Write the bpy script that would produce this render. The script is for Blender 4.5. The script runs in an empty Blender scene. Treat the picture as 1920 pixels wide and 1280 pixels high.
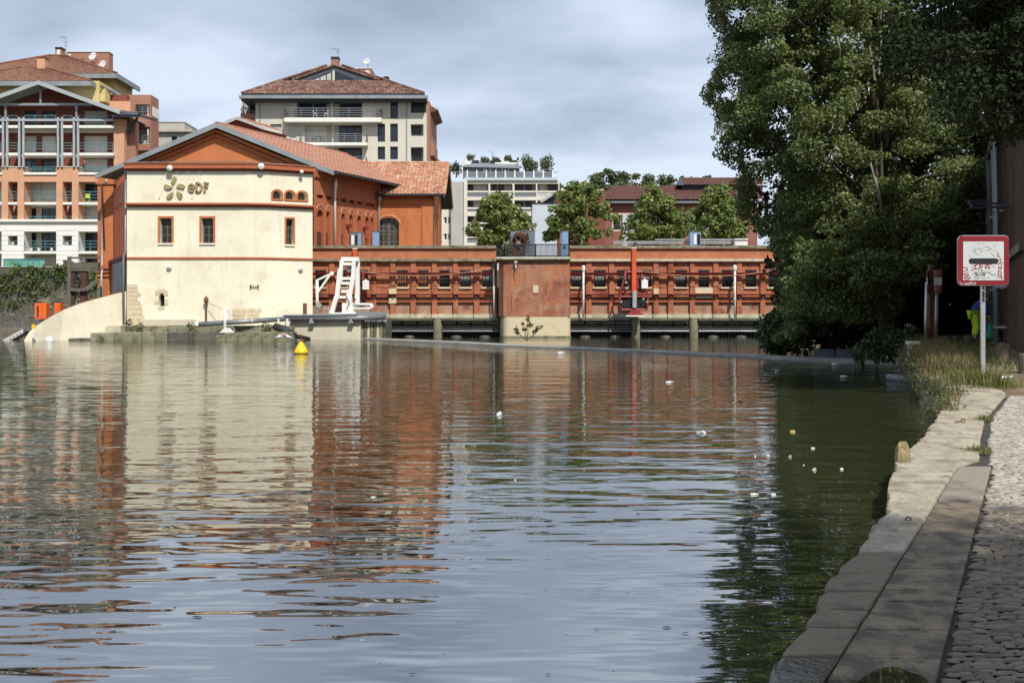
import bpy, bmesh, math, random
import numpy as np
from mathutils import Vector, Matrix

random.seed(7)
RNG = np.random.default_rng(11)
SC = bpy.context.scene
COL = SC.collection

# ------------------------------------------------------------------ camera, sky, sun, exposure
F, HZ, CH = 2080.0, 590.0, 1.6          # focal length in photo pixels, horizon row, eye height above the water
cam_d = bpy.data.cameras.new("camera")
cam_d.sensor_width = 36.0
cam_d.lens = 36.0 * F / 1920.0
cam_d.shift_y = -(640.0 - HZ) / 1920.0
cam_d.clip_start = 0.1
cam_d.clip_end = 8000.0
cam = bpy.data.objects.new("camera", cam_d)
COL.objects.link(cam)
cam.location = (0, 0, CH)
cam.rotation_euler = (math.radians(90), 0, 0)
SC.camera = cam

SUN_AZ = math.radians(22)                # to the right of straight behind the camera
SUN_EL = math.radians(47)
to_sun = Vector((math.sin(SUN_AZ) * math.cos(SUN_EL), -math.cos(SUN_AZ) * math.cos(SUN_EL), math.sin(SUN_EL)))
sun_d = bpy.data.lights.new("sun", 'SUN')
sun_d.energy = 4.6
sun_d.angle = math.radians(0.6)
sun_d.color = (1.0, 0.95, 0.86)
sun = bpy.data.objects.new("sun", sun_d)
COL.objects.link(sun)
sun.location = (20, -40, 60)
sun.rotation_euler = (-to_sun).to_track_quat('-Z', 'Y').to_euler()

world = bpy.data.worlds.new("World")
SC.world = world
world.use_nodes = True
def build_world():
    nt = world.node_tree
    N, L = nt.nodes, nt.links
    N.clear()
    out = N.new('ShaderNodeOutputWorld')
    bg = N.new('ShaderNodeBackground')
    bg.inputs['Strength'].default_value = 0.10
    L.new(bg.outputs[0], out.inputs[0])
    sky = N.new('ShaderNodeTexSky')
    sky.sky_type = 'NISHITA'
    sky.sun_disc = False
    sky.sun_elevation = SUN_EL
    sky.sun_rotation = math.atan2(to_sun.x, to_sun.y)
    sky.air_density = 1.0
    sky.dust_density = 1.5
    tc = N.new('ShaderNodeTexCoord')
    sep = N.new('ShaderNodeSeparateXYZ')
    L.new(tc.outputs['Generated'], sep.inputs[0])
    # cloud layer: project the direction on a flat ceiling so that clouds flatten towards the horizon
    def math_n(op, a, b=None, c=None):
        m = N.new('ShaderNodeMath'); m.operation = op
        for i, v in enumerate((a, b, c)):
            if v is None: continue
            if isinstance(v, (int, float)): m.inputs[i].default_value = v
            else: L.new(v, m.inputs[i])
        return m.outputs[0]
    zc = math_n('ADD', math_n('MAXIMUM', sep.outputs['Z'], 0.0), 0.22)
    ux = math_n('DIVIDE', sep.outputs['X'], zc)
    uy = math_n('DIVIDE', sep.outputs['Y'], zc)
    cmb = N.new('ShaderNodeCombineXYZ')
    L.new(ux, cmb.inputs[0]); L.new(uy, cmb.inputs[1])
    def noise(scale, detail, rough, off, dist=0.0):
        mp = N.new('ShaderNodeMapping')
        mp.inputs['Location'].default_value = off
        mp.inputs['Scale'].default_value = (0.8, 1.0, 1.0)
        L.new(cmb.outputs[0], mp.inputs[0])
        n = N.new('ShaderNodeTexNoise')
        n.inputs['Scale'].default_value = scale
        n.inputs['Detail'].default_value = detail
        n.inputs['Roughness'].default_value = rough
        n.inputs['Distortion'].default_value = dist
        L.new(mp.outputs[0], n.inputs['Vector'])
        return n.outputs['Fac']
    big = noise(1.1, 4.0, 0.5, (6.1, 2.2, 0.0), 0.2)
    fine = noise(2.6, 6.0, 0.55, (8.1, 3.7, 0.0), 0.2)
    rise = math_n('MULTIPLY', math_n('MINIMUM', math_n('SUBTRACT', math_n('MAXIMUM', sep.outputs['Z'], 0.0), 0.16), 0.06), 0.62)
    dens = math_n('ADD', math_n('ADD', math_n('MULTIPLY', big, 0.68), math_n('MULTIPLY', fine, 0.32)), rise)
    # cloud brightness from white billows to blue-grey undersides
    cr = N.new('ShaderNodeValToRGB')
    e = cr.color_ramp.elements
    e[0].position = 0.34; e[0].color = (9.4, 10.2, 11.3, 1)
    e[1].position = 0.66; e[1].color = (3.7, 4.5, 5.9, 1)
    m = e.new(0.46); m.color = (7.5, 8.5, 10.1, 1)
    m = e.new(0.55); m.color = (5.4, 6.4, 8.1, 1)
    L.new(dens, cr.inputs[0])
    # cover: nearly closed, thinner where the noise is low
    cov = N.new('ShaderNodeMapRange')
    cov.inputs['From Min'].default_value = 0.30; cov.inputs['From Max'].default_value = 0.46
    cov.inputs['To Min'].default_value = 0.55; cov.inputs['To Max'].default_value = 0.97
    L.new(dens, cov.inputs['Value'])
    mix = N.new('ShaderNodeMix'); mix.data_type = 'RGBA'
    L.new(cov.outputs[0], mix.inputs['Factor'])
    L.new(sky.outputs[0], mix.inputs['A'])
    L.new(cr.outputs[0], mix.inputs['B'])
    L.new(mix.outputs['Result'], bg.inputs['Color'])
build_world()
SC.view_settings.view_transform = 'Standard'
SC.view_settings.look = 'None'
SC.view_settings.exposure = 0.0
SC.view_settings.gamma = 1.0
SC.view_settings.use_curve_mapping = False
SC.render.engine = 'CYCLES'
SC.cycles.max_bounces = 6
SC.cycles.glossy_bounces = 3
SC.cycles.transparent_max_bounces = 8
SC.cycles.caustics_reflective = False
SC.cycles.caustics_refractive = False
SC.cycles.use_denoising = True

# ------------------------------------------------------------------ helpers
def P(px, py, Y):
    """the point at distance Y whose bearing was measured at (px, py) in the photograph"""
    return Vector(((px - 960.0) / F * Y, Y, CH - (py - HZ) / F * Y))
def PX(px, Y): return (px - 960.0) / F * Y
def PZ(py, Y): return CH - (py - HZ) / F * Y

ORG = {}
def org(o): return ORG.get(o.name, Vector((0, 0, 0))) if o else Vector((0, 0, 0))

def tag(o, label=None, cat=None, group=None, kind=None):
    if label: o["label"] = label
    if cat: o["category"] = cat
    if group: o["group"] = group
    if kind: o["kind"] = kind
    return o

def thing(name, loc, label, cat, group=None):
    o = bpy.data.objects.new(name, None)
    o.empty_display_size = 0.2
    COL.objects.link(o)
    o.location = loc
    ORG[o.name] = Vector(loc)
    return tag(o, label, cat, group)

def link_mesh(name, me, parent, origin=None):
    o = bpy.data.objects.new(name, me)
    COL.objects.link(o)
    if parent is not None:
        o.parent = parent
        ORG[o.name] = org(parent)
    else:
        o.location = origin or (0, 0, 0)
        ORG[o.name] = Vector(origin or (0, 0, 0))
    return o

class MB:
    def __init__(s): s.v = []; s.f = []
    def add(s, vs, fs):
        k = len(s.v)
        s.v.extend([tuple(p) for p in vs]); s.f.extend([tuple(i + k for i in q) for q in fs]); return s
    def box(s, x0, x1, y0, y1, z0, z1):
        return s.add([(x0,y0,z0),(x1,y0,z0),(x1,y1,z0),(x0,y1,z0),(x0,y0,z1),(x1,y0,z1),(x1,y1,z1),(x0,y1,z1)],
                     [(0,3,2,1),(4,5,6,7),(0,1,5,4),(1,2,6,5),(2,3,7,6),(3,0,4,7)])
    def pb(s, x0, x1, y0, y1, Y, d):
        """box whose front face fills photo columns x0..x1, rows y0..y1 at distance Y, going back by d"""
        a, b = min(Y, Y + d), max(Y, Y + d)
        return s.box(PX(x0, Y), PX(x1, Y), a, b, PZ(y1, Y), PZ(y0, Y))
    def hexa(s, p):   # 4 bottom + 4 top
        return s.add(p, [(0,3,2,1),(4,5,6,7),(0,1,5,4),(1,2,6,5),(2,3,7,6),(3,0,4,7)])
    def beam(s, a, b, w, h, up=(0, 0, 1)):
        a, b = Vector(a), Vector(b)
        d = (b - a).normalized(); up = Vector(up)
        if abs(d.dot(up)) > 0.98: up = Vector((0, 1, 0))
        r = d.cross(up).normalized(); u = r.cross(d).normalized()
        r *= w / 2; u *= h / 2
        return s.hexa([a - r - u, a + r - u, b + r - u, b - r - u, a - r + u, a + r + u, b + r + u, b - r + u])
    def tube(s, pts, r, n=8, cap=True):
        pts = [Vector(p) for p in pts]
        rs = r if isinstance(r, (list, tuple)) else [r] * len(pts)
        k = len(s.v); m = len(pts); ref = None
        for i, p in enumerate(pts):
            d = (pts[min(i + 1, m - 1)] - pts[max(i - 1, 0)]).normalized()
            if ref is None:
                ref = d.cross(Vector((0, 0, 1)))
                if ref.length < 0.05: ref = d.cross(Vector((0, 1, 0)))
            a = (ref - d * ref.dot(d)).normalized(); ref = a
            b = d.cross(a)
            for j in range(n):
                t = 2 * math.pi * j / n
                s.v.append(tuple(p + (a * math.cos(t) + b * math.sin(t)) * rs[i]))
        for i in range(m - 1):
            for j in range(n):
                j2 = (j + 1) % n
                s.f.append((k + i*n + j, k + (i+1)*n + j, k + (i+1)*n + j2, k + i*n + j2))
        if cap:
            s.f.append(tuple(k + j for j in range(n)))
            s.f.append(tuple(k + (m-1)*n + j for j in reversed(range(n))))
        return s
    def lathe(s, prof, c, n=16, axis=(0, 0, 1)):
        c = Vector(c); q = Vector((0, 0, 1)).rotation_difference(Vector(axis))
        k = len(s.v)
        for (r, z) in prof:
            for j in range(n):
                t = 2 * math.pi * j / n
                s.v.append(tuple(c + q @ Vector((r * math.cos(t), r * math.sin(t), z))))
        m = len(prof)
        for i in range(m - 1):
            for j in range(n):
                j2 = (j + 1) % n
                s.f.append((k + i*n + j, k + i*n + j2, k + (i+1)*n + j2, k + (i+1)*n + j))
        s.f.append(tuple(k + j for j in reversed(range(n))))
        s.f.append(tuple(k + (m-1)*n + j for j in range(n)))
        return s
    def prism(s, poly, off):
        """closed polygon of 3-D points swept by the vector off"""
        n = len(poly); off = Vector(off)
        vs = [Vector(p) for p in poly]; vs = vs + [p + off for p in vs]
        fs = [tuple(range(n)), tuple(range(2*n - 1, n - 1, -1))]
        fs += [(i, i + n, (i + 1) % n + n, (i + 1) % n) for i in range(n)]
        return s.add(vs, fs)
    def poly(s, pts): return s.add(pts, [tuple(range(len(pts)))])
    def build(s, name, mat, parent=None, smooth=False, bevel=0.0, origin=None, fix=True):
        o0 = org(parent) if parent is not None else Vector(origin or (0, 0, 0))
        me = bpy.data.meshes.new(name)
        me.from_pydata([(p[0]-o0.x, p[1]-o0.y, p[2]-o0.z) for p in s.v], [], s.f)
        if fix or bevel:
            bm = bmesh.new(); bm.from_mesh(me)
            if bevel:
                bmesh.ops.remove_doubles(bm, verts=bm.verts, dist=1e-5)
            bmesh.ops.recalc_face_normals(bm, faces=bm.faces)
            if bevel:
                bmesh.ops.bevel(bm, geom=[e for e in bm.edges if len(e.link_faces) == 2 and e.calc_face_angle(0) > 0.5],
                                offset=bevel, segments=2, affect='EDGES', profile=0.6)
            bm.to_mesh(me); bm.free()
        if smooth:
            me.polygons.foreach_set('use_smooth', [True] * len(me.polygons))
        me.materials.append(mat)
        return link_mesh(name, me, parent, origin)

def pbox(name, mat, parent, x0, x1, y0, y1, Y, d, bevel=0.0):
    return MB().pb(x0, x1, y0, y1, Y, d).build(name, mat, parent, bevel=bevel)

class Fac:
    """an upright wall plane: origin O, direction u along it, outward normal n"""
    def __init__(s, a, b):
        s.a = Vector((a[0], a[1], 0)); d = Vector((b[0]-a[0], b[1]-a[1], 0)); s.len = d.length
        s.u = d.normalized(); s.n = Vector((s.u.y, -s.u.x, 0))
        if s.n.y > 0 and abs(s.n.y) > 1e-6: s.n = -s.n
    def p(s, t, z, d=0.0): return s.a + s.u * t + s.n * d + Vector((0, 0, z))
    def t(s, px):        # distance along the wall seen at photo column px
        k = (px - 960.0) / F
        return (k * s.a.y - s.a.x) / (s.u.x - k * s.u.y)
    def z(s, px, py):
        return PZ(py, (s.a + s.u * s.t(px)).y)
    def box(s, mb, t0, t1, z0, z1, d0, d1):
        return mb.hexa([s.p(t0,z0,d0), s.p(t1,z0,d0), s.p(t1,z0,d1), s.p(t0,z0,d1), s.p(t0,z1,d0), s.p(t1,z1,d0), s.p(t1,z1,d1), s.p(t0,z1,d1)])

def wall_cells(mb, fac, t0, t1, z0, z1, holes, depth, back=None):
    """front skin of a wall with real openings (t0,t1,z0,z1[,rise]) and their reveals; back closes it as a box"""
    ts = sorted({t0, t1, *[h[0] for h in holes], *[h[1] for h in holes]})
    zs = sorted({z0, z1, *[h[2] for h in holes], *[h[3] for h in holes]})
    ts = [t for t in ts if t0 - 1e-6 <= t <= t1 + 1e-6]; zs = [z for z in zs if z0 - 1e-6 <= z <= z1 + 1e-6]
    for i in range(len(ts) - 1):
        for j in range(len(zs) - 1):
            tm, zm = (ts[i] + ts[i+1]) / 2, (zs[j] + zs[j+1]) / 2
            if any(h[0] < tm < h[1] and h[2] < zm < h[3] for h in holes): continue
            mb.poly([fac.p(ts[i], zs[j]), fac.p(ts[i+1], zs[j]), fac.p(ts[i+1], zs[j+1]), fac.p(ts[i], zs[j+1])])
    for h in holes:
        a, b, c, e = h[:4]; rise = h[4] if len(h) > 4 else 0.0
        if rise <= 0:
            ring = [(a, c), (b, c), (b, e), (a, e)]
        else:
            n = 10; arc = []
            for k in range(n + 1):
                t = math.pi * k / n
                arc.append(((a + b) / 2 + (b - a) / 2 * math.cos(t), e - rise + rise * math.sin(t)))
            for k in range(n):
                cor = (b, e) if k < n / 2 else (a, e)
                mb.poly([fac.p(*cor), fac.p(*arc[k]), fac.p(*arc[k+1])])
            mb.poly([fac.p(b, e), fac.p(*arc[n // 2]), fac.p(a, e)])
            ring = [(a, c), (b, c)] + arc
        for k in range(len(ring)):
            p, q = ring[k], ring[(k + 1) % len(ring)]
            if abs(p[0]-q[0]) + abs(p[1]-q[1]) < 1e-6: continue
            mb.poly([fac.p(*p), fac.p(*q), fac.p(*q, -depth), fac.p(*p, -depth)])
    if back:
        mb.poly([fac.p(t0,z0), fac.p(t0,z1), fac.p(t0,z1,-back), fac.p(t0,z0,-back)])
        mb.poly([fac.p(t1,z0), fac.p(t1,z1), fac.p(t1,z1,-back), fac.p(t1,z0,-back)])
        mb.poly([fac.p(t0,z0,-back), fac.p(t1,z0,-back), fac.p(t1,z1,-back), fac.p(t0,z1,-back)])
        mb.poly([fac.p(t0,z1), fac.p(t1,z1), fac.p(t1,z1,-back), fac.p(t0,z1,-back)])
    return mb

def window(fac, t0, t1, z0, z1, dep, parent, fm, gm, nx=2, ny=1, bar=0.05, rise=0.0, name='window'):
    """frame with its bars; the glass is a sub-part"""
    mb = MB(); w = bar * 1.3
    for (a, b, c, e) in ((t0, t0+w, z0, z1), (t1-w, t1, z0, z1), (t0+w, t1-w, z0, z0+w)) + (((t0+w, t1-w, z1-w, z1),) if rise <= 0 else ()):
        fac.box(mb, a, b, c, e, -dep, -dep + 0.06)
    for i in range(1, nx):
        t = t0 + (t1 - t0) * i / nx
        fac.box(mb, t - bar/2, t + bar/2, z0 + w, z1 - w, -dep, -dep + 0.05)
    for j in range(1, ny):
        z = z0 + (z1 - z0) * j / ny
        fac.box(mb, t0 + w, t1 - w, z - bar/2, z + bar/2, -dep, -dep + 0.043)
    o = mb.build(name, fm, parent)
    MB().poly([fac.p(t0,z0,-dep+0.012), fac.p(t1,z0,-dep+0.012), fac.p(t1,z1,-dep+0.012), fac.p(t0,z1,-dep+0.012)]).build('pane', gm, o, fix=False)
    return o

class PF(Fac):
    """a wall square to the view at distance Y, addressed in photo columns and rows"""
    def __init__(s, Y): Fac.__init__(s, (0, Y), (1, Y)); s.Y = Y
    def r(s, x0, x1, y0, y1): return (PX(x0, s.Y), PX(x1, s.Y), PZ(y1, s.Y), PZ(y0, s.Y))

def wall_px(name, mat, parent, x0, x1, y0, y1, Y, holes=(), depth=0.25, back=8.0):
    f = PF(Y); mb = MB()
    wall_cells(mb, f, *f.r(x0, x1, y0, y1), [f.r(*h[:4]) + tuple(h[4:]) for h in holes], depth, back)
    return mb.build(name, mat, parent, fix=False)
def win_px(parent, x0, x1, y0, y1, Y, dep, fm, gm, nx=2, ny=1, bar=0.05, name='window'):
    f = PF(Y)
    return window(f, *f.r(x0, x1, y0, y1), dep, parent, fm, gm, nx, ny, bar, name=name)

def railing(parent, p0, p1, h, mat, posts=2, rails=(1.0,), bars=0, th=0.04, name='railing', panel=None):
    p0, p1 = Vector(p0), Vector(p1); mb = MB(); up = Vector((0, 0, h))
    for i in range(posts):
        q = p0.lerp(p1, i / max(1, posts - 1)); mb.beam(q, q + up, th, th)
    for r in rails: mb.beam(p0 + up * r, p1 + up * r, th, th)
    for i in range(1, bars):
        q = p0.lerp(p1, i / bars); mb.beam(q + up * 0.06, q + up * 0.97, th * 0.5, th * 0.5)
    o = mb.build(name, mat, parent)
    if panel is not None:
        MB().beam(p0 + up * 0.5 + Vector((0, .05, 0)), p1 + up * 0.5 + Vector((0, .05, 0)), 0.012, h * 0.8).build('railing_panel', panel, o)
    return o

def tile_roof(mb, a, b, c, d, pitch=0.26, course=0.42, amp=0.05, seg=4):
    """corrugated clay-tile surface between eave a-b and ridge d-c, with stepped courses"""
    a, b, c, d = map(Vector, (a, b, c, d))
    nu = max(2, int((b - a).length / pitch)) * seg
    nv = max(1, int(((d - a).length + (c - b).length) / 2 / course))
    nrm = (b - a).cross(d - a).normalized()
    if nrm.z < 0: nrm = -nrm
    k = len(mb.v); rows = []
    for j in range(nv):
        rows += [(j / nv, 0.035), ((j + 1) / nv, 0.0)]
    for (v, lift) in rows:
        e0, e1 = a.lerp(d, v), b.lerp(c, v)
        for i in range(nu + 1):
            x = i / nu
            mb.v.append(tuple(e0.lerp(e1, x) + nrm * (amp * abs(math.sin(math.pi * i / seg)) + lift)))
    w = nu + 1
    for r in range(len(rows) - 1):
        for i in range(nu):
            mb.f.append((k + r*w + i, k + r*w + i + 1, k + (r+1)*w + i + 1, k + (r+1)*w + i))
    return mb

# ------------------------------------------------------------------ materials
MATS = {}
def mat(name, col, rough=0.8, var=0.12, scale=1.5, bump=0.0, bscale=25.0, metal=0.0, second=None, fine=0.08, streak=0.0, spec=0.4, coat=0.0):
    """procedural surface: base colour with patchy and fine variation, optional second tone, rain streaks and relief"""
    m = bpy.data.materials.new(name); m.use_nodes = True
    nt = m.node_tree; N, L = nt.nodes, nt.links
    b = N['Principled BSDF']
    b.inputs['Roughness'].default_value = rough; b.inputs['Metallic'].default_value = metal
    b.inputs['Specular IOR Level'].default_value = spec
    if coat: b.inputs['Coat Weight'].default_value = coat
    tc = N.new('ShaderNodeTexCoord')
    def noise(sc, det, vec=None, rgh=0.55):
        n = N.new('ShaderNodeTexNoise'); n.inputs['Scale'].default_value = sc; n.inputs['Detail'].default_value = det
        n.inputs['Roughness'].default_value = rgh
        L.new(vec or tc.outputs['Object'], n.inputs['Vector']); return n.outputs['Fac']
    def mixc(fac, A, B, bt='MIX'):
        x = N.new('ShaderNodeMix'); x.data_type = 'RGBA'; x.blend_type = bt
        if isinstance(fac, float): x.inputs['Factor'].default_value = fac
        else: L.new(fac, x.inputs['Factor'])
        for s, v in (('A', A), ('B', B)):
            if isinstance(v, tuple): x.inputs[s].default_value = v
            else: L.new(v, x.inputs[s])
        return x.outputs['Result']
    def ramp(fac, p0, p1):
        r = N.new('ShaderNodeMapRange'); r.inputs['From Min'].default_value = p0; r.inputs['From Max'].default_value = p1
        L.new(fac, r.inputs['Value']); return r.outputs[0]
    c0 = tuple(max(0, x * (1 - var)) for x in col) + (1,)
    c1 = tuple(min(1, x * (1 + var)) for x in col) + (1,)
    c = mixc(ramp(noise(scale, 5), 0.32, 0.68), c0, c1)
    if second:
        c = mixc(ramp(noise(scale * second[1], 6, rgh=0.65), second[2], second[2] + second[3]), c, tuple(second[0]) + (1,))
    if streak:
        mp = N.new('ShaderNodeMapping'); mp.inputs['Scale'].default_value = (2.2, 2.2, 0.16)
        L.new(tc.outputs['Object'], mp.inputs[0])
        c = mixc(ramp(noise(1.6, 5, mp.outputs[0], 0.6), 0.55, 0.9), c, tuple(x * (1 - streak) for x in col) + (1,))
    if fine:
        c = mixc(noise(scale * 14, 3), c, tuple(min(1, x * (1 - 2.5 * fine)) for x in col) + (1,)) if fine > 0.3 else \
            mixc(ramp(noise(scale * 14, 3), 0.3, 0.7), mixc(float(min(1, fine * 2)), c, (0, 0, 0, 1)), c)
    L.new(c, b.inputs['Base Color'])
    if bump:
        bp = N.new('ShaderNodeBump'); bp.inputs['Strength'].default_value = bump; bp.inputs['Distance'].default_value = 0.02
        L.new(noise(bscale, 4), bp.inputs['Height']); L.new(bp.outputs[0], b.inputs['Normal'])
    MATS[name] = m
    return m

def brick_mat(name, c1, c2, mortar, rough=0.85, patch=None, bs=1.0, msize=0.012, mort_mix=1.0):
    m = bpy.data.materials.new(name); m.use_nodes = True
    nt = m.node_tree; N, L = nt.nodes, nt.links; b = N['Principled BSDF']
    b.inputs['Roughness'].default_value = rough; b.inputs['Specular IOR Level'].default_value = 0.25
    tc = N.new('ShaderNodeTexCoord'); sp = N.new('ShaderNodeSeparateXYZ'); L.new(tc.outputs['Object'], sp.inputs[0])
    ad = N.new('ShaderNodeMath'); ad.operation = 'MULTIPLY_ADD'; L.new(sp.outputs['Y'], ad.inputs[0]); ad.inputs[1].default_value = 0.9; L.new(sp.outputs['X'], ad.inputs[2])
    cb = N.new('ShaderNodeCombineXYZ'); L.new(ad.outputs[0], cb.inputs[0]); L.new(sp.outputs['Z'], cb.inputs[1])
    br = N.new('ShaderNodeTexBrick'); L.new(cb.outputs[0], br.inputs['Vector'])
    br.inputs['Scale'].default_value = 1.0
    br.inputs['Brick Width'].default_value = 0.42 * bs; br.inputs['Row Height'].default_value = 0.085 * bs
    br.inputs['Mortar Size'].default_value = msize; br.inputs['Mortar Smooth'].default_value = 0.3
    br.inputs['Color1'].default_value = tuple(c1) + (1,); br.inputs['Color2'].default_value = tuple(c2) + (1,)
    br.inputs['Mortar'].default_value = tuple(mortar) + (1,)
    col = br.outputs['Color']
    def layer(col, scale, lo, hi, colr, det=6, vec=None):
        n = N.new('ShaderNodeTexNoise'); n.inputs['Scale'].default_value = scale; n.inputs['Detail'].default_value = det; n.inputs['Roughness'].default_value = 0.62
        L.new(vec or tc.outputs['Object'], n.inputs['Vector'])
        r = N.new('ShaderNodeMapRange'); r.inputs['From Min'].default_value = lo; r.inputs['From Max'].default_value = hi; L.new(n.outputs['Fac'], r.inputs['Value'])
        x = N.new('ShaderNodeMix'); x.data_type = 'RGBA'; L.new(r.outputs[0], x.inputs['Factor']); L.new(col, x.inputs['A'])
        x.inputs['B'].default_value = tuple(colr) + (1,); return x.outputs['Result']
    for pt in (patch or ()): col = layer(col, *pt)
    mp = N.new('ShaderNodeMapping'); mp.inputs['Scale'].default_value = (1.2, 1.2, 0.25); L.new(tc.outputs['Object'], mp.inputs[0])
    col = layer(col, 1.3, 0.5, 1.0, tuple(x * 0.45 for x in c2), vec=mp.outputs[0])
    L.new(col, b.inputs['Base Color'])
    bp = N.new('ShaderNodeBump'); bp.inputs['Strength'].default_value = 0.5; bp.inputs['Distance'].default_value = 0.012
    bp.invert = True
    L.new(br.outputs['Fac'], bp.inputs['Height']); L.new(bp.outputs[0], b.inputs['Normal'])
    MATS[name] = m
    return m

def tile_mat(name, cols, scale=3.0, rough=0.85):
    m = bpy.data.materials.new(name); m.use_nodes = True
    nt = m.node_tree; N, L = nt.nodes, nt.links; b = N['Principled BSDF']; b.inputs['Roughness'].default_value = rough
    b.inputs['Specular IOR Level'].default_value = 0.2
    tc = N.new('ShaderNodeTexCoord')
    v = N.new('ShaderNodeTexVoronoi'); v.inputs['Scale'].default_value = scale; L.new(tc.outputs['Object'], v.inputs['Vector'])
    sp = N.new('ShaderNodeSeparateColor'); L.new(v.outputs['Color'], sp.inputs[0])
    n = N.new('ShaderNodeTexNoise'); n.inputs['Scale'].default_value = 0.5; n.inputs['Detail'].default_value = 6; L.new(tc.outputs['Object'], n.inputs['Vector'])
    ad = N.new('ShaderNodeMath'); ad.operation = 'MULTIPLY_ADD'; L.new(sp.outputs[0], ad.inputs[0]); ad.inputs[1].default_value = 0.6
    ml = N.new('ShaderNodeMath'); ml.operation = 'MULTIPLY'; L.new(n.outputs['Fac'], ml.inputs[0]); ml.inputs[1].default_value = 0.45; L.new(ml.outputs[0], ad.inputs[2])
    cr = N.new('ShaderNodeValToRGB'); e = cr.color_ramp.elements
    e[0].position = 0.15; e[0].color = tuple(cols[0]) + (1,); e[1].position = 0.85; e[1].color = tuple(cols[-1]) + (1,)
    for i, c in enumerate(cols[1:-1]):
        x = e.new(0.15 + 0.7 * (i + 1) / (len(cols) - 1)); x.color = tuple(c) + (1,)
    L.new(ad.outputs[0], cr.inputs[0]); L.new(cr.outputs[0], b.inputs['Base Color'])
    MATS[name] = m
    return m

def glass_mat(name, col, rough=0.06, blinds=0.0):
    """window glass over a dim room: dark, glossy, with faint uneven interior"""
    m = bpy.data.materials.new(name); m.use_nodes = True
    nt = m.node_tree; N, L = nt.nodes, nt.links; b = N['Principled BSDF']
    b.inputs['Roughness'].default_value = rough; b.inputs['IOR'].default_value = 1.5
    tc = N.new('ShaderNodeTexCoord'); n = N.new('ShaderNodeTexNoise'); n.inputs['Scale'].default_value = 0.9; n.inputs['Detail'].default_value = 3
    L.new(tc.outputs['Object'], n.inputs['Vector'])
    x = N.new('ShaderNodeMix'); x.data_type = 'RGBA'; L.new(n.outputs['Fac'], x.inputs['Factor'])
    x.inputs['A'].default_value = tuple(c * 0.4 for c in col) + (1,); x.inputs['B'].default_value = tuple(c * 1.6 for c in col) + (1,)
    L.new(x.outputs['Result'], b.inputs['Base Color'])
    MATS[name] = m
    return m

def leaf_mat(name, dark, light, trans=0.35, rough=0.5, patch=0.35):
    m = bpy.data.materials.new(name); m.use_nodes = True
    nt = m.node_tree; N, L = nt.nodes, nt.links
    b = N['Principled BSDF']; b.inputs['Roughness'].default_value = rough; b.inputs['Specular IOR Level'].default_value = 0.35
    g = N.new('ShaderNodeNewGeometry'); cr = N.new('ShaderNodeValToRGB')
    e = cr.color_ramp.elements; e[0].color = tuple(dark) + (1,); e[1].color = tuple(light) + (1,)
    mid = e.new(0.55); mid.color = tuple((a * 0.6 + c * 0.4) for a, c in zip(dark, light)) + (1,)
    tc = N.new('ShaderNodeTexCoord'); n = N.new('ShaderNodeTexNoise'); n.inputs['Scale'].default_value = patch; n.inputs['Detail'].default_value = 2
    L.new(tc.outputs['Object'], n.inputs['Vector'])
    ma = N.new('ShaderNodeMath'); ma.operation = 'MULTIPLY_ADD'; L.new(g.outputs['Random Per Island'], ma.inputs[0]); ma.inputs[1].default_value = 0.75
    ms = N.new('ShaderNodeMath'); ms.operation = 'MULTIPLY_ADD'; L.new(n.outputs['Fac'], ms.inputs[0]); ms.inputs[1].default_value = 0.9; ms.inputs[2].default_value = -0.33
    L.new(ms.outputs[0], ma.inputs[2]); L.new(ma.outputs[0], cr.inputs[0])
    L.new(cr.outputs[0], b.inputs['Base Color'])
    tr = N.new('ShaderNodeBsdfTranslucent'); mx = N.new('ShaderNodeMixShader'); mx.inputs[0].default_value = trans
    hs = N.new('ShaderNodeHueSaturation'); hs.inputs['Hue'].default_value = 0.485; hs.inputs['Saturation'].default_value = 1.15; hs.inputs['Value'].default_value = 1.2
    L.new(cr.outputs[0], hs.inputs['Color']); L.new(hs.outputs[0], tr.inputs['Color'])
    L.new(b.outputs[0], mx.inputs[1]); L.new(tr.outputs[0], mx.inputs[2]); L.new(mx.outputs[0], N['Material Output'].inputs[0])
    MATS[name] = m
    return m

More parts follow.
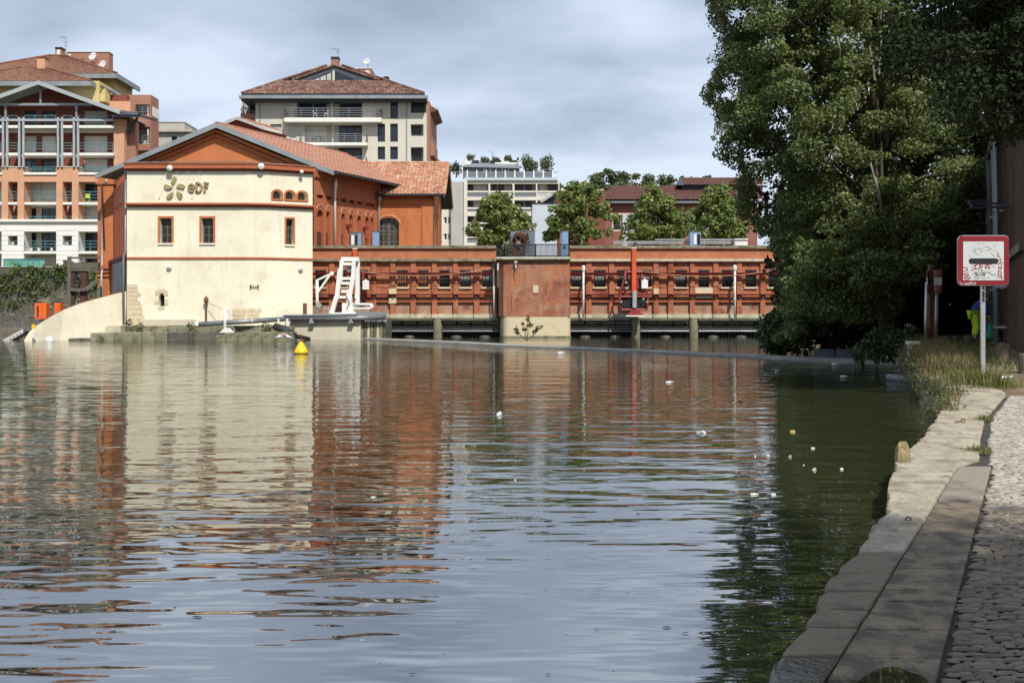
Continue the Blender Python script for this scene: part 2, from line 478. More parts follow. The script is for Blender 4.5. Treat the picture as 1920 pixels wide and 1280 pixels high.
def water_mat(name, calm=1.0, body=(0.034, 0.037, 0.018), ior=6.0):
    """murky river water: the wave slope is worked out from three layered ripple heights"""
    m = bpy.data.materials.new(name); m.use_nodes = True
    nt = m.node_tree; N, L = nt.nodes, nt.links; b = N['Principled BSDF']
    b.inputs['Roughness'].default_value = 0.02; b.inputs['IOR'].default_value = ior
    b.inputs['Base Color'].default_value = tuple(body) + (1,)
    tc = N.new('ShaderNodeTexCoord')
    D = 0.012
    def mth(op, a, c=None):
        x = N.new('ShaderNodeMath'); x.operation = op
        for k, v in enumerate((a, c)):
            if v is None: continue
            if isinstance(v, float): x.inputs[k].default_value = v
            else: L.new(v, x.inputs[k])
        return x.outputs[0]
    def noise(off, sx, sy, scale, det, rgh, rot, dist=0.0):
        ad = N.new('ShaderNodeVectorMath'); ad.operation = 'ADD'; L.new(tc.outputs['Object'], ad.inputs[0]); ad.inputs[1].default_value = off
        mp = N.new('ShaderNodeMapping'); mp.inputs['Scale'].default_value = (sx, sy, 1); mp.inputs['Rotation'].default_value = (0, 0, rot)
        L.new(ad.outputs[0], mp.inputs[0])
        n = N.new('ShaderNodeTexNoise'); n.noise_dimensions = '2D'; n.inputs['Scale'].default_value = scale; n.inputs['Detail'].default_value = det; n.inputs['Roughness'].default_value = rgh
        n.inputs['Distortion'].default_value = dist
        L.new(mp.outputs[0], n.inputs['Vector']); return n.outputs['Fac']
    gust = noise((0, 0, 0), 0.5, 1.0, 0.09, 2.0, 0.5, 0.2)          # patches of wind-ruffled water
    gr = N.new('ShaderNodeMapRange'); gr.inputs['From Min'].default_value = 0.36; gr.inputs['From Max'].default_value = 0.64
    gr.inputs['To Min'].default_value = 0.35; gr.inputs['To Max'].default_value = 1.15; L.new(gust, gr.inputs['Value'])
    def height(off):
        sw = noise(off, 0.34, 1.0, 0.75, 1.0, 0.4, 0.05)
        md = noise(off, 0.30, 1.0, 1.9, 2.0, 0.45, -0.04, 0.25)
        rp = noise(off, 0.36, 1.0, 5.5, 1.0, 0.5, 0.09)
        return mth('ADD', mth('ADD', mth('MULTIPLY', sw, WAVE[0] * calm), mth('MULTIPLY', md, WAVE[1] * calm)), mth('MULTIPLY', mth('MULTIPLY', rp, WAVE[2] * calm), gr.outputs[0]))
    h0, hx, hy = height((0, 0, 0)), height((D, 0, 0)), height((0, D, 0))
    cb = N.new('ShaderNodeCombineXYZ')
    L.new(mth('DIVIDE', mth('SUBTRACT', h0, hx), D), cb.inputs[0]); L.new(mth('DIVIDE', mth('SUBTRACT', h0, hy), D), cb.inputs[1]); cb.inputs[2].default_value = 1.0
    nm = N.new('ShaderNodeVectorMath'); nm.operation = 'NORMALIZE'; L.new(cb.outputs[0], nm.inputs[0])
    L.new(nm.outputs[0], b.inputs['Normal'])
    MATS[name] = m
    return m
WAVE = (0.014, 0.0175, 0.0046)

M = MATS
mat('cream', (0.80, 0.745, 0.585), 0.9, 0.06, 0.35, 0.3, 18, streak=0.26, fine=0.03, second=((0.67, 0.59, 0.42), 1.3, 0.53, 0.2))
mat('orange_plaster', (0.50, 0.165, 0.062), 0.85, 0.10, 0.8, 0.2, 20, fine=0.05, streak=0.18)
mat('parapet_orange', (0.44, 0.165, 0.08), 0.88, 0.14, 1.2, 0.3, 20, fine=0.06, streak=0.28, second=((0.34, 0.13, 0.07), 1.6, 0.5, 0.2))
mat('trim_orange', (0.42, 0.125, 0.055), 0.8, 0.12, 1.2, 0.2, 20, streak=0.25)
mat('dark_red', (0.23, 0.05, 0.032), 0.75, 0.15, 1.0, 0.2, 20)
mat('stone_pale', (0.56, 0.50, 0.36), 0.9, 0.15, 1.2, 0.6, 14, second=((0.30, 0.28, 0.19), 1.4, 0.52, 0.22), fine=0.10)
mat('stone_ashlar', (0.66, 0.56, 0.38), 0.9, 0.12, 1.8, 0.5, 14, second=((0.50, 0.40, 0.25), 1.0, 0.5, 0.3))
mat('concrete', (0.46, 0.42, 0.34), 0.9, 0.10, 0.7, 0.3, 12, streak=0.2, second=((0.33, 0.31, 0.26), 0.9, 0.5, 0.3))
mat('concrete_pale', (0.60, 0.54, 0.42), 0.9, 0.08, 0.7, 0.3, 12, streak=0.22)
mat('concrete_wet', (0.10, 0.095, 0.075), 0.55, 0.35, 1.5, 0.5, 12, second=((0.19, 0.17, 0.10), 1.2, 0.5, 0.25))
mat('moss_stone', (0.27, 0.25, 0.17), 0.95, 0.3, 1.5, 0.7, 12, second=((0.075, 0.085, 0.032), 1.1, 0.47, 0.2), fine=0.12)
mat('white_paint', (0.80, 0.79, 0.74), 0.5, 0.05, 1.0, streak=0.08)
mat('white_wall', (0.80, 0.78, 0.73), 0.85, 0.04, 0.6, streak=0.06)
mat('beige_wall', (0.52, 0.475, 0.40), 0.9, 0.06, 0.6, streak=0.08)
mat('peach_wall', (0.62, 0.335, 0.205), 0.85, 0.06, 0.8, streak=0.06)
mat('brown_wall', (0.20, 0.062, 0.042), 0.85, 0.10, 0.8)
mat('dull_red_wall', (0.26, 0.105, 0.08), 0.85, 0.1, 0.8)
mat('pink_wall', (0.36, 0.175, 0.125), 0.85, 0.08, 0.8, streak=0.08)
mat('yellow_wall', (0.62, 0.475, 0.215), 0.85, 0.06, 0.8)
mat('ivory_wall', (0.62, 0.585, 0.50), 0.88, 0.05, 0.6, streak=0.10)
mat('grey_wall', (0.44, 0.42, 0.385), 0.9, 0.06, 0.5, streak=0.12)
mat('pale_wall', (0.68, 0.64, 0.56), 0.88, 0.05, 0.6, streak=0.10)
mat('blue_white_wall', (0.50, 0.55, 0.62), 0.85, 0.06, 0.5, streak=0.1)
mat('shutter_white', (0.62, 0.60, 0.57), 0.6, 0.05, 1.0)
mat('zinc', (0.27, 0.29, 0.30), 0.5, 0.15, 1.0, metal=0.3)
mat('zinc_pale', (0.42, 0.45, 0.45), 0.5, 0.1, 1.0, metal=0.2)
mat('slate_dark', (0.055, 0.065, 0.085), 0.6, 0.2, 1.0)
mat('teal_metal', (0.10, 0.24, 0.27), 0.45, 0.1, 2.0)
mat('green_glass', (0.13, 0.37, 0.29), 0.2, 0.1, 1.0)
mat('dark_metal', (0.035, 0.037, 0.04), 0.5, 0.3, 2.0, metal=0.3)
mat('grey_metal', (0.22, 0.23, 0.23), 0.45, 0.2, 1.5, metal=0.4)
mat('galvanised', (0.48, 0.49, 0.48), 0.4, 0.15, 2.5, metal=0.5)
mat('red_metal', (0.26, 0.035, 0.028), 0.5, 0.2, 2.0, second=((0.12, 0.04, 0.03), 2.0, 0.58, 0.2))
mat('orange_metal', (0.66, 0.10, 0.03), 0.5, 0.12, 2.0)
mat('orange_bright', (0.85, 0.14, 0.02), 0.5, 0.08, 2.0)
mat('sill_concrete', (0.30, 0.285, 0.25), 0.85, 0.15, 0.8, 0.4, 14, second=((0.19, 0.18, 0.155), 1.2, 0.5, 0.2))
mat('blue_panel', (0.215, 0.325, 0.53), 0.6, 0.06, 0.8, streak=0.1)
mat('grey_panel', (0.155, 0.175, 0.205), 0.6, 0.08, 0.8)
mat('rust', (0.16, 0.075, 0.04), 0.85, 0.3, 4.0, 0.4, 30)
mat('timber_grey', (0.13, 0.125, 0.10), 0.9, 0.25, 3.0, 0.4, 30)
mat('timber_post', (0.30, 0.24, 0.13), 0.9, 0.3, 6.0, 0.8, 25, second=((0.13, 0.11, 0.05), 1.5, 0.5, 0.2))
mat('bollard_wood', (0.13, 0.105, 0.075), 0.9, 0.25, 6.0, 0.6, 25)
mat('yellow_plastic', (0.86, 0.56, 0.008), 0.35, 0.05, 2.0, second=((0.60, 0.38, 0.02), 3.0, 0.6, 0.2))
mat('white_plastic', (0.70, 0.70, 0.67), 0.35, 0.05, 4.0)
mat('clear_plastic', (0.62, 0.66, 0.66), 0.15, 0.1, 8.0)
mat('tan_card', (0.55, 0.40, 0.17), 0.8, 0.1, 8.0)
mat('dark_litter', (0.02, 0.018, 0.015), 0.8, 0.2, 8.0)
mat('logo_gold', (0.36, 0.285, 0.13), 0.5, 0.08, 2.0)
mat('bark', (0.12, 0.095, 0.065), 0.95, 0.3, 4.0, 0.9, 14)
mat('bark_pale', (0.26, 0.235, 0.18), 0.95, 0.3, 3.0, 0.6, 14)
mat('earth', (0.20, 0.145, 0.09), 0.95, 0.25, 1.2, 0.8, 18, second=((0.085, 0.085, 0.035), 1.5, 0.5, 0.2), fine=0.1)
mat('ground_far', (0.16, 0.16, 0.10), 0.95, 0.3, 0.05)
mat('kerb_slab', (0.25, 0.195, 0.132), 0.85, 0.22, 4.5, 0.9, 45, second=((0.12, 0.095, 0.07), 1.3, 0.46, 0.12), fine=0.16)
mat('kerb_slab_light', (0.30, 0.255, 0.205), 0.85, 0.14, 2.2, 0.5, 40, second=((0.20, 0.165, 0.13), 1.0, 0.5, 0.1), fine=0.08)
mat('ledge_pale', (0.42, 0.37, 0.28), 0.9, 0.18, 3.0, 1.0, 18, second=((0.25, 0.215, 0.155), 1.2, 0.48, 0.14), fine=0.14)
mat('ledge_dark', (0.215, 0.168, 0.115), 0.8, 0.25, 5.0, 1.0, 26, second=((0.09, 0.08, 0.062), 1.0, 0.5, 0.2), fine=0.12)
mat('ledge_wet', (0.075, 0.066, 0.055), 0.22, 0.25, 3.0, 0.6, 22)
mat('mortar', (0.06, 0.052, 0.042), 0.95, 0.25, 6.0, 0.8, 40)
mat('sign_red', (0.22, 0.010, 0.018), 0.4, 0.1, 4.0)
mat('sign_white', (0.58, 0.60, 0.60), 0.45, 0.05, 5.0, second=((0.55, 0.55, 0.52), 2.0, 0.58, 0.2))
mat('sign_black', (0.012, 0.012, 0.014), 0.5, 0.1)
mat('ink_red', (0.30, 0.02, 0.03), 0.6, 0.1)
mat('ink_grey', (0.33, 0.33, 0.34), 0.6, 0.1)
mat('skin', (0.42, 0.24, 0.16), 0.6, 0.05)
mat('hair', (0.02, 0.015, 0.012), 0.7, 0.1)
mat('navy_cloth', (0.022, 0.062, 0.25), 0.85, 0.12, 8.0)
mat('hivis', (0.50, 0.68, 0.035), 0.7, 0.06, 6.0)
mat('reflective', (0.68, 0.70, 0.66), 0.4, 0.05)
mat('boot', (0.03, 0.028, 0.026), 0.7, 0.2)
mat('green_bag', (0.012, 0.20, 0.105), 0.35, 0.15, 6.0)
mat('black_rubber', (0.03, 0.03, 0.032), 0.6, 0.2)
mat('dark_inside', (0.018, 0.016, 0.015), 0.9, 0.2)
mat('brown_panel', (0.085, 0.035, 0.03), 0.8, 0.2, 2.0)
brick_mat('brick_wall_red', (0.44, 0.15, 0.072), (0.35, 0.11, 0.056), (0.38, 0.18, 0.115), patch=[(0.5, 0.46, 0.62, (0.45, 0.155, 0.072)), (0.9, 0.53, 0.66, (0.23, 0.065, 0.04)), (2.2, 0.54, 0.66, (0.40, 0.22, 0.15))])
brick_mat('brick_old', (0.37, 0.135, 0.07), (0.28, 0.085, 0.05), (0.40, 0.26, 0.18), msize=0.018, patch=[(0.35, 0.46, 0.58, (0.28, 0.085, 0.05)), (0.55, 0.5, 0.6, (0.42, 0.16, 0.075)), (1.3, 0.51, 0.62, (0.38, 0.22, 0.15)), (0.7, 0.57, 0.68, (0.17, 0.09, 0.065))])
brick_mat('brick_plinth', (0.38, 0.17, 0.10), (0.30, 0.10, 0.06), (0.44, 0.33, 0.24), msize=0.02, patch=[(1.0, 0.5, 0.7, (0.42, 0.27, 0.19)), (0.7, 0.58, 0.72, (0.22, 0.07, 0.045))])
brick_mat('brick_orange', (0.53, 0.185, 0.072), (0.47, 0.15, 0.058), (0.45, 0.155, 0.065), msize=0.008, patch=[(0.4, 0.5, 0.8, (0.56, 0.21, 0.085))])
brick_mat('brick_hall_side', (0.44, 0.15, 0.07), (0.38, 0.12, 0.058), (0.38, 0.13, 0.065), msize=0.008, patch=[(0.6, 0.5, 0.8, (0.36, 0.11, 0.055))])
brick_mat('brick_quay', (0.105, 0.045, 0.03), (0.075, 0.032, 0.022), (0.11, 0.08, 0.06), msize=0.016, patch=[(0.5, 0.48, 0.6, (0.05, 0.034, 0.026)), (1.0, 0.54, 0.66, (0.12, 0.09, 0.065))])
tile_mat('tiles_red', [(0.16, 0.082, 0.06), (0.205, 0.10, 0.07), (0.235, 0.118, 0.082), (0.27, 0.155, 0.11)], 3.5)
tile_mat('tiles_orange', [(0.24, 0.13, 0.085), (0.38, 0.18, 0.11), (0.46, 0.225, 0.14), (0.52, 0.36, 0.25)], 3.2)
tile_mat('tiles_salmon', [(0.33, 0.17, 0.115), (0.38, 0.19, 0.13), (0.41, 0.205, 0.14), (0.42, 0.235, 0.165)], 2.5)
tile_mat('tiles_dark', [(0.085, 0.040, 0.033), (0.112, 0.052, 0.042), (0.132, 0.062, 0.05)], 3.0)
tile_mat('tiles_mottled', [(0.075, 0.042, 0.034), (0.155, 0.08, 0.06), (0.195, 0.105, 0.08), (0.30, 0.215, 0.165)], 3.4)
glass_mat('glass', (0.020, 0.027, 0.042), 0.07)
glass_mat('glass_dark', (0.014, 0.013, 0.013), 0.32)
glass_mat('glass_brown', (0.05, 0.036, 0.028), 0.15)
glass_mat('glass_pale', (0.45, 0.45, 0.42), 0.25)
leaf_mat('leaf_plane', (0.07, 0.105, 0.026), (0.31, 0.36, 0.11), 0.30, patch=0.5)
leaf_mat('leaf_far', (0.06, 0.08, 0.032), (0.17, 0.195, 0.085), 0.25, patch=0.25)
leaf_mat('leaf_poplar', (0.036, 0.060, 0.013), (0.29, 0.34, 0.125), 0.32, 0.5, patch=0.5)
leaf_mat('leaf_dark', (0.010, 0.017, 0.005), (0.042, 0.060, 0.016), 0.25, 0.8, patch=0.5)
leaf_mat('leaf_bush', (0.014, 0.030, 0.008), (0.055, 0.088, 0.022), 0.25, patch=0.8)
leaf_mat('leaf_ivy', (0.035, 0.060, 0.014), (0.145, 0.185, 0.045), 0.25, patch=0.8)
leaf_mat('leaf_weed', (0.05, 0.065, 0.02), (0.16, 0.17, 0.065), 0.3, patch=2.0)
leaf_mat('grass_dry', (0.10, 0.085, 0.035), (0.37, 0.30, 0.14), 0.35, patch=1.2)
leaf_mat('grass_green', (0.07, 0.085, 0.022), (0.27, 0.275, 0.09), 0.35, patch=1.5)
leaf_mat('cobble', (0.12, 0.108, 0.096), (0.32, 0.285, 0.24), 0.0, 0.6, patch=1.8)
water_mat('water')
water_mat('water_puddle', 0.05, (0.030, 0.025, 0.017), 1.5)

# ------------------------------------------------------------------ foliage helpers
def leaf_mesh(name, C, Nn, size, mt, parent, aspect=0.62, fold=0.18, jitter=0.9, origin=None, up=0.0):
    """one mesh of leaf-shaped faces: centres C, preferred normals Nn"""
    C = np.asarray(C, float); n = len(C)
    nv = np.asarray(Nn, float) + RNG.normal(0, jitter, (n, 3)) + np.array([0, 0, up])
    nv /= np.linalg.norm(nv, axis=1)[:, None] + 1e-9
    r = RNG.normal(0, 1, (n, 3)); a = np.cross(nv, r); a /= np.linalg.norm(a, axis=1)[:, None] + 1e-9
    b = np.cross(nv, a)
    L = (size * RNG.uniform(0.6, 1.35, n))[:, None] / 2
    W = L * aspect
    V = np.empty((n, 4, 3))
    V[:, 0] = C - a * L; V[:, 1] = C + b * W + nv * L * fold - a * L * 0.15
    V[:, 2] = C + a * L; V[:, 3] = C - b * W + nv * L * fold - a * L * 0.15
    o0 = org(parent) if parent is not None else Vector(origin or (0, 0, 0))
    V = V.reshape(-1, 3) - np.array(o0)
    me = bpy.data.meshes.new(name)
    me.vertices.add(4 * n); me.vertices.foreach_set('co', V.ravel())
    me.loops.add(4 * n); me.loops.foreach_set('vertex_index', np.arange(4 * n))
    me.polygons.add(n); me.polygons.foreach_set('loop_start', np.arange(0, 4 * n, 4)); me.polygons.foreach_set('loop_total', np.full(n, 4))
    me.update(calc_edges=True)
    me.materials.append(mt)
    return link_mesh(name, me, parent, origin)

def clump_points(clumps, per_m2, shell=0.55):
    """points and outward normals spread through ellipsoid clumps (centre, rx, ry, rz)"""
    Cs, Ns = [], []
    for (c, rx, ry, rz) in clumps:
        n = max(8, int(per_m2 * 4.2 * (rx * rz + rx * ry + ry * rz)))
        d = RNG.normal(0, 1, (n, 3)); d /= np.linalg.norm(d, axis=1)[:, None]
        rad = (RNG.uniform(shell ** 3, 1.12, n)) ** (1 / 3)
        rad *= 1 + 0.16 * np.sin(d[:, 0] * 5 + c[0] * 3) + 0.14 * np.sin(d[:, 2] * 6 + c[2] * 2)
        Cs.append(np.array(c) + d * rad[:, None] * np.array([rx, ry, rz])); Ns.append(d + np.array([0, 0, 0.35]))
    return np.concatenate(Cs), np.concatenate(Ns)

def tree(name, label, cat, base, top_of_trunk, clumps, leaf, dens, lm, bm, r0=0.25, group=None, limbs=10, shell=0.55, aspect=0.62, extra=None):
    t = thing(name, base, label, cat, group)
    b, tp = Vector(base), Vector(top_of_trunk)
    mb = MB(); m = 7
    wob = [Vector((random.uniform(-1, 1), random.uniform(-1, 1), 0)) * 0.02 * (tp - b).length for _ in range(m + 1)]
    trunk = [b.lerp(tp, i / m) + (wob[i] if 0 < i < m else Vector()) for i in range(m + 1)]
    mb.tube(trunk, [r0 * (1.25 if i == 0 else 1 - 0.8 * i / m) for i in range(m + 1)], 9)
    for (c, rx, ry, rz) in random.sample(clumps, min(limbs, len(clumps))):
        c = Vector(c); k = random.uniform(0.3, 0.9); s = b.lerp(tp, k)
        if c.z < s.z: s = b.lerp(tp, 0.25)
        mid = s.lerp(c, 0.5) + Vector((0, 0, 0.12 * (c - s).length))
        mb.tube([s, s.lerp(mid, .5) + Vector((random.uniform(-.1, .1), 0, .05)), mid, c], [r0 * 0.42, r0 * 0.32, r0 * 0.24, r0 * 0.08], 6)
    mb.build('trunk', bm, t, smooth=True)
    C, Nn = clump_points(clumps, dens, shell)
    if extra is not None: C = np.concatenate([C, extra[0]]); Nn = np.concatenate([Nn, extra[1]])
    leaf_mesh('crown', C, Nn, leaf, lm, t, aspect)
    return t

def rand_clumps(n, inside, rmin, rmax, flat=0.85):
    out = []
    while len(out) < n:
        c = inside()
        r = random.uniform(rmin, rmax)
        out.append((tuple(c), r, r * random.uniform(0.8, 1.1), r * flat * random.uniform(0.8, 1.1)))
    return out
# ------------------------------------------------------------------ ground and water
def bank_z(Y):
    return float(np.interp(Y, [0, 4.4, 10, 14, 17, 20.8, 23, 32, 37, 60, 90], [0.10, 0.12, 0.22, 0.28, 0.36, 0.50, 0.55, 0.66, 0.72, 0.85, 0.9]))
EDGE = [(-6.0, -1.75), (0.0, 0.0), (2.5, 0.62), (4.46, 1.06), (6.4, 1.97), (7.9, 2.73), (10.25, 3.60), (13.7, 5.27), (17.3, 6.95), (20.8, 7.75), (26, 9.4), (32, 11.3), (37, 13.0), (45, 16.2), (60, 22), (90, 33)]
def edge_x(Y): return float(np.interp(Y, [e[0] for e in EDGE], [e[1] for e in EDGE]))
def wall_x(Y): return 0.385 * Y + 2.0

def terrain():
    mb = MB(); S = 3000.0
    xs = [-S, -300, -120, -80, -40, -29.5, -29.0, -5, 20, 40, 60, 120, 300, S]
    ys = [-S, -60, 0, 40, 60, 84.0, 84.4, 101.0, 101.4, 140, 300, 800, S]
    def z(x, y):
        far = 101.2 if x < -29.2 else 84.2
        if y > far: return 5.0 + (3.0 if y > 300 else 0.0)
        return -1.6
    k = len(xs)
    mb.add([(x, y, z(x, y)) for y in ys for x in xs], [(j*k+i, j*k+i+1, (j+1)*k+i+1, (j+1)*k+i) for j in range(len(ys)-1) for i in range(k-1)])
    tag(mb.build('ground', M['ground_far'], None), kind='structure')
terrain()
def water():
    mb = MB(); mb.poly([(-260, -60, 0), (60, -60, 0), (60, 101.3, 0), (-260, 101.3, 0)])
    tag(mb.build('river_water', M['water'], None, fix=False), 'still brown-green river water mirroring the power station', kind='structure')
water()

# ------------------------------------------------------------------ cream tower on the river front
def yfac(px_pts):   # polyline of (px, Y)
    return [(PX(a, Y), Y) for a, Y in px_pts]
def cream_tower():
    t = thing('cream_tower', P(400, 610, 75), 'cream rendered river-front block with orange bands, gold logo and small windows', 'building')
    Y0 = 72.0
    zb, zt = 0.55, PZ(309, Y0)
    pts = yfac([(238, 72.0), (463, 72.0), (502, 72.25), (586, 73.7)])
    F1, F2, F3 = Fac(pts[0], pts[1]), Fac(pts[1], pts[2]), Fac(pts[2], pts[3])
    def H(f, x0, x1, y0, y1): return (f.t(x0), f.t(x1), PZ(y1, Y0), PZ(y0, Y0))
    w1 = [H(F1, 300, 322, 409, 456), H(F1, 378, 400, 409, 456)]
    slot = H(F1, 297.5, 308.5, 550, 574) + (0.25,)
    w3 = H(F3, 536.5, 550, 408, 457)
    vents = [H(F3, a + 2, b - 2, 355, 371) + (0.28,) for a, b in ((509, 530), (533, 554), (556, 577))]
    mb = MB()
    wall_cells(mb, F1, 0, F1.len, zb, zt, w1 + [slot], 0.45)
    wall_cells(mb, F2, 0, F2.len, zb, zt, [], 0.4)
    wall_cells(mb, F3, 0, F3.len, zb, zt, [w3] + vents, 0.45)
    a, b = pts[0], pts[3]
    yb = 77.5
    mb.poly([(a[0], a[1], zb), (a[0], yb, zb), (a[0], yb, zt), (a[0], a[1], zt)])
    xq = PX(570, yb)
    mb.poly([(b[0], b[1], zb), (xq, yb, zb), (xq, yb, zt), (b[0], b[1], zt)])
    mb.poly([(p[0], p[1], zt) for p in pts] + [(xq, yb, zt), (a[0], yb, zt)])
    mb.build('wall', M['cream'], t, fix=False)
    # bands: broken polyline strips standing proud of the wall
    def band(name, y0, y1, proud, m, ext=0.0):
        mb = MB()
        off = []
        n = [F1.n, (F1.n + F2.n).normalized(), (F2.n + F3.n).normalized(), F3.n]
        P0 = [Vector((p[0], p[1], 0)) - n[i] * 0.02 for i, p in enumerate(pts)]
        P1 = [Vector((p[0], p[1], 0)) + n[i] * proud for i, p in enumerate(pts)]
        P1[0] += Vector((-ext, 0, 0)); P1[-1] += F3.u * ext; P0[0] += Vector((-ext, 0, 0)); P0[-1] += F3.u * ext
        z0, z1 = PZ(y1, Y0), PZ(y0, Y0)
        for i in range(3):
            q = [P0[i], P0[i+1], P1[i+1], P1[i]]
            mb.hexa([Vector((p.x, p.y, z0)) for p in q] + [Vector((p.x, p.y, z1)) for p in q])
        return mb.build(name, m, t)
    band('cornice', 308.5, 317, 0.34, M['trim_orange'], 0.1)
    band('cornice_moulding', 317, 320.5, 0.16, M['dark_red'])
    band('coping', 307, 308.5, 0.40, M['trim_orange'], 0.12)
    band('string_course', 381, 384.5, 0.30, M['trim_orange'], 0.12)
    band('string_course', 384.5, 388, 0.14, M['dark_red'])
    band('string_course', 482, 486, 0.07, M['trim_orange'])
    # windows with orange surrounds
    for f, h in ((F1, w1[0]), (F1, w1[1]), (F3, w3)):
        o = window(f, *h, 0.40, t, M['timber_grey'], M['glass_dark'], 2, 3, 0.06)
        mb = MB(); k = 0.13 if f is F1 else 0.11
        f.box(mb, h[0]-k, h[0], h[2], h[3]+k, -0.02, 0.05); f.box(mb, h[1], h[1]+k, h[2], h[3]+k, -0.02, 0.05); f.box(mb, h[0], h[1], h[3], h[3]+k, -0.02, 0.047)
        mb.build('surround', M['orange_plaster'], o)
        mb = MB(); f.box(mb, h[0]-k, h[1]+k, h[2]-0.1, h[2]-0.002, -0.02, 0.09); mb.build('sill', M['cream'], o)
    for h in vents:
        mb = MB(); mid = (h[0]+h[1])/2
        for s in (-1, 1):
            e = h[0] if s < 0 else h[1]
            F3.box(mb, min(e, e+s*.10), max(e, e+s*.10), h[2]-.08, h[3]-.22, -0.02, 0.06)
        F3.box(mb, h[0]-.1, h[1]+.1, h[2]-.10, h[2]-.005, -.02, .07)
        arc = [F3.p(mid + ((h[1]-h[0])/2+.1)*math.cos(a), h[3]-.22 + .30*math.sin(a), .055) for a in np.linspace(0, math.pi, 9)]
        arc2 = [F3.p(mid + ((h[1]-h[0])/2-.02)*math.cos(a), h[3]-.24 + .22*math.sin(a), .055) for a in np.linspace(0, math.pi, 9)]
        for i in range(8): mb.prism([arc[i], arc[i+1], arc2[i+1], arc2[i]], F3.n * -0.07)
        o = mb.build('vent_surround', M['orange_plaster'], t)
        mb = MB(); F3.box(mb, h[0], h[1], h[2], h[3], -.47, -.44); mb.build('vent_back', M['concrete_wet'], o)
    h = slot
    mb = MB(); F1.box(mb, h[0]-.05, h[1]+.05, h[2]-.05, h[3]+.05, -.48, -.44); mb.build('slot_back', M['dark_inside'], t)
    for (x0, x1, y0, y1) in ((291, 297, 544, 553), (309, 315, 544, 555), (297.3, 308.7, 541, 549.5), (290, 297, 562, 570), (309, 316, 561, 572), (297.3, 308.7, 574.5, 580)):
        mb = MB(); F1.box(mb, F1.t(x0), F1.t(x1), PZ(y1, Y0), PZ(y0, Y0), -.02, .035); mb.build('surround_stone', M['stone_ashlar'], t, bevel=0.012)
    # corner quoins laid bare at the foot of the wall
    random.seed(3)
    y = 533.0; k = 0
    while y < 606:
        hh = random.choice([7, 8, 9, 10]); w = 240 + random.uniform(12, 22) + (y - 533) * 0.18
        cut = 240 + (w - 240) * random.uniform(.4, .62)
        for (x0, x1) in ((239, cut - .5), (cut + .5, w)):
            mb = MB(); F1.box(mb, F1.t(x0), F1.t(x1), PZ(y + hh - .8, Y0), PZ(y, Y0), -.02, .03 + random.uniform(0, .015))
            mb.build('ashlar_block', M['stone_ashlar'], t, bevel=0.01)
        y += hh
    for i in range(3):
        x = 436.0
        while x < 490:
            w = random.uniform(12, 24)
            mb = MB(); f = F1 if x + w < 462 else (F2 if x > 463 else F1)
            xe = min(x + w, 462 if f is F1 else 491)
            if xe - x > 4:
                f.box(mb, f.t(x), f.t(xe - .6), PZ(584.5 + i*7, Y0), PZ(578 + i*7, Y0), -.02, .025); mb.build('ashlar_block', M['stone_ashlar'], t, bevel=0.01)
            x = xe + (0.8 if xe != 462 else 1.6)
    # iron bracket
    mb = MB(); q = [F2.p(F2.t(470), PZ(537, Y0), .1), F2.p(F2.t(484), PZ(537, Y0), .1)]
    mb.tube(q, .03, 6)
    for p in q: mb.tube([p - Vector((0, 0, .1)), p + Vector((0, 0, .1))], .045, 6); mb.tube([p, p - F2.n * .12], .02, 5)
    mb.build('iron_bracket', M['dark_metal'], t)
    # lamps
    for (f, x, y, r) in ((F1, 322, 317, .19), (F2, 490, 313, .21), (F3, 562, 319, .13), (F1, 318, 501, .17), (F3, 563, 503, .15)):
        c = f.p(f.t(x), PZ(y, Y0), .05 if y > 400 else .36)
        o = MB().lathe([(r*.5, 0), (r, .03), (r, .10), (r*.8, .13), (r*.2, .15)], c, 16, f.n).build('round_lamp', M['white_plastic'], t, smooth=True)
        MB().lathe([(.03, .15), (.03, .19)], c + Vector((0, 0, -.03)), 6, f.n).build('lamp_eye', M['grey_metal'], o)
    # logo petals: five swirling drops round a centre
    cx, cy = 327.5, 353.5
    def pt(x, y, d): return F1.p(F1.t(x), PZ(y, Y0), d)
    petals = [((326.5, 338.5), 72, 0), ((339.3, 349.8), -3, 1), ((337, 365.3), -60, 2), ((320, 366.8), 222, 3), ((316, 351), 168, 4)]
    for (c, ang, i) in petals:
        prof = []
        for s in np.linspace(0, 2 * math.pi, 20, endpoint=False):
            u = math.cos(s); v = math.sin(s)
            uu = u * 7.7; vv = v * 4.3 * (0.95 + 0.3 * u) + 1.5 * (u * u - .4)
            a = math.radians(ang)
            prof.append(pt(c[0] + uu*math.cos(a) + vv*math.sin(a), c[1] - uu*math.sin(a) + vv*math.cos(a), .13))
        MB().prism(prof, F1.n * -.12).build('logo_petal', M['logo_gold'], t)
    def stroke(pts2, w, name):
        mb = MB(); n = len(pts2); Lp, Rp = [], []
        for i, p in enumerate(pts2):
            a = Vector(pts2[max(0, i-1)]); b = Vector(pts2[min(n-1, i+1)]); d = (b - a).normalized(); nn = Vector((-d.y, d.x)) * w / 2
            Lp.append(Vector(p) + nn); Rp.append(Vector(p) - nn)
        for i in range(n - 1):
            q = [pt(v.x, v.y, .13) for v in (Lp[i], Lp[i+1], Rp[i+1], Rp[i])]
            mb.prism(q, F1.n * -.12)
        return mb
    e = [(354.2, 352.8), (364.8, 352.8)] + [(359.6 + 5.3*math.cos(a), 352.5 - 6.9*math.sin(a)) for a in np.linspace(0.1, math.pi*1.72, 20)]
    stroke(e, 3.0, 'letter').build('letter', M['logo_gold'], t)
    d = stroke([(369.2, 342.5), (369.2, 361)], 3.2, '')
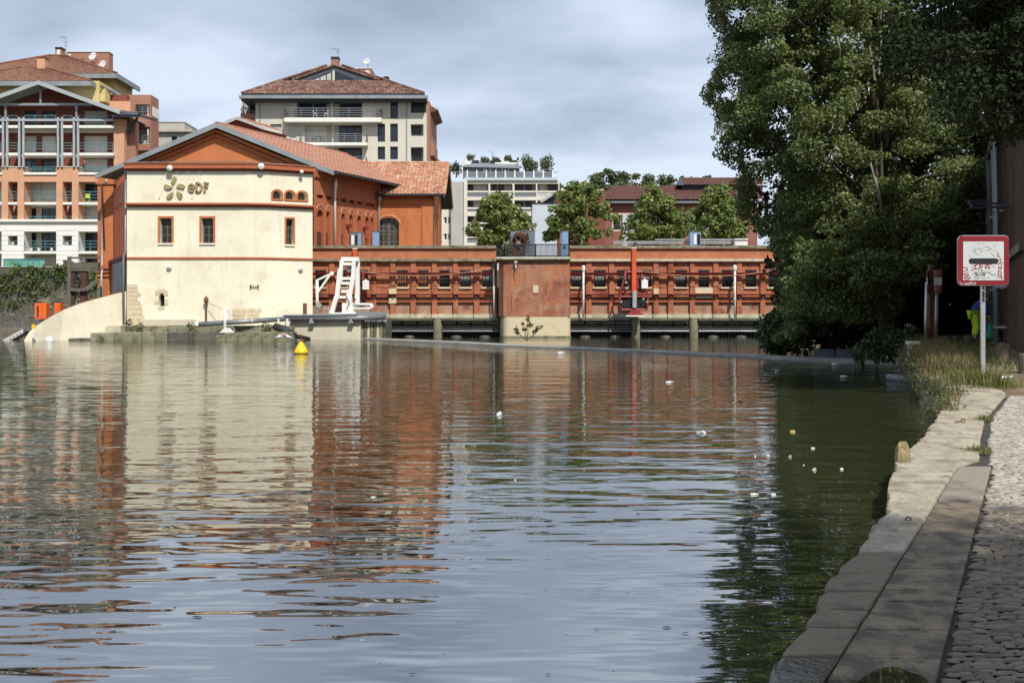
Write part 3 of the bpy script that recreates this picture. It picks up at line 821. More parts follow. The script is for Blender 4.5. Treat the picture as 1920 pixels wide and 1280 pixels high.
    d2 = stroke([(368, 343.8), (373, 343.8)] + [(373 + 6.2*math.cos(a), 351.7 - 7.9*math.sin(a)) for a in np.linspace(1.45, -1.45, 14)] + [(373, 359.6), (368, 359.6)], 3.0, '')
    d.add(d2.v, d2.f); d.build('letter', M['logo_gold'], t)
    f = stroke([(384.6, 342.0), (384.6, 360.5)], 3.2, '')
    for s in (stroke([(384, 343.4), (392, 343.4)], 2.9, ''), stroke([(384, 350.6), (390.5, 350.6)], 2.7, '')): f.add(s.v, s.f)
    f.build('letter', M['logo_gold'], t)
    # spot lamps on arms above the logo
    for x in (318, 338.5, 358, 379):
        mb = MB(); a = pt(x, 321.5, .3); b = pt(x - 8, 340, .95)
        mb.tube([a - F1.n * .3, a, b], .009, 5); mb.lathe([(.02, 0), (.04, .03), (.04, .07)], b, 8, (0, 0, -1)).build('spot_lamp', M['galvanised'], t)
    # conduit along the top and down the left corner
    mb = MB(); mb.tube([F1.p(-.1, PZ(305, Y0), .2), F1.p(F1.len, PZ(304, Y0), .2), F2.p(F2.len, PZ(306, Y0), .2), F3.p(F3.len, PZ(307, Y0), .2)], .03, 5)
    mb.build('conduit', M['grey_metal'], t)
    x = PX(236.6, 72.4)
    MB().tube([(x, 72.3, PZ(318, 72)), (x, 72.3, PZ(470, 72)), (x - .1, 72.2, PZ(480, 72)), (x - .1, 72.2, .9)], .075, 8).build('downpipe', M['grey_metal'], t, smooth=True)
    # low white block at the foot and a rusted chain arm
    mb = MB(); F1.box(mb, F1.t(268), F1.t(368), .7, PZ(598.5, Y0), 0.0, .35); mb.build('base_block', M['concrete_pale'], t, bevel=.02)
    mb = MB(); mb.tube([pt(389, 604, .3), pt(389, 566, .3)], .06, 6).lathe([(.05, 0), (.16, .1), (.16, .25), (.03, .45)], pt(389, 568, .3), 8)
    mb.tube([pt(389, 566, .3), pt(420, 578, .9), pt(460, 596, 1.6)], .015, 4).build('chain_arm', M['rust'], t)
    mb = MB(); F3.box(mb, F3.t(568), F3.t(575), PZ(588, Y0), PZ(568, Y0), .0, .05); mb.build('rust_plate', M['rust'], t)
    return t
cream_tower()

# ------------------------------------------------------------------ brick hall behind the tower
def brick_hall():
    t = thing('brick_hall', P(500, 590, 78), 'orange brick power hall with wide gable, arched windows and clay tiled roofs', 'building')
    ax = Vector((0.45, 1, 0))
    Yf = 82.0
    # gable front
    ap = P(405, 240, Yf + .3); le = P(190, 332, Yf + .3); re = P(618, 329, Yf + .3)
    mb = MB(); zb = 8.0
    mb.poly([(le.x + 1.2, le.y, zb), (PX(587, re.y), re.y, zb), (PX(587, re.y), re.y, PZ(318, re.y)), ap, (le.x + 1.2, le.y, le.z)])
    mb.build('gable_wall', M['orange_plaster'], t, fix=False)
    # raised moulding of the pediment
    mb = MB(); c = P(405, 254, Yf + .15)
    for e in (P(272, 310, Yf + .15), P(538, 310, Yf + .15)): mb.beam(c, e, .18, .22, (0, 1, 0))
    mb.build('pediment_moulding', M['trim_orange'], t)
    mb = MB(); c = P(405, 246, Yf + .05)
    for e in (P(250, 312, Yf + .05), P(566, 312, Yf + .05)): mb.beam(c, e, .16, .3, (0, 1, 0))
    mb.build('pediment_moulding', M['orange_plaster'], t)
    # roofs
    R0, E0, L0 = P(405, 231, Yf - .6), P(626, 321, Yf - .6), P(178, 328, Yf - .6)
    T = 16.0
    mb = MB(); tile_roof(mb, E0, E0 + ax * T, R0 + ax * T, R0, 0.5, 0.6, 0.05); tile_roof(mb, L0, L0 + ax * T, R0 + ax * T, R0, 0.8, 1.2, 0.05)
    mb.build('roof', M['tiles_salmon'], t)
    mb = MB()
    for a in (E0, L0):
        dn = Vector((0, 0, -.30))
        mb.prism([a + dn, R0 + dn * 1.1, R0 + Vector((0, 0, .06)), a + Vector((0, 0, .06))], (0, .12, 0))
        dn = Vector((0, .05, -.14))
        mb.prism([a + dn, R0 + dn, R0 + ax * T + dn, a + ax * T + dn], (0, 0, .06))
    mb.build('fascia', M['zinc'], t)
    mb = MB(); g = Vector((.06, 0, -.10)); mb.tube([E0 + g, E0 + ax * 8.2 + g], .09, 8).build('gutter', M['dark_metal'], t)
    mb = MB(); mb.beam(R0 + Vector((0, 0, .05)), R0 + ax * T + Vector((0, 0, .05)), .3, .12).build('ridge', M['tiles_salmon'], t)
    # roof lantern
    ln = thing_part = None
    b0 = R0 + ax * 6.0
    mb = MB(); y0, y1 = b0.y - .6, b0.y + 2.6
    apx = P(446, 223, y0); lo = P(408, 240, y0); ro = P(497, 242, y0)
    A, B, C = (apx, lo, ro)
    k = ax * 3.0
    mb.poly([A, B + Vector((.4, 0, 0)), Vector((B.x + .4, B.y, 12.5)), Vector((C.x - .3, C.y, 12.5)), C + Vector((-.3, 0, 0))])
    mb.poly([C + Vector((-.3, 0, 0)), Vector((C.x - .3, C.y, 12.0)), Vector((C.x - .3, C.y, 12.0)) + k, C + Vector((-.3, 0, 0)) + k])
    lan = mb.build('roof_lantern', M['dark_red'], t, fix=False)
    mb = MB(); z = Vector((0, 0, .10)); f = Vector((0, -.4, 0))
    tile_roof(mb, C + z + f, C + z + k, A + z + k, A + z + f, .4, .5, .04); tile_roof(mb, B + z + f, B + z + k, A + z + k, A + z + f, .5, .6, .04)
    mb.build('lantern_roof', M['tiles_salmon'], lan)
    mb = MB()
    for e in (B, C): mb.prism([e + f + Vector((0, -.02, -.12)), A + f + Vector((0, -.02, -.12)), A + f + Vector((0, -.02, .1)), e + f + Vector((0, -.02, .1))], (0, .08, 0))
    mb.build('lantern_fascia', M['zinc_pale'], lan)
    # right flank: tall arched niches and a row of square ones
    A0 = Vector((PX(588, 81.4), 81.4, 0)); k = (711 - 960) / F
    tt = (k * A0.y - A0.x) / (0.47 - k); B0 = A0 + Vector((.47, 1, 0)) * tt
    W = Fac((A0.x, A0.y), (B0.x, B0.y))
    def Z(px, py): return W.z(px, py)
    zt = Z(632, 328)
    holes = []
    for (x0, x1) in ((594, 606.5), (611.5, 619), (640, 647), (655, 662), (670, 677.5), (685, 692), (695, 701)):
        holes.append((W.t(x0), W.t(x1), 6.0, Z(600, 393.5), .42))
    nz = []
    for (x0, x1) in ((588.5, 590), (594, 607), (612, 622), (629, 634), (638.5, 650), (654, 665), (669, 680), (684, 703)):
        nz.append((W.t(x0), W.t(x1), Z(600, 372), Z(600, 365.5)))
    mb = MB(); wall_cells(mb, W, 0, W.len, 5.2, zt, holes + nz, .30)
    mb.build('flank_wall', M['brick_hall_side'], t, fix=False)
    mb = MB(); W.box(mb, 0, W.len, 5.2, zt, -.34, -.305); mb.build('niche_back', M['brick_hall_side'], t)
    mb = MB(); W.box(mb, 0, W.len, Z(632, 342), Z(632, 340), -.01, .10); W.box(mb, 0, W.len, Z(632, 340), zt, -.01, .16); mb.build('flank_cornice', M['trim_orange'], t)
    for h in holes:
        m = (h[0] + h[1]) / 2
        mb = MB(); W.box(mb, h[0], h[1], 6.0, h[3] - 1.6, -.30, -.22); mb.build('niche_panel', M['brown_panel'], t)
        mb = MB(); r = (h[1] - h[0]) / 2 + .15
        q = [W.p(m + r * math.cos(a), h[3] - .25 + .62 * math.sin(a) , .03) for a in np.linspace(.5, math.pi - .5, 7)]
        mb.tube(q, .035, 5).build('arch_moulding', M['peach_wall'], t)
    for x in (648.5, 679.5):
        mb = MB(); W.box(mb, W.t(x), W.t(x + 5.5), Z(650, 426), Z(650, 421), 0, .35); mb.build('wall_bracket', M['red_metal'], t)
    # rainwater pipes
    def pipe(x, y0, y1, m, r=.09):
        p = [W.p(W.t(x), W.z(x, y0), .35), W.p(W.t(x), W.z(x, y0 + 12), .3), W.p(W.t(x) + .15, W.z(x, y0 + 28), .14), W.p(W.t(x) + .15, W.z(x, y1), .14)]
        o = MB().tube(p, r, 8).build('downpipe', m, t, smooth=True)
        MB().lathe([(.1, -.15), (.15, 0), (.15, .15), (.1, .2)], p[1], 8).build('rainwater_head', m, o)
    pipe(623, 335, 470, M['white_paint'], .10); pipe(706, 362, 470, M['zinc_pale'], .07)
    # transverse wing
    Yw = 89.6; f = PF(Yw)
    arch = f.r(708.5, 748, 408, 468) + (.55,)
    panel = f.r(711, 790, 383, 470)
    x0, x1 = PX(705, Yw), PX(811, Yw); ze = PZ(361, Yw)
    mb = MB(); wall_cells(mb, f, x0, x1, 5.2, ze, [arch], .5)
    mb.build('wing_wall', M['brick_orange'], t, fix=False)
    mb = MB()
    for (a, b, c, e) in ((707, 811.6, 361, 366), (711, 811.6, 374, 383), (791, 811.6, 383, 470)):
        r = f.r(a, b, c, e); f.box(mb, r[0], r[1], r[2], r[3], 0, .10)
    mb.build('wing_frame', M['brick_orange'], t)
    o = window(f, *arch[:4], .45, t, M['timber_grey'], M['glass_brown'], 4, 4, .08, rise=.5)
    mb = MB(); f.box(mb, (arch[0]+arch[1])/2-.1, (arch[0]+arch[1])/2+.1, arch[2], arch[3], -.45, -.37); f.box(mb, arch[0], arch[1], PZ(432, Yw), PZ(434.5, Yw), -.45, -.372); mb.build('transom', M['timber_grey'], o)
    m = (arch[0]+arch[1])/2
    q = [f.p(m + ((arch[1]-arch[0])/2+.1)*math.cos(a), arch[3]-.55 + .72*math.sin(a), .02) for a in np.linspace(.1, math.pi-.1, 11)]
    MB().tube(q, .06, 5).build('arch_moulding', M['peach_wall'], t)
    # gable end of the wing facing the canal
    S = Fac((x1 + .101, Yw + .002), (x1 + .101, 99.6)); S.n = Vector((1, 0, 0))
    zr = PZ(306, 94.6)
    lv = (4.2, 5.9, 5.5, PZ(398, 94), .5)
    mb = MB(); wall_cells(mb, S, 0, S.len, 5.2, ze, [lv], .3); mb.poly([S.p(0, ze), S.p(S.len, ze), S.p(S.len / 2, zr - .3)])
    mb.build('wing_gable_wall', M['brick_orange'], t, fix=False)
    mb = MB()
    z = 5.5
    while z < lv[3] - .1:
        S.box(mb, lv[0], lv[1], z, z + .05, -.25, -.05); z += .2
    mb.build('louvre', M['dark_metal'], t)
    mb = MB(); S.box(mb, lv[0], lv[1], 5.4, lv[3], -.33, -.28); mb.build('louvre_back', M['dark_inside'], t)
    # wing roof
    ov = 1.0; ya, yb, ym = Yw - .7, 100.3, 94.6
    za = ze + .05 - .7 * (zr - ze) / 5 * .6
    xa, xb = PX(640, 94), x1 + ov
    mb = MB(); tile_roof(mb, (xa, ya, za), (xb, ya, za), (xb, ym, zr), (xa, ym, zr), .30, .40, .06); tile_roof(mb, (xa, yb, za), (xb, yb, za), (xb, ym, zr), (xa, ym, zr), .5, .6, .05)
    mb.build('wing_roof', M['tiles_orange'], t)
    mb = MB(); mb.tube([(xa, ym, zr + .04), (xb, ym, zr + .04)], .13, 6)
    for (q, w) in (((xb, ya, za), 1), ((xb, yb, za), 1)): mb.tube([q, (xb, ym, zr)], .12, 6)
    mb.build('ridge_tiles', M['tiles_orange'], t)
    mb = MB()
    for q in (ya, yb): mb.prism([(xb + .04, q, za - .32), (xb + .04, ym, zr - .32), (xb + .04, ym, zr), (xb + .04, q, za)], (-.06, 0, 0))
    mb.prism([(x1 - .5, ya, za - .1), (xb - .05, ya, za - .1), (xb - .05, ym, zr - .1), (x1 - .5, ym, zr - .1)], (0, 0, -.06))
    mb.prism([(x1 - .5, yb, za - .1), (xb - .05, yb, za - .1), (xb - .05, ym, zr - .1), (x1 - .5, ym, zr - .1)], (0, 0, -.06))
    mb.build('barge_board', M['slate_dark'], t)
    MB().tube([(PX(707, ya), ya - .05, za - .05), (xb - .1, ya - .05, za - .05)], .09, 8).build('gutter', M['dark_metal'], t)
    # left flank and the end of the left wing
    LW = Fac((PX(237.5, 76.5), 76.5), (PX(212, 84.0), 84.0)); LW.n = Vector((-LW.u.y, LW.u.x, 0)); LW.n = LW.n if LW.n.x < 0 else -LW.n
    hz = [(1.0 + i * 1.05, 1.55 + i * 1.05, 5.0, 9.6) for i in range(6)] + [(.9 + i * 1.0, 1.4 + i * 1.0, 11.0, 11.5) for i in range(6)]
    zl = PZ(332, 76)
    mb = MB(); wall_cells(mb, LW, 0, LW.len, 1.0, zl, hz, .3); mb.build('left_flank_wall', M['trim_orange'], t, fix=False)
    mb = MB(); LW.box(mb, 0, LW.len, 1.0, zl, -.34, -.305); mb.build('niche_back', M['dark_red'], t)
    mb = MB(); LW.box(mb, .4, LW.len, 1.0, PZ(482, 78), 0, .12); mb.build('left_base_panel', M['zinc'], t)
    mb = MB(); LW.box(mb, -.1, LW.len, PZ(487, 78), PZ(481, 78), 0, .35); mb.build('left_ledge', M['dark_red'], t)
    Yp = 84.0
    xl, xr = PX(183, Yp), PX(212.5, Yp)
    mb = MB(); mb.box(xl, xr, Yp, Yp + 6, 1.0, PZ(326, Yp)).build('left_wing', M['brick_orange'], t)
    for (y0, y1, g) in ((342, 346, .12), (498, 504, .25), (504, 511, .12), (516, 519, .12)):
        mb = MB(); mb.box(xl - g, xr + g, Yp - g, Yp + 1, PZ(y1, Yp), PZ(y0, Yp)).build('left_wing_band', M['trim_orange'], t)
    x = PX(193, Yp)
    MB().tube([(PX(180, 78), 80, PZ(333, 79)), (PX(180, 78), 80, PZ(339, 79)), (x, Yp - .2, PZ(346, Yp)), (x, Yp - .15, PZ(510, Yp)), (x, Yp - .3, PZ(514, Yp)), (x, Yp - .15, 1.2)], .08, 8).build('downpipe', M['zinc_pale'], t, smooth=True)
brick_hall()

# ------------------------------------------------------------------ left apartment house with the steel porch gable
def left_apartments():
    t = thing('apartment_building', P(100, 500, 117), 'tall peach and white apartment house with balconies under a grey steel gable', 'building')
    Y, Yb = 115.0, 117.0
    zlow = 500
    # recessed back wall with its windows
    cols = [(-62, -40, -30, -4), (46, 68, 78, 104.5), (157, 178, 178, 201)]
    rows = [(205, 235), (252, 287), (296, 323), (342, 377), (389, 411), (435, 471), (480, 500)]
    pat = {0: 'gggGg', 1: 'ss', 2: 'gg', 3: 'ss', 4: 'gg', 5: 'gg', 6: 'ss'}
    holes_up, holes_lo = [], []
    for i, (a, b) in enumerate(rows):
        for c in cols:
            for (x0, x1) in ((c[0], c[1]), (c[2], c[3])):
                if c[1] == c[2]:
                    if x0 != c[0]: continue
                    x1 = c[3]
                (holes_up if i < 3 else holes_lo).append((x0, x1, a + (3 if i in (0, 1, 3) else 2), b - 1, i))
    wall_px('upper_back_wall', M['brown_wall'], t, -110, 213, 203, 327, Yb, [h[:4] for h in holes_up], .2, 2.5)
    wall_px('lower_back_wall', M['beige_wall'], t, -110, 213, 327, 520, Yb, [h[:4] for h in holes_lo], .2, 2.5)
    shut = {(1, 0), (1, 1), (3, 0), (3, 1), (6, 0), (6, 1), (0, 2), (1, 2), (2, 2), (4, 2)}
    for h in holes_up + holes_lo:
        c = 0 if h[0] < 70 else (1 if h[0] < 110 else 2)
        c = 2 if h[0] > 150 else (0 if h[0] < 70 and h[0] > 0 and h[1] < 70 else 1)
        if (h[4], c) in shut:
            o = win_px(t, *h[:4], Yb, .18, M['shutter_white'], M['shutter_white'], 1, 1, .04)
            o.name = 'shuttered_window'
        else:
            win_px(t, *h[:4], Yb, .18, M['dark_metal'], M['glass'], 2, 1, .05)
    # floor slabs
    for (y0, y1) in ((235, 240), (286.5, 291.5), (323, 327.5)):
        for (a, b) in ((-62, 3.5), (14.8, 33.5), (44, 106), (117.5, 135.5), (147, 212.5)):
            if y0 > 300 and a in (14.8, 117.5): continue
            pbox('floor_slab', M['white_paint'], t, a, b, y0, y1, Y - .15, 2.2)
    pbox('soffit', M['beige_wall'], t, -62, 212, 240.2, 245, Y + .3, 1.6)
    for (y0, y1) in ((379, 383.5), (471, 475.5)):
        for (a, b) in ((-62, 3), (45.3, 105.2), (147.2, 213)): pbox('floor_slab', M['white_paint'], t, a, b, y0, y1, Y - .12, 2.2)
        for (a, b) in ((15.2, 32.8), (117.7, 134.8)):
            if y0 < 400: pbox('floor_slab', M['white_paint'], t, a, b, y0, y1, Y - .05, 2.2)
    pbox('floor_band', M['white_paint'], t, -110, 213, 411, 415.5, Y - .3, 2.4)
    # piers: peach above, white below, each with a slot of openings
    for (a, b, o0, o1) in ((3, 44.8, 15, 33), (105.5, 147, 117.5, 135)):
        wall_px('peach_pier', M['peach_wall'], t, a, b, 313.5, 411, Y, [(o0, o1, 341, 411)], 1.2, 1.9)
        pbox('pier_coping', M['white_paint'], t, a - .5, b + .5, 312.3, 313.6, Y - .08, 2.1)
        wall_px('white_pier', M['white_wall'], t, a, b, 415.5, 520, Y, [(o0, o1, 434.5, 460), (o0, o1, 480, 520)], 1.2, 1.9)
        for yy in (424.5, 433.8, 442.5, 452, 461.5, 470, 479):
            for (u, v) in (((a, b),) if yy < 434 or 460.5 < yy < 479.5 else ((a, o0 - .6), (o1 + .6, b))):
                pbox('facade_panel', M['white_wall'], t, u + .3, v - .3, yy + .4, yy + 8.2, Y - .035, .05)
    for (a, b) in ((-62, 3), (44.8, 105.5), (147, 213)):
        pbox('peach_lintel', M['peach_wall'], t, a, b, 327.6, 341, Y, .4)
        pbox('white_lintel', M['white_wall'], t, a, b, 415.6, 434, Y, .4)
    # steel columns and tie beams
    for x in (3.5, 34, 106.5, 136.5):
        for dx in (0, 7.6):
            mb = MB(); mb.pb(x + dx, x + dx + 3.6, 220, 313, Y - .25, .25).build('steel_column', M['zinc_pale'], t)
        MB().prism([P(x + 3.4, 236, Y - .1), P(x + 7.8, 236, Y - .1), P(x + 7, 254, Y - .1), P(x + 4.4, 254, Y - .1)], (0, .2, 0)).build('gusset', M['dark_metal'], t)
    pbox('tie_beam', M['zinc_pale'], t, -62, 212, 223.5, 227, Y - .3, .25)
    # railings in front of each bay
    for (y0, y1) in ((217, 235), (268, 286), (313, 323), (359.5, 379), (406, 411), (452, 471)):
        for (a, b) in ((-62, 2.5), (14.8, 33.5), (45.5, 105), (117.5, 135.5), (147.5, 212)):
            if y0 == 313 and a in (14.8, 117.5): continue
            p0, p1 = P(a + .5, y1, Y + .05), P(b - .5, y1, Y + .05)
            railing(t, p0, p1, PZ(y0, Y) - PZ(y1, Y), M['teal_metal'], 2 if b - a < 25 else 4, (1.0, .7, .4) if y1 - y0 > 8 else (1.0,), 0, .05)
    # gable roof of the porch
    ap, rr, ll = P(71, 151, Y - 1.2), P(224, 206.5, Y - 1.2), P(-84, 207, Y - 1.2)
    mb = MB()
    for e in (rr, ll):
        mb.prism([e, ap, ap + Vector((0, 0, -.42)), e + Vector((0, 0, -.42))], (0, .25, 0))
        mb.prism([e + Vector((0, .26, 0)), ap + Vector((0, .26, 0)), ap + Vector((0, 11, 0)), e + Vector((0, 11, 0))], (0, 0, -.12))
    mb.build('gable_roof', M['zinc_pale'], t)
    mb = MB(); mb.poly([P(71, 158, Y + 1.9), P(190, 203, Y + 1.9), P(-48, 203, Y + 1.9)]); mb.build('gable_wall', M['brown_wall'], t, fix=False)
    pbox('gable_tie', M['zinc'], t, -70, 172, 193.5, 198, Y - .2, .3)
    pbox('king_post', M['zinc'], t, 74, 77.5, 162, 193, Y - .15, .2)
    for x in (8, 141): pbox('gable_post', M['zinc'], t, x, x + 4, 198, 222, Y - .15, .2)
    # side canopy with brackets on the right corner
    mb = MB(); a = P(210, 216, Y - .6)
    mb.prism([P(210, 214.5, Y - .9), P(262, 214.5, Y - .9), P(262, 219, Y - .9), P(210, 219, Y - .9)], (0, .3, 0))
    mb.prism([P(222, 206, Y), P(224, 216, Y - .9), P(262, 216, Y - .9), P(258, 211, Y + 3)], (0, 0, -.1))
    mb.prism([P(262, 214.5, Y - .9), P(262, 218, Y - .9), Vector(P(262, 218, Y - .9)) + Vector((.8, 3, 0)), Vector(P(262, 214.5, Y - .9)) + Vector((.8, 3, 0))], (-.2, 0, 0))
    mb.build('canopy', M['slate_dark'], t)
    for i in range(4):
        MB().beam(P(241, 250, Y + 1 + i * 2), P(258, 220, Y + 1 + i * 2), .15, .2).build('bracket', M['dark_metal'], t)
    pbox('side_wall', M['peach_wall'], t, 213.2, 233, 224, 520, Y + .4, .9)
    pbox('side_wall', M['pink_wall'], t, 233.2, 254, 228, 520, Y + 1.4, 1.0)
    # rear block with loggias
    wall_px('rear_block', M['pink_wall'], t, 236, 283, 178, 520, 122, [(254, 281, 196, 216), (254, 281, 238, 270), (254, 281, 282, 300)], 1.2, 2.7)
    x0 = PX(283, 122)
    for (y0, y1) in ((196, 216), (238, 270), (282, 300)): pbox('loggia_back', M['beige_wall'], t, 253, 282, y0 - 1, y1 + 1, 123.1, .1)
    for (y0, y1) in ((196, 216), (238, 270)): pbox('loggia_post', M['ivory_wall'], t, 276, 279, y0, y1, 122.2, .25)
    for (y1) in (216, 270): railing(t, P(254, y1, 122.1), P(281, y1, 122.1), .95, M['teal_metal'], 3, (1., .7, .4), 0, .05)
    for i in range(3):
        y = 122.5 + i * .75; x = x0 + .01
        MB().box(x - .03, x + .03, y, y + .5, PZ(216, 122), PZ(198, 122)).build('side_window', M['white_paint'], t)
    # yellow storeys and tiled roofs stepping up behind
    pbox('yellow_storey', M['yellow_wall'], t, -110, 186, 152, 215, 119, 4)
    pbox('yellow_wing', M['yellow_wall'], t, 186, 197, 166, 190, 119.2, 1.5)
    pbox('wing_recess', M['brown_wall'], t, 197, 238, 178, 191, 121.2, .8); pbox('wing_parapet', M['peach_wall'], t, 186, 244, 190, 232, 120.6, 1.2)
    mb = MB(); mb.prism([P(186, 163, 118.6), P(234, 188, 123), P(234, 185, 123), P(190, 160, 118.6)], (0, 3, .2)).build('yellow_wing_roof', M['zinc'], t)
    wall_px('yellow_upper_storey', M['yellow_wall'], t, -110, 214, 140, 180, 125, [(165, 181, 148, 156)], .3, 6)
    def hip(name, x0, x1, ye, xa, xb, yr, Yf, dep, m, fy):
        e0, e1 = P(x0, ye, Yf), P(x1, ye, Yf); b0, b1 = e0 + Vector((0, dep, 0)), e1 + Vector((0, dep, 0))
        r0, r1 = P(xa, yr, Yf + dep / 2), P(xb, yr, Yf + dep / 2)
        mb = MB(); tile_roof(mb, e0, e1, r1, r0, .45, .6, .06); tile_roof(mb, e1, b1, r1, r1, .6, .8, .06); tile_roof(mb, e0, b0, r0, r0, .6, .8, .06); tile_roof(mb, b0, b1, r1, r0, .8, 1., .05)
        o = mb.build(name, m, t)
        mb = MB()
        for a, b in ((e0, r0), (e1, r1)): mb.tube([a + Vector((0, 0, .1)), b + Vector((0, 0, .1))], .14, 6)
        mb.tube([r0 + Vector((0, 0, .05)), r1 + Vector((0, 0, .05))], .14, 6).build('hip_tiles', m, o)
        mb = MB(); h = .5
        for a, b in ((e0, e1), (e1, b1), (e0, b0)): mb.beam(a + Vector((0, 0, -h/2)), b + Vector((0, 0, -h/2)), .2, h)
        mb.prism([e0 + Vector((0, 0, -.1)), e1 + Vector((0, 0, -.1)), b1 + Vector((0, 0, -.1)), b0 + Vector((0, 0, -.1))], (0, 0, -.1))
        mb.build('eave_fascia', M['zinc'], o)
        return o
    o1 = hip('lower_tile_roof', -110, 171, 152.5, 40, 82, 127, 117.8, 5.5, M['tiles_red'], 0)
    o2 = hip('upper_tile_roof', -100, 219, 138.5, 96, 122, 105, 123.5, 7.5, M['tiles_red'], 0)
    c = pbox('chimney', M['peach_wall'], o1, 69.5, 84, 108, 129, 120, 1.0); pbox('chimney_cap', M['brown_wall'], o1, 68.8, 84.8, 106.8, 108, 119.9, 1.2)
    pbox('chimney', M['pink_wall'], o2, 103.5, 115.5, 91, 112, 128, 1.0); pbox('chimney_cap', M['dark_metal'], o2, 103, 116, 88.5, 91, 127.9, 1.2); pbox('chimney_panel', M['white_wall'], o2, 106.5, 112.5, 93.5, 110, 127.94, .1)
    pbox('penthouse', M['pink_wall'], t, 125, 204, 97.5, 140, 132, 1.4); pbox('penthouse_coping', M['white_paint'], t, 124.5, 204.5, 96.6, 97.6, 131.9, 1.6)
    pbox('penthouse_door', M['brown_wall'], t, 143.5, 157, 110, 122, 131.95, .1); pbox('penthouse_vent', M['white_paint'], t, 127.5, 132.5, 101.5, 108, 131.95, .1)
    for (x, y, r) in ((175, 107, .52), (193, 122.5, .52)):
        c = P(x, y, 131.2)
        dish(t, c, r, (-.35, -1, .35), M['white_plastic'])
        MB().tube([c + Vector((0, .1, 0)), c + Vector((.1, .9, -.2))], .04, 5).build('dish_arm', M['grey_metal'], t)
    antenna(t, P(123.5, 107, 129), P(123.5, 70, 129), -1)
    labs = ['pale potted plant on the white balcony row, left', 'pale potted plant on the white balcony row, middle', 'pale potted plant on the white balcony row, right', 'dark shrub on the upper right balcony under the gable', 'green plant in the small pier window, right pier', 'green plant in the small pier window, left pier']
    for i, (x, y, m) in enumerate(((59, 470, 'leaf_weed'), (73, 470, 'leaf_weed'), (97, 470, 'leaf_weed'), (197, 234, 'leaf_bush'), (126, 459.6, 'leaf_weed'), (24, 459.6, 'leaf_weed'))):
        c = P(x, y, Y + .5); q = thing('potted_plant', c, labs[i], 'plant', 'plants on the peach house')
        MB().lathe([(.12, 0), (.17, .28), (.16, .29)], c, 10).build('pot', M['white_paint'], q)
        cc, nn = clump_points([((c.x, c.y, c.z + .5), .3, .25, .28)], 40); leaf_mesh('foliage', cc, nn, .14, M[m], q)
    c = P(163, 379, Y + .6); q = thing('balcony_chair', c, 'lime green chair on the right balcony beside the brick hall', 'chair')
    MB().box(c.x - .22, c.x + .22, c.y - .2, c.y + .2, c.z + .40, c.z + .44).build('seat', M['hivis'], q); MB().box(c.x - .22, c.x + .22, c.y + .17, c.y + .2, c.z + .44, c.z + .9).build('backrest', M['hivis'], q)
    for dx in (-.19, .19):
        for dy in (-.17, .17): MB().tube([(c.x + dx, c.y + dy, c.z), (c.x + dx, c.y + dy, c.z + .4)], .018, 5).build('leg', M['hivis'], q)
def dish(t, c, r, axis, m):
    prof = [(.02, 0)] + [(r * k, .32 * r * k * k) for k in (.25, .5, .75, 1.0)] + [(r * .98, .32 * r + .02)] + [(r * k, .32 * r * k * k + .03) for k in (.75, .5, .02)]
    c = Vector(c); a = Vector(axis).normalized()
    o = MB().lathe(prof, c, 20, a).build('satellite_dish', m, t, smooth=True)
    MB().tube([c + Vector((0, 0, -r * .9)) + a * .28 * r, c + a * r * .95], .018, 5).tube([c + a * r * .9, c + a * r * 1.12], .05, 6).build('dish_receiver', M['grey_metal'], o)
    return o
def antenna(t, a, b, s=1):
    a, b = Vector(a), Vector(b); h = (b - a).length
    mb = MB(); mb.tube([a, b], .035, 5)
    mb.tube([b + Vector((.05 * s, 0, -.05)), b + Vector((s * .75, 0, 0))], .02, 4)
    for i in range(7):
        c = b + Vector((s * .75 * i / 6, 0, -.02)); mb.tube([c + Vector((0, -.3, 0)), c + Vector((0, .3, 0))], .012, 4)
    for k in (.72, .55):
        c = a.lerp(b, k); mb.tube([c - Vector((.25, 0, 0)), c + Vector((.25, 0, .08))], .02, 4)
    return mb.build('antenna', M['grey_metal'], t)
left_apartments()

# ------------------------------------------------------------------ small weathered concrete block between
def grey_block():
    t = thing('concrete_building', P(330, 300, 150), 'weathered grey concrete rooftop block between brick and pink buildings', 'building')
    wall_px('wall', M['grey_wall'], t, 292, 372, 247, 460, 150, [(322, 332, 256, 275), (345, 356, 256, 275)], .3, 12)
    for a in (322, 345): win_px(t, a, a + 10.5, 256, 275, 150, .25, M['dark_metal'], M['glass_dark'])
    pbox('roof_slab', M['concrete'], t, 290, 360, 242, 247, 149.4, 13)
    pbox('roof_box', M['grey_wall'], t, 297, 346, 229.5, 242, 151, 6); pbox('roof_box_coping', M['concrete'], t, 296.5, 346.5, 228.3, 229.7, 150.9, 6.2)
grey_block()

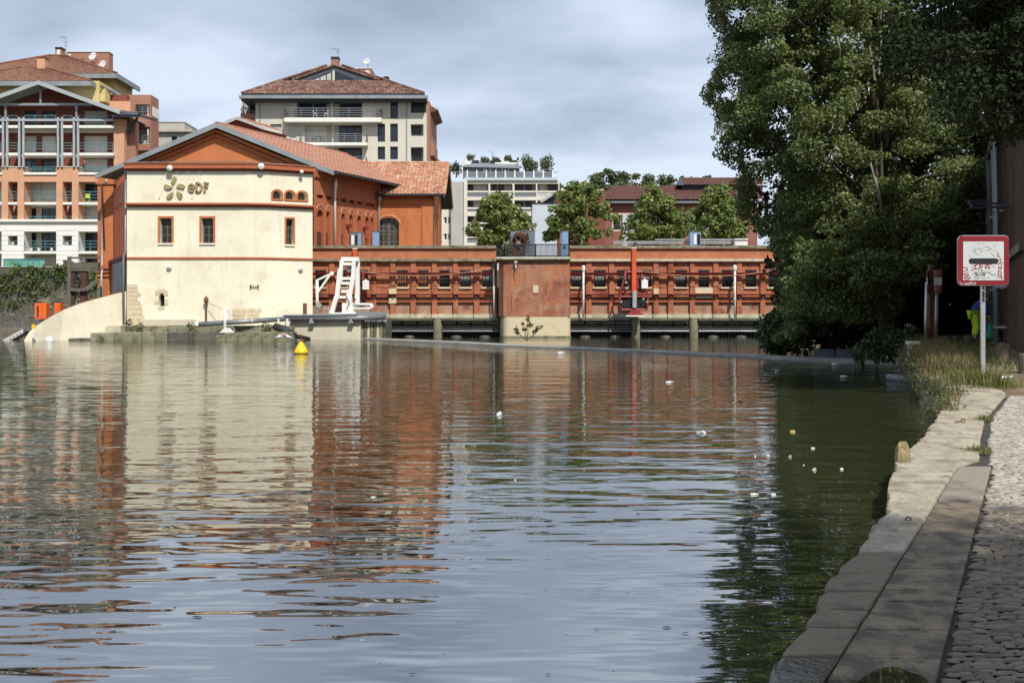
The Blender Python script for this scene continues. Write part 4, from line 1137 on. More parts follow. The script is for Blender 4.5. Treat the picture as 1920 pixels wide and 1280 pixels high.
# ------------------------------------------------------------------ ivory apartment house in the middle
def ivory_apartments():
    t = thing('apartment_house', P(640, 300, 132), 'ivory apartment house with white balconies and brown hipped tile roof', 'building')
    Y = 130.0
    bays_hole = [(556, 679, 190, 221), (571, 679, 233, 268), (571, 679, 275, 314)]
    slim = [(732, 746, 190.5, 223), (708, 722, 232, 266), (731.5, 746, 232, 266), (708, 722, 275, 299), (731.5, 746, 275, 299)]
    ends = [(770, 799.5, 189, 212), (770, 794, 233, 255), (770, 794, 276, 306)]
    left = [(469, 479, 193, 212), (507, 528, 233, 241), (542, 556, 232, 266)]
    wall_px('wall', M['ivory_wall'], t, 479, 800, 183, 420, Y, bays_hole + slim + ends + left[1:], .9, 14)
    # recessed balcony rooms
    for i, (x0, x1, y0, y1) in enumerate(bays_hole):
        pbox('recess_wall', M['beige_wall'], t, x0 - 1, x1 + 1, y0 - 1, y1 + 1, Y + .92, .1)
        mid = 624 if i else 622
        pbox('recess_post', M['ivory_wall'], t, mid - 1.6, mid + 1.2, y0, y1, Y + .1, .5)
        if i == 0: wins = [(560, 586, 0), (588, 612, 0), (637, 678, 0)]
        elif i == 1: wins = [(573, 612, 1), (636, 678, 0)]
        else: wins = [(573, 612, 1), (636, 678, 0)]
        for (a, b, s) in wins:
            win_px(t, a, b, y0 + 2.5, y1 - 1.5, Y + .8, .1, M['shutter_white'] if s else M['dark_metal'], M['shutter_white'] if s else M['glass'], 1 if s else max(2, int((b - a) / 13)), 1, .07)
    for (x0, x1, y0, y1) in slim: win_px(t, x0, x1, y0, y1, Y, .35, M['dark_metal'], M['glass'], 1, 2, .08)
    for (x0, x1, y0, y1) in ends:
        pbox('recess_wall', M['grey_wall'], t, x0 - 1, x1 + 1, y0 - 1, y1 + 1, Y + .92, .1)
        win_px(t, x0 + 2, x1 - 4, y0 + 3, y1 - .5, Y + .8, .1, M['dark_metal'], M['glass_dark'], 2, 1, .08)
    win_px(t, *left[1], Y, .2, M['dark_metal'], M['shutter_white'], 1, 2, .06); win_px(t, *left[2], Y, .15, M['shutter_white'], M['shutter_white'], 1, 2, .08)
    # balconies
    for (x0, x1, y0, y1, ry) in ((533, 715, 220.5, 228.5, 203), (561, 688, 267, 272.5, 251), (561, 687, 312, 316, 294)):
        s = pbox('balcony_slab', M['white_paint'], t, x0, x1, y0, y1, Y - 1.3, 1.28)
        p0, p1 = P(x0 + 1, y0, Y - 1.2), P(x1 - 1, y0, Y - 1.2); h = PZ(ry, Y) - PZ(y0, Y)
        railing(t, p0, p1, h, M['zinc'], 7, (1., .75, .5, .25), 0, .05)
        for p in (p0, p1): railing(t, p, p + Vector((0, 1.1, 0)), h, M['zinc'], 2, (1., .75, .5, .25), 0, .05)
    # left loggia in brick red
    pbox('left_parapet', M['pink_wall'], t, 451, 479, 213, 310, Y + .6, 9)
    pbox('left_loggia_back', M['grey_wall'], t, 455, 479, 189, 214, Y + 3, .2); pbox('left_loggia_post', M['ivory_wall'], t, 452, 455.5, 189, 214, Y + .6, .4)
    win_px(t, 468.5, 479, 194, 213, Y + 2.9, .02, M['dark_metal'], M['glass'], 1, 1, .06)
    # eaves, roof, glazed attic gable
    pbox('eave_beam', M['zinc'], t, 448, 802, 179, 184.5, Y - 1.8, .5); pbox('eave_soffit', M['slate_dark'], t, 452, 800, 184.6, 189, Y - 1.2, 12)
    e0, e1 = P(453, 176, Y - 1.5), P(795, 176, Y - 1.5); d = 15.0
    b0, b1 = e0 + Vector((0, d, 0)), e1 + Vector((0, d, 0))
    r0, r1 = P(612, 124, Y + 6), P(642, 124, Y + 6)
    rz0, rz1 = P(540, 151, Y + 1.8), P(716, 151, Y + 1.8)
    rz0 = e0.lerp(r0, .46); rz1 = e1.lerp(r1, .46)
    mb = MB(); tile_roof(mb, e0, e1, rz1, rz0, .45, .6, .07); tile_roof(mb, e1, b1, r1, r1, .6, .8, .06); tile_roof(mb, e0, b0, r0, r0, .6, .8, .06); tile_roof(mb, b0, b1, r1, r0, .8, 1., .05)
    roof = mb.build('roof', M['tiles_mottled'], t)
    mb = MB(); mb.beam(e0 + Vector((0, 0, -.22)), e1 + Vector((0, 0, -.22)), .2, .4).build('eave_fascia', M['slate_dark'], roof)
    ap = P(627, 125, rz0.y + .2)
    g = Vector((0, rz0.y, 0))
    A, B = P(548, 152, rz0.y + .1), P(712, 152, rz0.y + .1)
    tri = [A, B, ap]
    wl = [(588, 151.5), (588, 149), (622, 134.5), (622, 151.5)]; wr = [(629, 151.5), (629, 134.5), (663, 149), (663, 151.5)]
    MB().prism(tri, (0, 3, 0)).build('attic_gable', M['slate_dark'], roof)
    for w in (wl, wr):
        mb = MB(); q = [P(x, y, rz0.y + .02) for x, y in w]; mb.prism(q, (0, .05, 0)); o = mb.build('attic_window', M['glass_pale'] if w is wl else M['glass'], roof)
        mb = MB()
        for i in range(4): mb.beam(q[i], q[(i + 1) % 4], .1, .1, (0, 1, 0))
        build_x = [(600, 144), (612, 139)] if w is wl else [(640, 139), (651, 144)]
        for (x, y) in build_x: mb.beam(P(x, y, rz0.y), P(x, 151.5, rz0.y), .09, .09)
        mb.build('attic_window_frame', M['dark_metal'], roof)
    pbox('attic_post', M['ivory_wall'], roof, 623.3, 627.5, 133, 152, rz0.y - .05, .1); pbox('attic_sill', M['ivory_wall'], roof, 588, 666, 152, 154.5, rz0.y - .1, .3)
    for e, a in ((A, ap), (B, ap)): MB().tube([e + Vector((0, -.1, .1)), a + Vector((0, -.1, .15))], .16, 6).build('hip_tiles', M['tiles_mottled'], roof)
    for a, b in ((e0, r0), (e1, r1)): MB().tube([a + Vector((0, 0, .1)), b + Vector((0, 0, .1))], .16, 6).build('hip_tiles', M['tiles_mottled'], roof)
    pbox('chimney', M['pink_wall'], t, 620.5, 634.5, 109.5, 125, Y + 5, 1.0); pbox('chimney_cap', M['dark_metal'], t, 620, 635.3, 106.5, 109.5, Y + 4.9, 1.2)
    pbox('chimney', M['pink_wall'], t, 720, 727.5, 147, 153, Y + 4, .8); pbox('chimney_cap', M['dark_metal'], t, 719, 728.5, 143.5, 147, Y + 3.9, 1.)
    pbox('roof_house', M['pink_wall'], t, 583, 696, 128.5, 150, Y + 9, 4); pbox('roof_house_coping', M['white_paint'], t, 582.5, 696.5, 127.3, 128.6, Y + 8.9, 4.2)
    for (x, y) in ((688, 116.5), (688, 139)):
        c = P(x, y, Y + 7); dish(t, c, .42, (-.3, -1, .4), M['white_plastic'])
    MB().tube([P(690, 145, Y + 7.1), P(690, 118, Y + 7.1)], .04, 5).build('dish_mast', M['grey_metal'], t)
    antenna(t, P(634, 108, Y + 5.4), P(634, 92, Y + 5.4), -1)
    # right flank
    x0 = PX(800, Y)
    mb = MB(); mb.box(x0 + .004, x0 + .3, Y + .2, Y + 13, 5, PZ(189, Y)).build('side_wall', M['pink_wall'], t)
    mb = MB(); mb.prism([(x0 + .3, Y + 2, PZ(192, Y)), (x0 + 1.2, Y + 2, PZ(200, Y)), (x0 + .3, Y + 2, PZ(206, Y))], (0, 9, 0)).build('side_eave', M['tiles_mottled'], t)
    mb = MB(); mb.box(x0 + .3, x0 + .75, Y + 2, Y + 8, PZ(287, Y), PZ(262, Y)).build('side_balcony', M['pink_wall'], t)
    for x in (486, 761.5): pbox('downpipe', M['zinc'], t, x, x + 1.8, 183, 400, Y - .1, .09)
    # things on the balconies: chairs, table, planters
    for (x, y, s) in ((591, 220.5, 1), (612, 220.5, -1), (589, 267, 1), (604, 267, -1)):
        c = P(x, y, Y - .6); mb = MB(); w = .4
        mb.box(c.x - w/2, c.x + w/2, c.y - w/2, c.y + w/2, c.z + .42, c.z + .47)
        mb.box(c.x - s*w/2 - .03, c.x - s*w/2 + .03, c.y - w/2, c.y + w/2, c.z + .47, c.z + .95)
        for dx in (-.18, .18):
            for dy in (-.18, .18): mb.tube([(c.x + dx, c.y + dy, c.z), (c.x + dx, c.y + dy, c.z + .42)], .02, 4)
        o = mb.build('balcony_chair', M['white_plastic'] if y < 240 else M['timber_grey'], None, origin=c)
        tag(o, ('white chair on the top balcony, %s of the pair' if y < 240 else 'dark chair at the table on the middle balcony, %s side') % ('left' if s > 0 else 'right'), 'chair', 'balcony chairs')
    c = P(596.5, 267, Y - .6); mb = MB(); mb.box(c.x - .35, c.x + .35, c.y - .3, c.y + .3, c.z + .7, c.z + .74)
    for dx in (-.3, .3): mb.tube([(c.x + dx, c.y, c.z), (c.x + dx, c.y, c.z + .7)], .025, 4)
    tag(mb.build('balcony_table', M['timber_grey'], None, origin=c), 'small dark table between two chairs on the middle balcony', 'table')
    for i, (x, y) in enumerate(((554, 220.5), (538, 220.5), (709, 220.5), (456, 214), (464, 214))):
        c = P(x, y, Y - .7 if x > 500 else Y + .9)
        q = thing('potted_plant', c, ['leafy potted plant left of the top balcony windows', 'tall thin potted plant at the left end of the top balcony', 'trailing potted plant at the right end of the top balcony',
                                      'dark bushy plant on the corner of the red loggia parapet', 'dark low plant beside the loggia window'][i], 'plant', 'plants on the balconies')
        MB().lathe([(.12, 0), (.17, .3), (.16, .31)], c, 10).build('pot', M['dark_red'], q)
        cc, nn = clump_points([((c.x, c.y, c.z + .62), .32, .3, .36)], 60); leaf_mesh('foliage', cc, nn, .13, M['leaf_bush'], q)
ivory_apartments()

# ------------------------------------------------------------------ pale terrace house with roof garden
def terrace_house():
    t = thing('terrace_house', P(940, 440, 196), 'pale grey apartment slab with long balconies and a roof garden terrace', 'building')
    Y = 194.0
    lw = [(832, 840.5, 346, 360), (832, 839, 377.5, 391), (840.5, 845.5, 377.5, 391), (832, 838, 407, 420), (840, 845, 407, 420), (832, 838, 438, 450), (840, 845, 438, 450)]
    wall_px('side_wing', M['pale_wall'], t, 820, 846, 336, 470, Y + 1, lw, .4, 14)
    for w in lw: win_px(t, *w, Y + 1, .35, M['white_paint'], M['glass'], 1, 1, .1)
    pbox('blank_wall', M['grey_wall'], t, 846, 870, 341, 470, Y - .3, 14)
    pbox('pale_pier', M['pale_wall'], t, 869.8, 876, 338, 470, Y - .6, 14)
    rows = [(344.5, 369), (375.5, 397), (405, 425), (432, 455)]
    bays = [(876.2, 916), (919, 961), (964.5, 1005), (1007.5, 1047)]
    wall_px('front_wall', M['pale_wall'], t, 876, 1049, 338, 470, Y, [(a, b, r[0], r[1]) for r in rows for (a, b) in bays], 1.4, 14)
    for r in rows:
        pbox('recess_back', M['beige_wall'], t, 876, 1048, r[0] - .5, r[1] + .5, Y + 1.42, .1)
        for i, (a, b) in enumerate(bays):
            for (u, v, s) in (((.03, .28, 0), (.3, .9, 1)), ((.08, .3, 0), (.36, .62, 0)), ((.06, .42, 0), (.5, .82, 0)), ((.1, .4, 1), (.5, .9, 0)))[i]:
                win_px(t, a + (b - a)*u, a + (b - a)*v, r[0] + 1, r[1] - 1, Y + 1.35, .02, M['shutter_white'] if s else M['dark_metal'], M['shutter_white'] if s else M['glass_dark'], 1 if s else 2, 1, .1)
            pbox('parapet', M['pale_wall'], t, a, b, r[0] + 13.2 if r[0] < 400 else r[0] + 12, r[0] + 16.5 if r[0] < 400 else r[0] + 14.5, Y + .1, .25)
            pbox('balcony_screen', M['glass_pale' if i % 2 else 'grey_panel'], t, a + .5, b - .5, r[0] + 17, r[1], Y + .2, .08)
    pbox('roof_slab', M['blue_white_wall'], t, 870, 1046, 333, 338.2, Y - .4, 15)
    # roof rail and posts
    for i, x in enumerate((834, 843, 853, 862)): pbox('roof_post', M['pale_wall'], t, x, x + 1.4, 322, 333.5, Y + 1, .3)
    for i in range(10):
        x = 875 + i * 17.8; pbox('roof_post', M['white_paint'], t, x, x + 2.4, 319, 333.2, Y - .2, .35)
        if i < 9: pbox('roof_screen', M['grey_panel'], t, x + 2.6, x + 17.6, 323.5, 333.2, Y - .1, .06)
    pbox('roof_rail', M['zinc'], t, 832, 1046, 322, 323.4, Y + .15, .08)
    # glass pavilion
    pbox('pavilion', M['grey_panel'], t, 868, 974, 312, 333, Y + 3, 7)
    for x in (907, 918.5, 929.5, 941, 953): pbox('pavilion_post', M['white_paint'], t, x, x + 1.5, 314, 333, Y + 2.9, .1)
    MB().prism([P(866, 311, Y + 2.4), P(979, 313.5, Y + 2.4), P(972, 306, Y + 6), P(884, 304, Y + 6)], (0, 0, -.2)).build('pavilion_roof', M['zinc'], t)
    pbox('pavilion_wall', M['white_wall'], t, 868.5, 883, 302, 312, Y + 4, 3); pbox('pavilion_wall', M['white_wall'], t, 928, 974, 302.5, 309, Y + 5, 2); pbox('roof_wall_end', M['white_wall'], t, 972, 975.5, 298, 311, Y + 4, 3)
    pbox('roof_chimney', M['pale_wall'], t, 867.5, 871, 291, 310, Y + 3, .5); pbox('roof_chimney', M['dark_metal'], t, 969, 973, 295.5, 300, Y + 3.4, .5)
    for (a, b) in ((885, 898), (919, 940), (955, 970)): pbox('roof_planter', M['dark_metal'], t, a, b, 300.5, 304.5, Y + 5, 1)
    antenna(t, P(924, 304, Y + 5), P(924, 284.5, Y + 5), -1)
    lab = ['small shrub beside the thin chimney of the roof garden', 'loose shrub in the left half of the roof garden', 'low shrub below the roof antenna', 'bright shrub left of the white roof wall',
           'largest tree of the roof garden on its right half', 'willowy tree at the right end of the roof garden', 'dark conifer at the left end of the roof garden', 'shrub on the terrace behind the left roof posts']
    for i, (x, y, rx, ry, yb) in enumerate(((882, 297, 7, 7, 304), (909, 300, 9, 6, 306), (930, 300, 8, 5, 302), (952, 298, 9, 8, 304), (995, 308, 18, 17, 333), (1026, 308, 12, 18, 333), (856, 314, 9, 15, 333), (842, 318, 6, 9, 333))):
        c = P(x, y, Y + 6 if yb < 310 else Y + 2); s = c.y / F; b = P(x, yb, c.y)
        q = thing('roof_shrub', b, lab[i], 'shrub', 'roof garden plants')
        MB().tube([b, c], [.12, .05], 6).build('stem', M['bark'], q)
        cl = [((c.x + random.uniform(-.5, .5)*rx*s, c.y + random.uniform(-.3, .3)*rx*s, c.z + random.uniform(-.5, .5)*ry*s), rx*s*.75, rx*s*.6, ry*s*.7) for _ in range(6)]
        cc, nn = clump_points(cl, 14); leaf_mesh('foliage', cc, nn, .34, M['leaf_far'] if i != 6 else M['leaf_bush'], q)
terrace_house()

# ------------------------------------------------------------------ white-walled and long dark-roofed houses
def low_houses():
    t = thing('white_gable_house', P(1030, 460, 140), 'low house with blank bluish white wall beside the terrace slab', 'building')
    pbox('wall', M['blue_white_wall'], t, 998, 1044, 382, 480, 138, 8); pbox('wall_coping', M['dark_metal'], t, 997, 1044, 380.4, 382, 137.9, 8.2)
    MB().prism([P(1012, 376, 140), P(1044, 358, 140), P(1044, 362, 140), P(1016, 380, 140)], (0, 8, 0)).build('roof', M['zinc_pale'], t)
    MB().prism([P(1016, 380, 141), P(1044, 363, 141), P(1044, 382, 141)], (0, 5, 0)).build('gable', M['slate_dark'], t)
    t = thing('red_wall_house', P(1080, 460, 146), 'plain dull red house with white rooftop clutter behind the plane trees', 'building')
    pbox('wall', M['brown_wall'], t, 1043.5, 1135, 357, 480, 144, 12)
    for (a, b, y0, y1) in ((1052, 1060, 353, 357), (1064, 1090, 354, 357), (1120, 1132, 355, 357)): pbox('roof_box', M['white_wall'], t, a, b, y0, y1, 146, 3)
    dish(t, P(1101, 350, 146), .38, (-.2, -1, .3), M['white_plastic']); MB().tube([P(1101, 357, 146.2), P(1101, 350, 146.2)], .04, 5).build('dish_mast', M['grey_metal'], t)
    t = thing('long_house', P(1250, 450, 152), 'long low house with dark red tiled hip roof behind the plane trees', 'building')
    Y = 150.0
    holes = [(1148, 1166, 403, 433), (1177, 1200, 403, 433), (1240, 1262, 403, 433), (1280, 1292, 403, 433), (1306, 1330, 403, 433), (1342, 1362, 403, 433)]
    wall_px('wall', M['dull_red_wall'], t, 1120, 1420, 382, 480, Y, holes, .4, 12)
    for h in holes: win_px(t, *h, Y, .35, M['white_paint'], M['glass_dark'], 1, 1, .12)
    pbox('string_course', M['ivory_wall'], t, 1120, 1420, 400, 402.6, Y - .1, .12)
    for a in (1167, 1293): pbox('pale_pier', M['blue_white_wall'], t, a, a + 9, 402.8, 470, Y - .12, .13)
    pbox('eave_beam', M['slate_dark'], t, 1132, 1425, 376, 382, Y - .9, 1.5); pbox('gutter', M['zinc'], t, 1131, 1425, 378.5, 380.5, Y - 1.05, .14)
    e0, e1 = P(1114, 374.5, Y - 1), P(1430, 374.5, Y - 1); r0, r1 = P(1153, 348.5, Y + 6), P(1430, 348.5, Y + 6)
    b0, b1 = e0 + Vector((0, 14, 0)), e1 + Vector((0, 14, 0))
    mb = MB(); tile_roof(mb, e0, e1, r1, r0, .5, .6, .07); tile_roof(mb, e0, b0, r0, r0, .6, .8, .06); tile_roof(mb, b0, b1, r1, r0, .8, 1.2, .05); mb.build('roof', M['tiles_dark'], t)
    pbox('upper_storey', M['slate_dark'], t, 1278, 1420, 346, 360, Y + 4, 6)
    e0, e1 = P(1282, 347, Y + 3), P(1430, 347, Y + 3); r0, r1 = P(1277, 333.5, Y + 6.5), P(1430, 333.5, Y + 6.5)
    mb = MB(); tile_roof(mb, e0, e1, r1, r0, .5, .6, .07); tile_roof(mb, e0 + Vector((0, 7, 0)), e1 + Vector((0, 7, 0)), r1, r0, .8, 1.2, .05); mb.build('upper_roof', M['tiles_dark'], t)
    MB().prism([P(1270, 347, Y + 2.9), P(1277, 334, Y + 6), P(1283, 347, Y + 2.9)], (0, 3, 0)).build('upper_gable', M['slate_dark'], t)
low_houses()

# ------------------------------------------------------------------ trees behind the gallery
def px_clumps(cx, cy, rx, ry, Y, n, rmin, rmax, shape=None):
    out = []
    s = Y / F
    while len(out) < n:
        u, v, w = random.uniform(-1, 1), random.uniform(-1, 1), random.uniform(-1, 1)
        if u*u + v*v + w*w > 1: continue
        wd = 1.0 if shape is None else shape(v)
        r = random.uniform(rmin, rmax) * s
        out.append((((cx - 960)*s + u*rx*s*wd, Y + w*rx*s*.8*wd, PZ(cy, Y) - v*ry*s), r, r, r*.8))
    return out
def background_trees():
    labs = ['pyramid shaped plane tree in front of the pale terrace house', 'broad plane tree between the white wall and the blue gate post', 'rounded plane tree in front of the long dark roof', 'plane tree touching the big riverside tree']
    cone = lambda v: .45 + .55 * min(1, (v + 1) * .85)
    for i, (cx, cy, rx, ry, Y) in enumerate(((938, 422, 66, 66, 100), (1088, 407, 74, 74, 98), (1228, 415, 68, 66, 99), (1345, 412, 64, 66, 100))):
        b = Vector((PX(cx, Y), Y, 5.0))
        cl = px_clumps(cx, cy, rx * .95, ry * .95, Y, 100, 8, 15, cone)
        cl += px_clumps(cx, cy - ry * .62, rx * .28, ry * .34, Y, 6, 9, 12)
        tree('plane_tree', labs[i], 'tree', b, (b.x, Y, PZ(cy - ry * .4, Y)), cl, .33, 24, M['leaf_plane'], M['bark_pale'], .22, 'plane trees behind the gallery wall', 14)
    far = [(1135, 345, 40, 30, 'wide far tree above the dark roof, leftmost of the row'), (1168, 340, 22, 24, 'tall narrow far tree above the dark roof'), (1197, 345, 16, 24, 'far tree left of the roof chimney gap'),
           (1215, 348, 16, 22, 'slim far tree in the middle of the row'), (1240, 345, 18, 22, 'far tree near the upper roof end'), (1259, 347, 10, 22, 'thin far tree beside the upper roof gable'),
           (1290, 340, 24, 14, 'low far tree peeping over the upper roof'), (812, 312, 16, 20, 'far tree right of the ivory apartments'), (832, 318, 14, 20, 'far tree left of the roof garden'), (1325, 338, 10, 8, 'small far treetop over the right end of the upper roof'),
           (1050, 352, 10, 10, 'small far treetop beside the end of the terrace house')]
    for (cx, cy, rx, ry, lab) in far:
        Y = 235.0 if cx > 1040 else 215.0
        b = Vector((PX(cx, Y), Y, 5.0)); cl = px_clumps(cx, cy, rx * .8, ry * .85, Y, max(8, int(rx * ry / 30)), 5, 8.5)
        tree('far_tree', lab, 'tree', b, (b.x, Y, PZ(cy, Y)), cl, .55, 9, M['leaf_far'], M['bark'], .3, 'trees on the skyline', 5)
background_trees()
# ------------------------------------------------------------------ long brick intake gallery over the water
YG = 80.0
def gallery():
    f = PF(YG)
    def section(name, label, x0, x1, pil, wins, blanks, seed):
        random.seed(seed)
        t = thing(name, P((x0 + x1) / 2, 595, YG + .3), label, 'building')
        holes = [f.r(a, b, 506.5, 538) for (a, b, k) in wins]
        mb = MB(); wall_cells(mb, f, PX(x0, YG), PX(x1, YG), PZ(566, YG), PZ(490, YG), holes, .35, 4.0); mb.build('wall', M['brick_wall_red'], t, fix=False)
        pbox('plinth', M['brick_plinth'], t, x0, x1, 566, 589, YG + .12, 3.5)
        pbox('plinth_base', M['stone_pale'], t, x0, x1, 588.5, 596, YG - .03, 3.6)
        pbox('parapet', M['parapet_orange'], t, x0, x1, 465.5, 485.5, YG + .05, 1.0)
        pbox('coping', M['moss_stone'], t, x0 - .5, x1, 460.5, 465.5, YG - .12, 1.3)
        n = max(4, int((x1 - x0) / 28)); xs = [x0 + (x1 - x0) * i / n for i in range(n + 1)]
        for i in range(n): pbox('cornice_stone', M['moss_stone'] if x0 < 900 else M['stone_pale'], t, xs[i] + .1, xs[i + 1] - .1, 485.3, 490.2, YG - .32, 1.4, bevel=.02)
        for (a, b) in pil:
            o = pbox('pilaster', M['brick_wall_red'], t, a, b, 490.4, 589, YG - .16, .3)
            pbox('pilaster_base', M['stone_pale'], t, a - .3, b + .3, 588.7, 596, YG - .2, .3)
        # sunk head panels between the pilasters
        ed = sorted([x0] + [v for p in pil for v in p] + [x1])
        for i in range(0, len(ed) - 1, 2):
            a, b = ed[i] + .2, ed[i + 1] - .2
            if b - a < 8: continue
            pbox('head_moulding', M['brick_wall_red'], t, a, b, 490.4, 494, YG - .06, .1)
            pbox('lower_moulding', M['trim_orange'], t, a, b, 563, 566.5, YG - .09, .12)
        for (a, b, k) in wins:
            r = f.r(a, b, 506.5, 538)
            if k == 'w':
                o = window(f, *r, .30, t, M['dark_metal'], M['glass_dark'], 3, 4, .035)
                pbox('upper_pane', M['glass_pale'], o, a + 1, b - 1, 511, 524.5, YG + .28, .012)
            elif k == 'o':
                o = window(f, *r, .30, t, M['orange_plaster'], M['glass_brown'], 4, 3, .07)
            else:
                o = window(f, *r, .30, t, M['dark_metal'], M['dark_inside'], 1, 1, .04)
            m2 = MB()
            for i in range(1, 7): m2.pb(a + (b - a) * i / 7 - .2, a + (b - a) * i / 7 + .2, 507, 538, YG + .12, .03)
            for yy in (512, 522.5, 531): m2.pb(a, b, yy, yy + .6, YG + .155, .03)
            m2.build('grille', M['dark_metal'], o)
            pbox('sill', M['stone_ashlar'], t, a - 2.2, b + 2.2, 538, 541.3, YG - .14, .5, bevel=.015)
            pbox('lintel_grille', M['dark_metal'], t, a - .5, b + .5, 505.8, 509, YG - .03, .06)
        for (a, b, y0, y1) in blanks: pbox('stone_panel', M['stone_ashlar'], t, a, b, y0, y1, YG - .22, .25, bevel=.015)
        # red walkway girders
        for (y0, y1, g, w) in ((510.8, 515.6, .55, .5), (551, 553.4, .35, .25)):
            mb = MB(); mb.pb(x0 + .5, x1, y0, y1, YG - g, .12); mb.pb(x0 + .5, x1, y0, y0 + .8, YG - g - .12, .3); o = mb.build('girder', M['red_metal'], t)
            for (a, b) in pil: pbox('girder_bracket', M['red_metal'], t, (a + b) / 2 - 1.5, (a + b) / 2 + 1.5, y1, y1 + 5, YG - g + .02, g - .2)
        # pipe run under the coping
        MB().tube([P(x0 + 2, 466.8, YG - .06), P(x1 - 4, 466.8, YG - .06)], .04, 5).build('conduit', M['red_metal'], t)
        return t
    pilL = [(617, 627), (655, 663), (696, 705.5), (731.5, 741), (770, 780), (810, 819), (850, 859), (889, 899)]
    wL = [(591, 611, 'd'), (631.5, 650, 'd'), (674, 690, 'd'), (745, 764.5, 'o'), (784, 803, 'o'), (824, 843, 'd'), (863, 882.5, 'w'), (904, 924, 'w')]
    section('intake_gallery', 'long red brick gallery over the water between cream tower and central pier', 584, 931, pilL, wL, [(729, 743, 541, 551), (729, 743, 558, 569)], 5)
    pilR = [(1099, 1109), (1142, 1151.5), (1183, 1192), (1225.5, 1235), (1253, 1262.5), (1294, 1303), (1338, 1347), (1382, 1391), (1426, 1435), (1468, 1477)]
    wR = [(1071, 1092.5, 'w'), (1114, 1135.5, 'w'), (1157, 1178, 'w'), (1200, 1221, 'w'), (1267, 1288, 'w'), (1310, 1330, 'd'), (1354, 1374, 'd'), (1398, 1418, 'd'), (1441, 1461, 'd')]
    tR = section('intake_gallery', 'long red brick gallery over the water from central pier to the big tree', 1069, 1520, pilR, wR, [(1303.5, 1337, 539.5, 550.2), (1303.5, 1337, 554, 559), (1225.5, 1235.3, 541, 554)], 6)
    for (x, y0) in ((1094, 500), (1378, 499)):
        o = MB().tube([P(x, y0 + 4, YG - .7), P(x, 595, YG - .7)], .075, 8).build('downpipe', M['white_paint'], tR, smooth=True)
        MB().lathe([(.07, -.3), (.14, -.1), (.14, .12), (.08, .2)], P(x, y0 + 3, YG - .7), 10).build('rainwater_head', M['white_paint'], o)
        for yy in (530, 560): pbox('pipe_clamp', M['white_paint'], o, x - 2.6, x + 2.6, yy, yy + 1.2, YG - .8, .5)
    tL = bpy.data.objects['intake_gallery']
    MB().tube([P(926, 500, YG - .7), P(926, 590, YG - .7)], .06, 8).build('downpipe', M['white_paint'], tL, smooth=True)
    c = P(927, 498, YG - .75); MB().lathe([(.2, 0), (.2, .1), (.12, .1), (.12, .12)], c, 16, (0, -1, 0)).build('cable_reel', M['dark_metal'], tL)
    # slack power cables slung along the walls
    def cable(name, label, pts, r=.022):
        q = []
        for i in range(len(pts) - 1):
            a, b = Vector(pts[i]), Vector(pts[i + 1])
            for k in range(12):
                s = k / 12; q.append(a.lerp(b, s) + Vector((0, 0, -.045 * (b - a).length * 4 * s * (1 - s))))
        q.append(Vector(pts[-1]))
        tag(MB().tube(q, r, 5).build(name, M['peach_wall'], None), label, 'cable')
    cable('power_cable', 'pale cable slung from the white rake machine to the central pier', [P(677, 509, YG - .8), P(925, 502, YG - .8)])
    cable('power_cable', 'pale cable slung from the red rake machine towards the big tree', [P(1197, 507, YG - .8), P(1456, 506, YG - .8)])
gallery()

def racks():
    """dark intake screens under the gallery, with stone cutwaters"""
    f = PF(YG)
    for (x0, x1, lab) in ((724, 812, 'dark intake screen left of the first stone cutwater'), (829, 936, 'dark intake screen between cutwater and central pier'), (1068, 1183, 'dark intake screen right of the central pier'),
                          (1201, 1292, 'dark intake screen between the two right cutwaters'), (1310, 1520, 'dark intake screen running under the big tree')):
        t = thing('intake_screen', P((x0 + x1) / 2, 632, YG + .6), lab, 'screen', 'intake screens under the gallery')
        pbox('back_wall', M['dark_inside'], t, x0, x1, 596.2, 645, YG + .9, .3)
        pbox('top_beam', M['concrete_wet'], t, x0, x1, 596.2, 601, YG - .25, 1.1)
        n = max(2, int((x1 - x0) / 26)); 
        for i in range(n):
            a, b = x0 + (x1 - x0) * i / n + .4, x0 + (x1 - x0) * (i + 1) / n - .4
            pbox('deck_slab', M['concrete'], t, a + 1, b - 1, 603.5, 606.5, YG + .1, .5, bevel=.02)
            pbox('screen_panel', M['concrete_wet'], t, a, b, 609, 613.5, YG + .3, .3)
        pbox('walk_beam', M['dark_metal'], t, x0, x1, 614, 617.5, YG - .15, .5)
        MB().tube([P(x0, 620.5, YG - .1), P(x1, 620.5, YG - .1)], .055, 6).build('hand_rail', M['grey_metal'], t)
        for i in range(max(1, n // 2)):
            x = x0 + (x1 - x0) * (i + .5) / max(1, n // 2)
            o = MB().lathe([(.06, 0), (.36, .05), (.40, .12), (.30, .19), (.1, .22)], (PX(x, YG), YG - .2, -.10), 10).build('float', M['concrete_wet'], t, smooth=True)
        for i in range(int((x1 - x0) / 6)):
            x = x0 + 3 + i * 6; pbox('screen_bar', M['dark_metal'], t, x - .35, x + .35, 617.5, 640, YG + .2, .1)
    for (x0, x1, lab) in ((812, 829, 'rounded stone cutwater post left of the central pier'), (1183.5, 1200.5, 'rounded stone cutwater post below the red rake machine'), (1292.5, 1309.5, 'rounded stone cutwater post under the middle of the right gallery')):
        r = (PX(x1, YG) - PX(x0, YG)) / 2; c = Vector(((PX(x0, YG) + PX(x1, YG)) / 2, YG + .1, -.5))
        top = PZ(594.5, YG) + .5
        tag(MB().lathe([(r, 0), (r, .7), (r * 1.04, .75), (r, top - .2), (r * .95, top - .05), (r * .8, top)], c, 16).build('stone_cutwater', M['moss_stone'], None, smooth=False, origin=c), lab, 'cutwater', 'stone cutwaters in the intake')
racks()

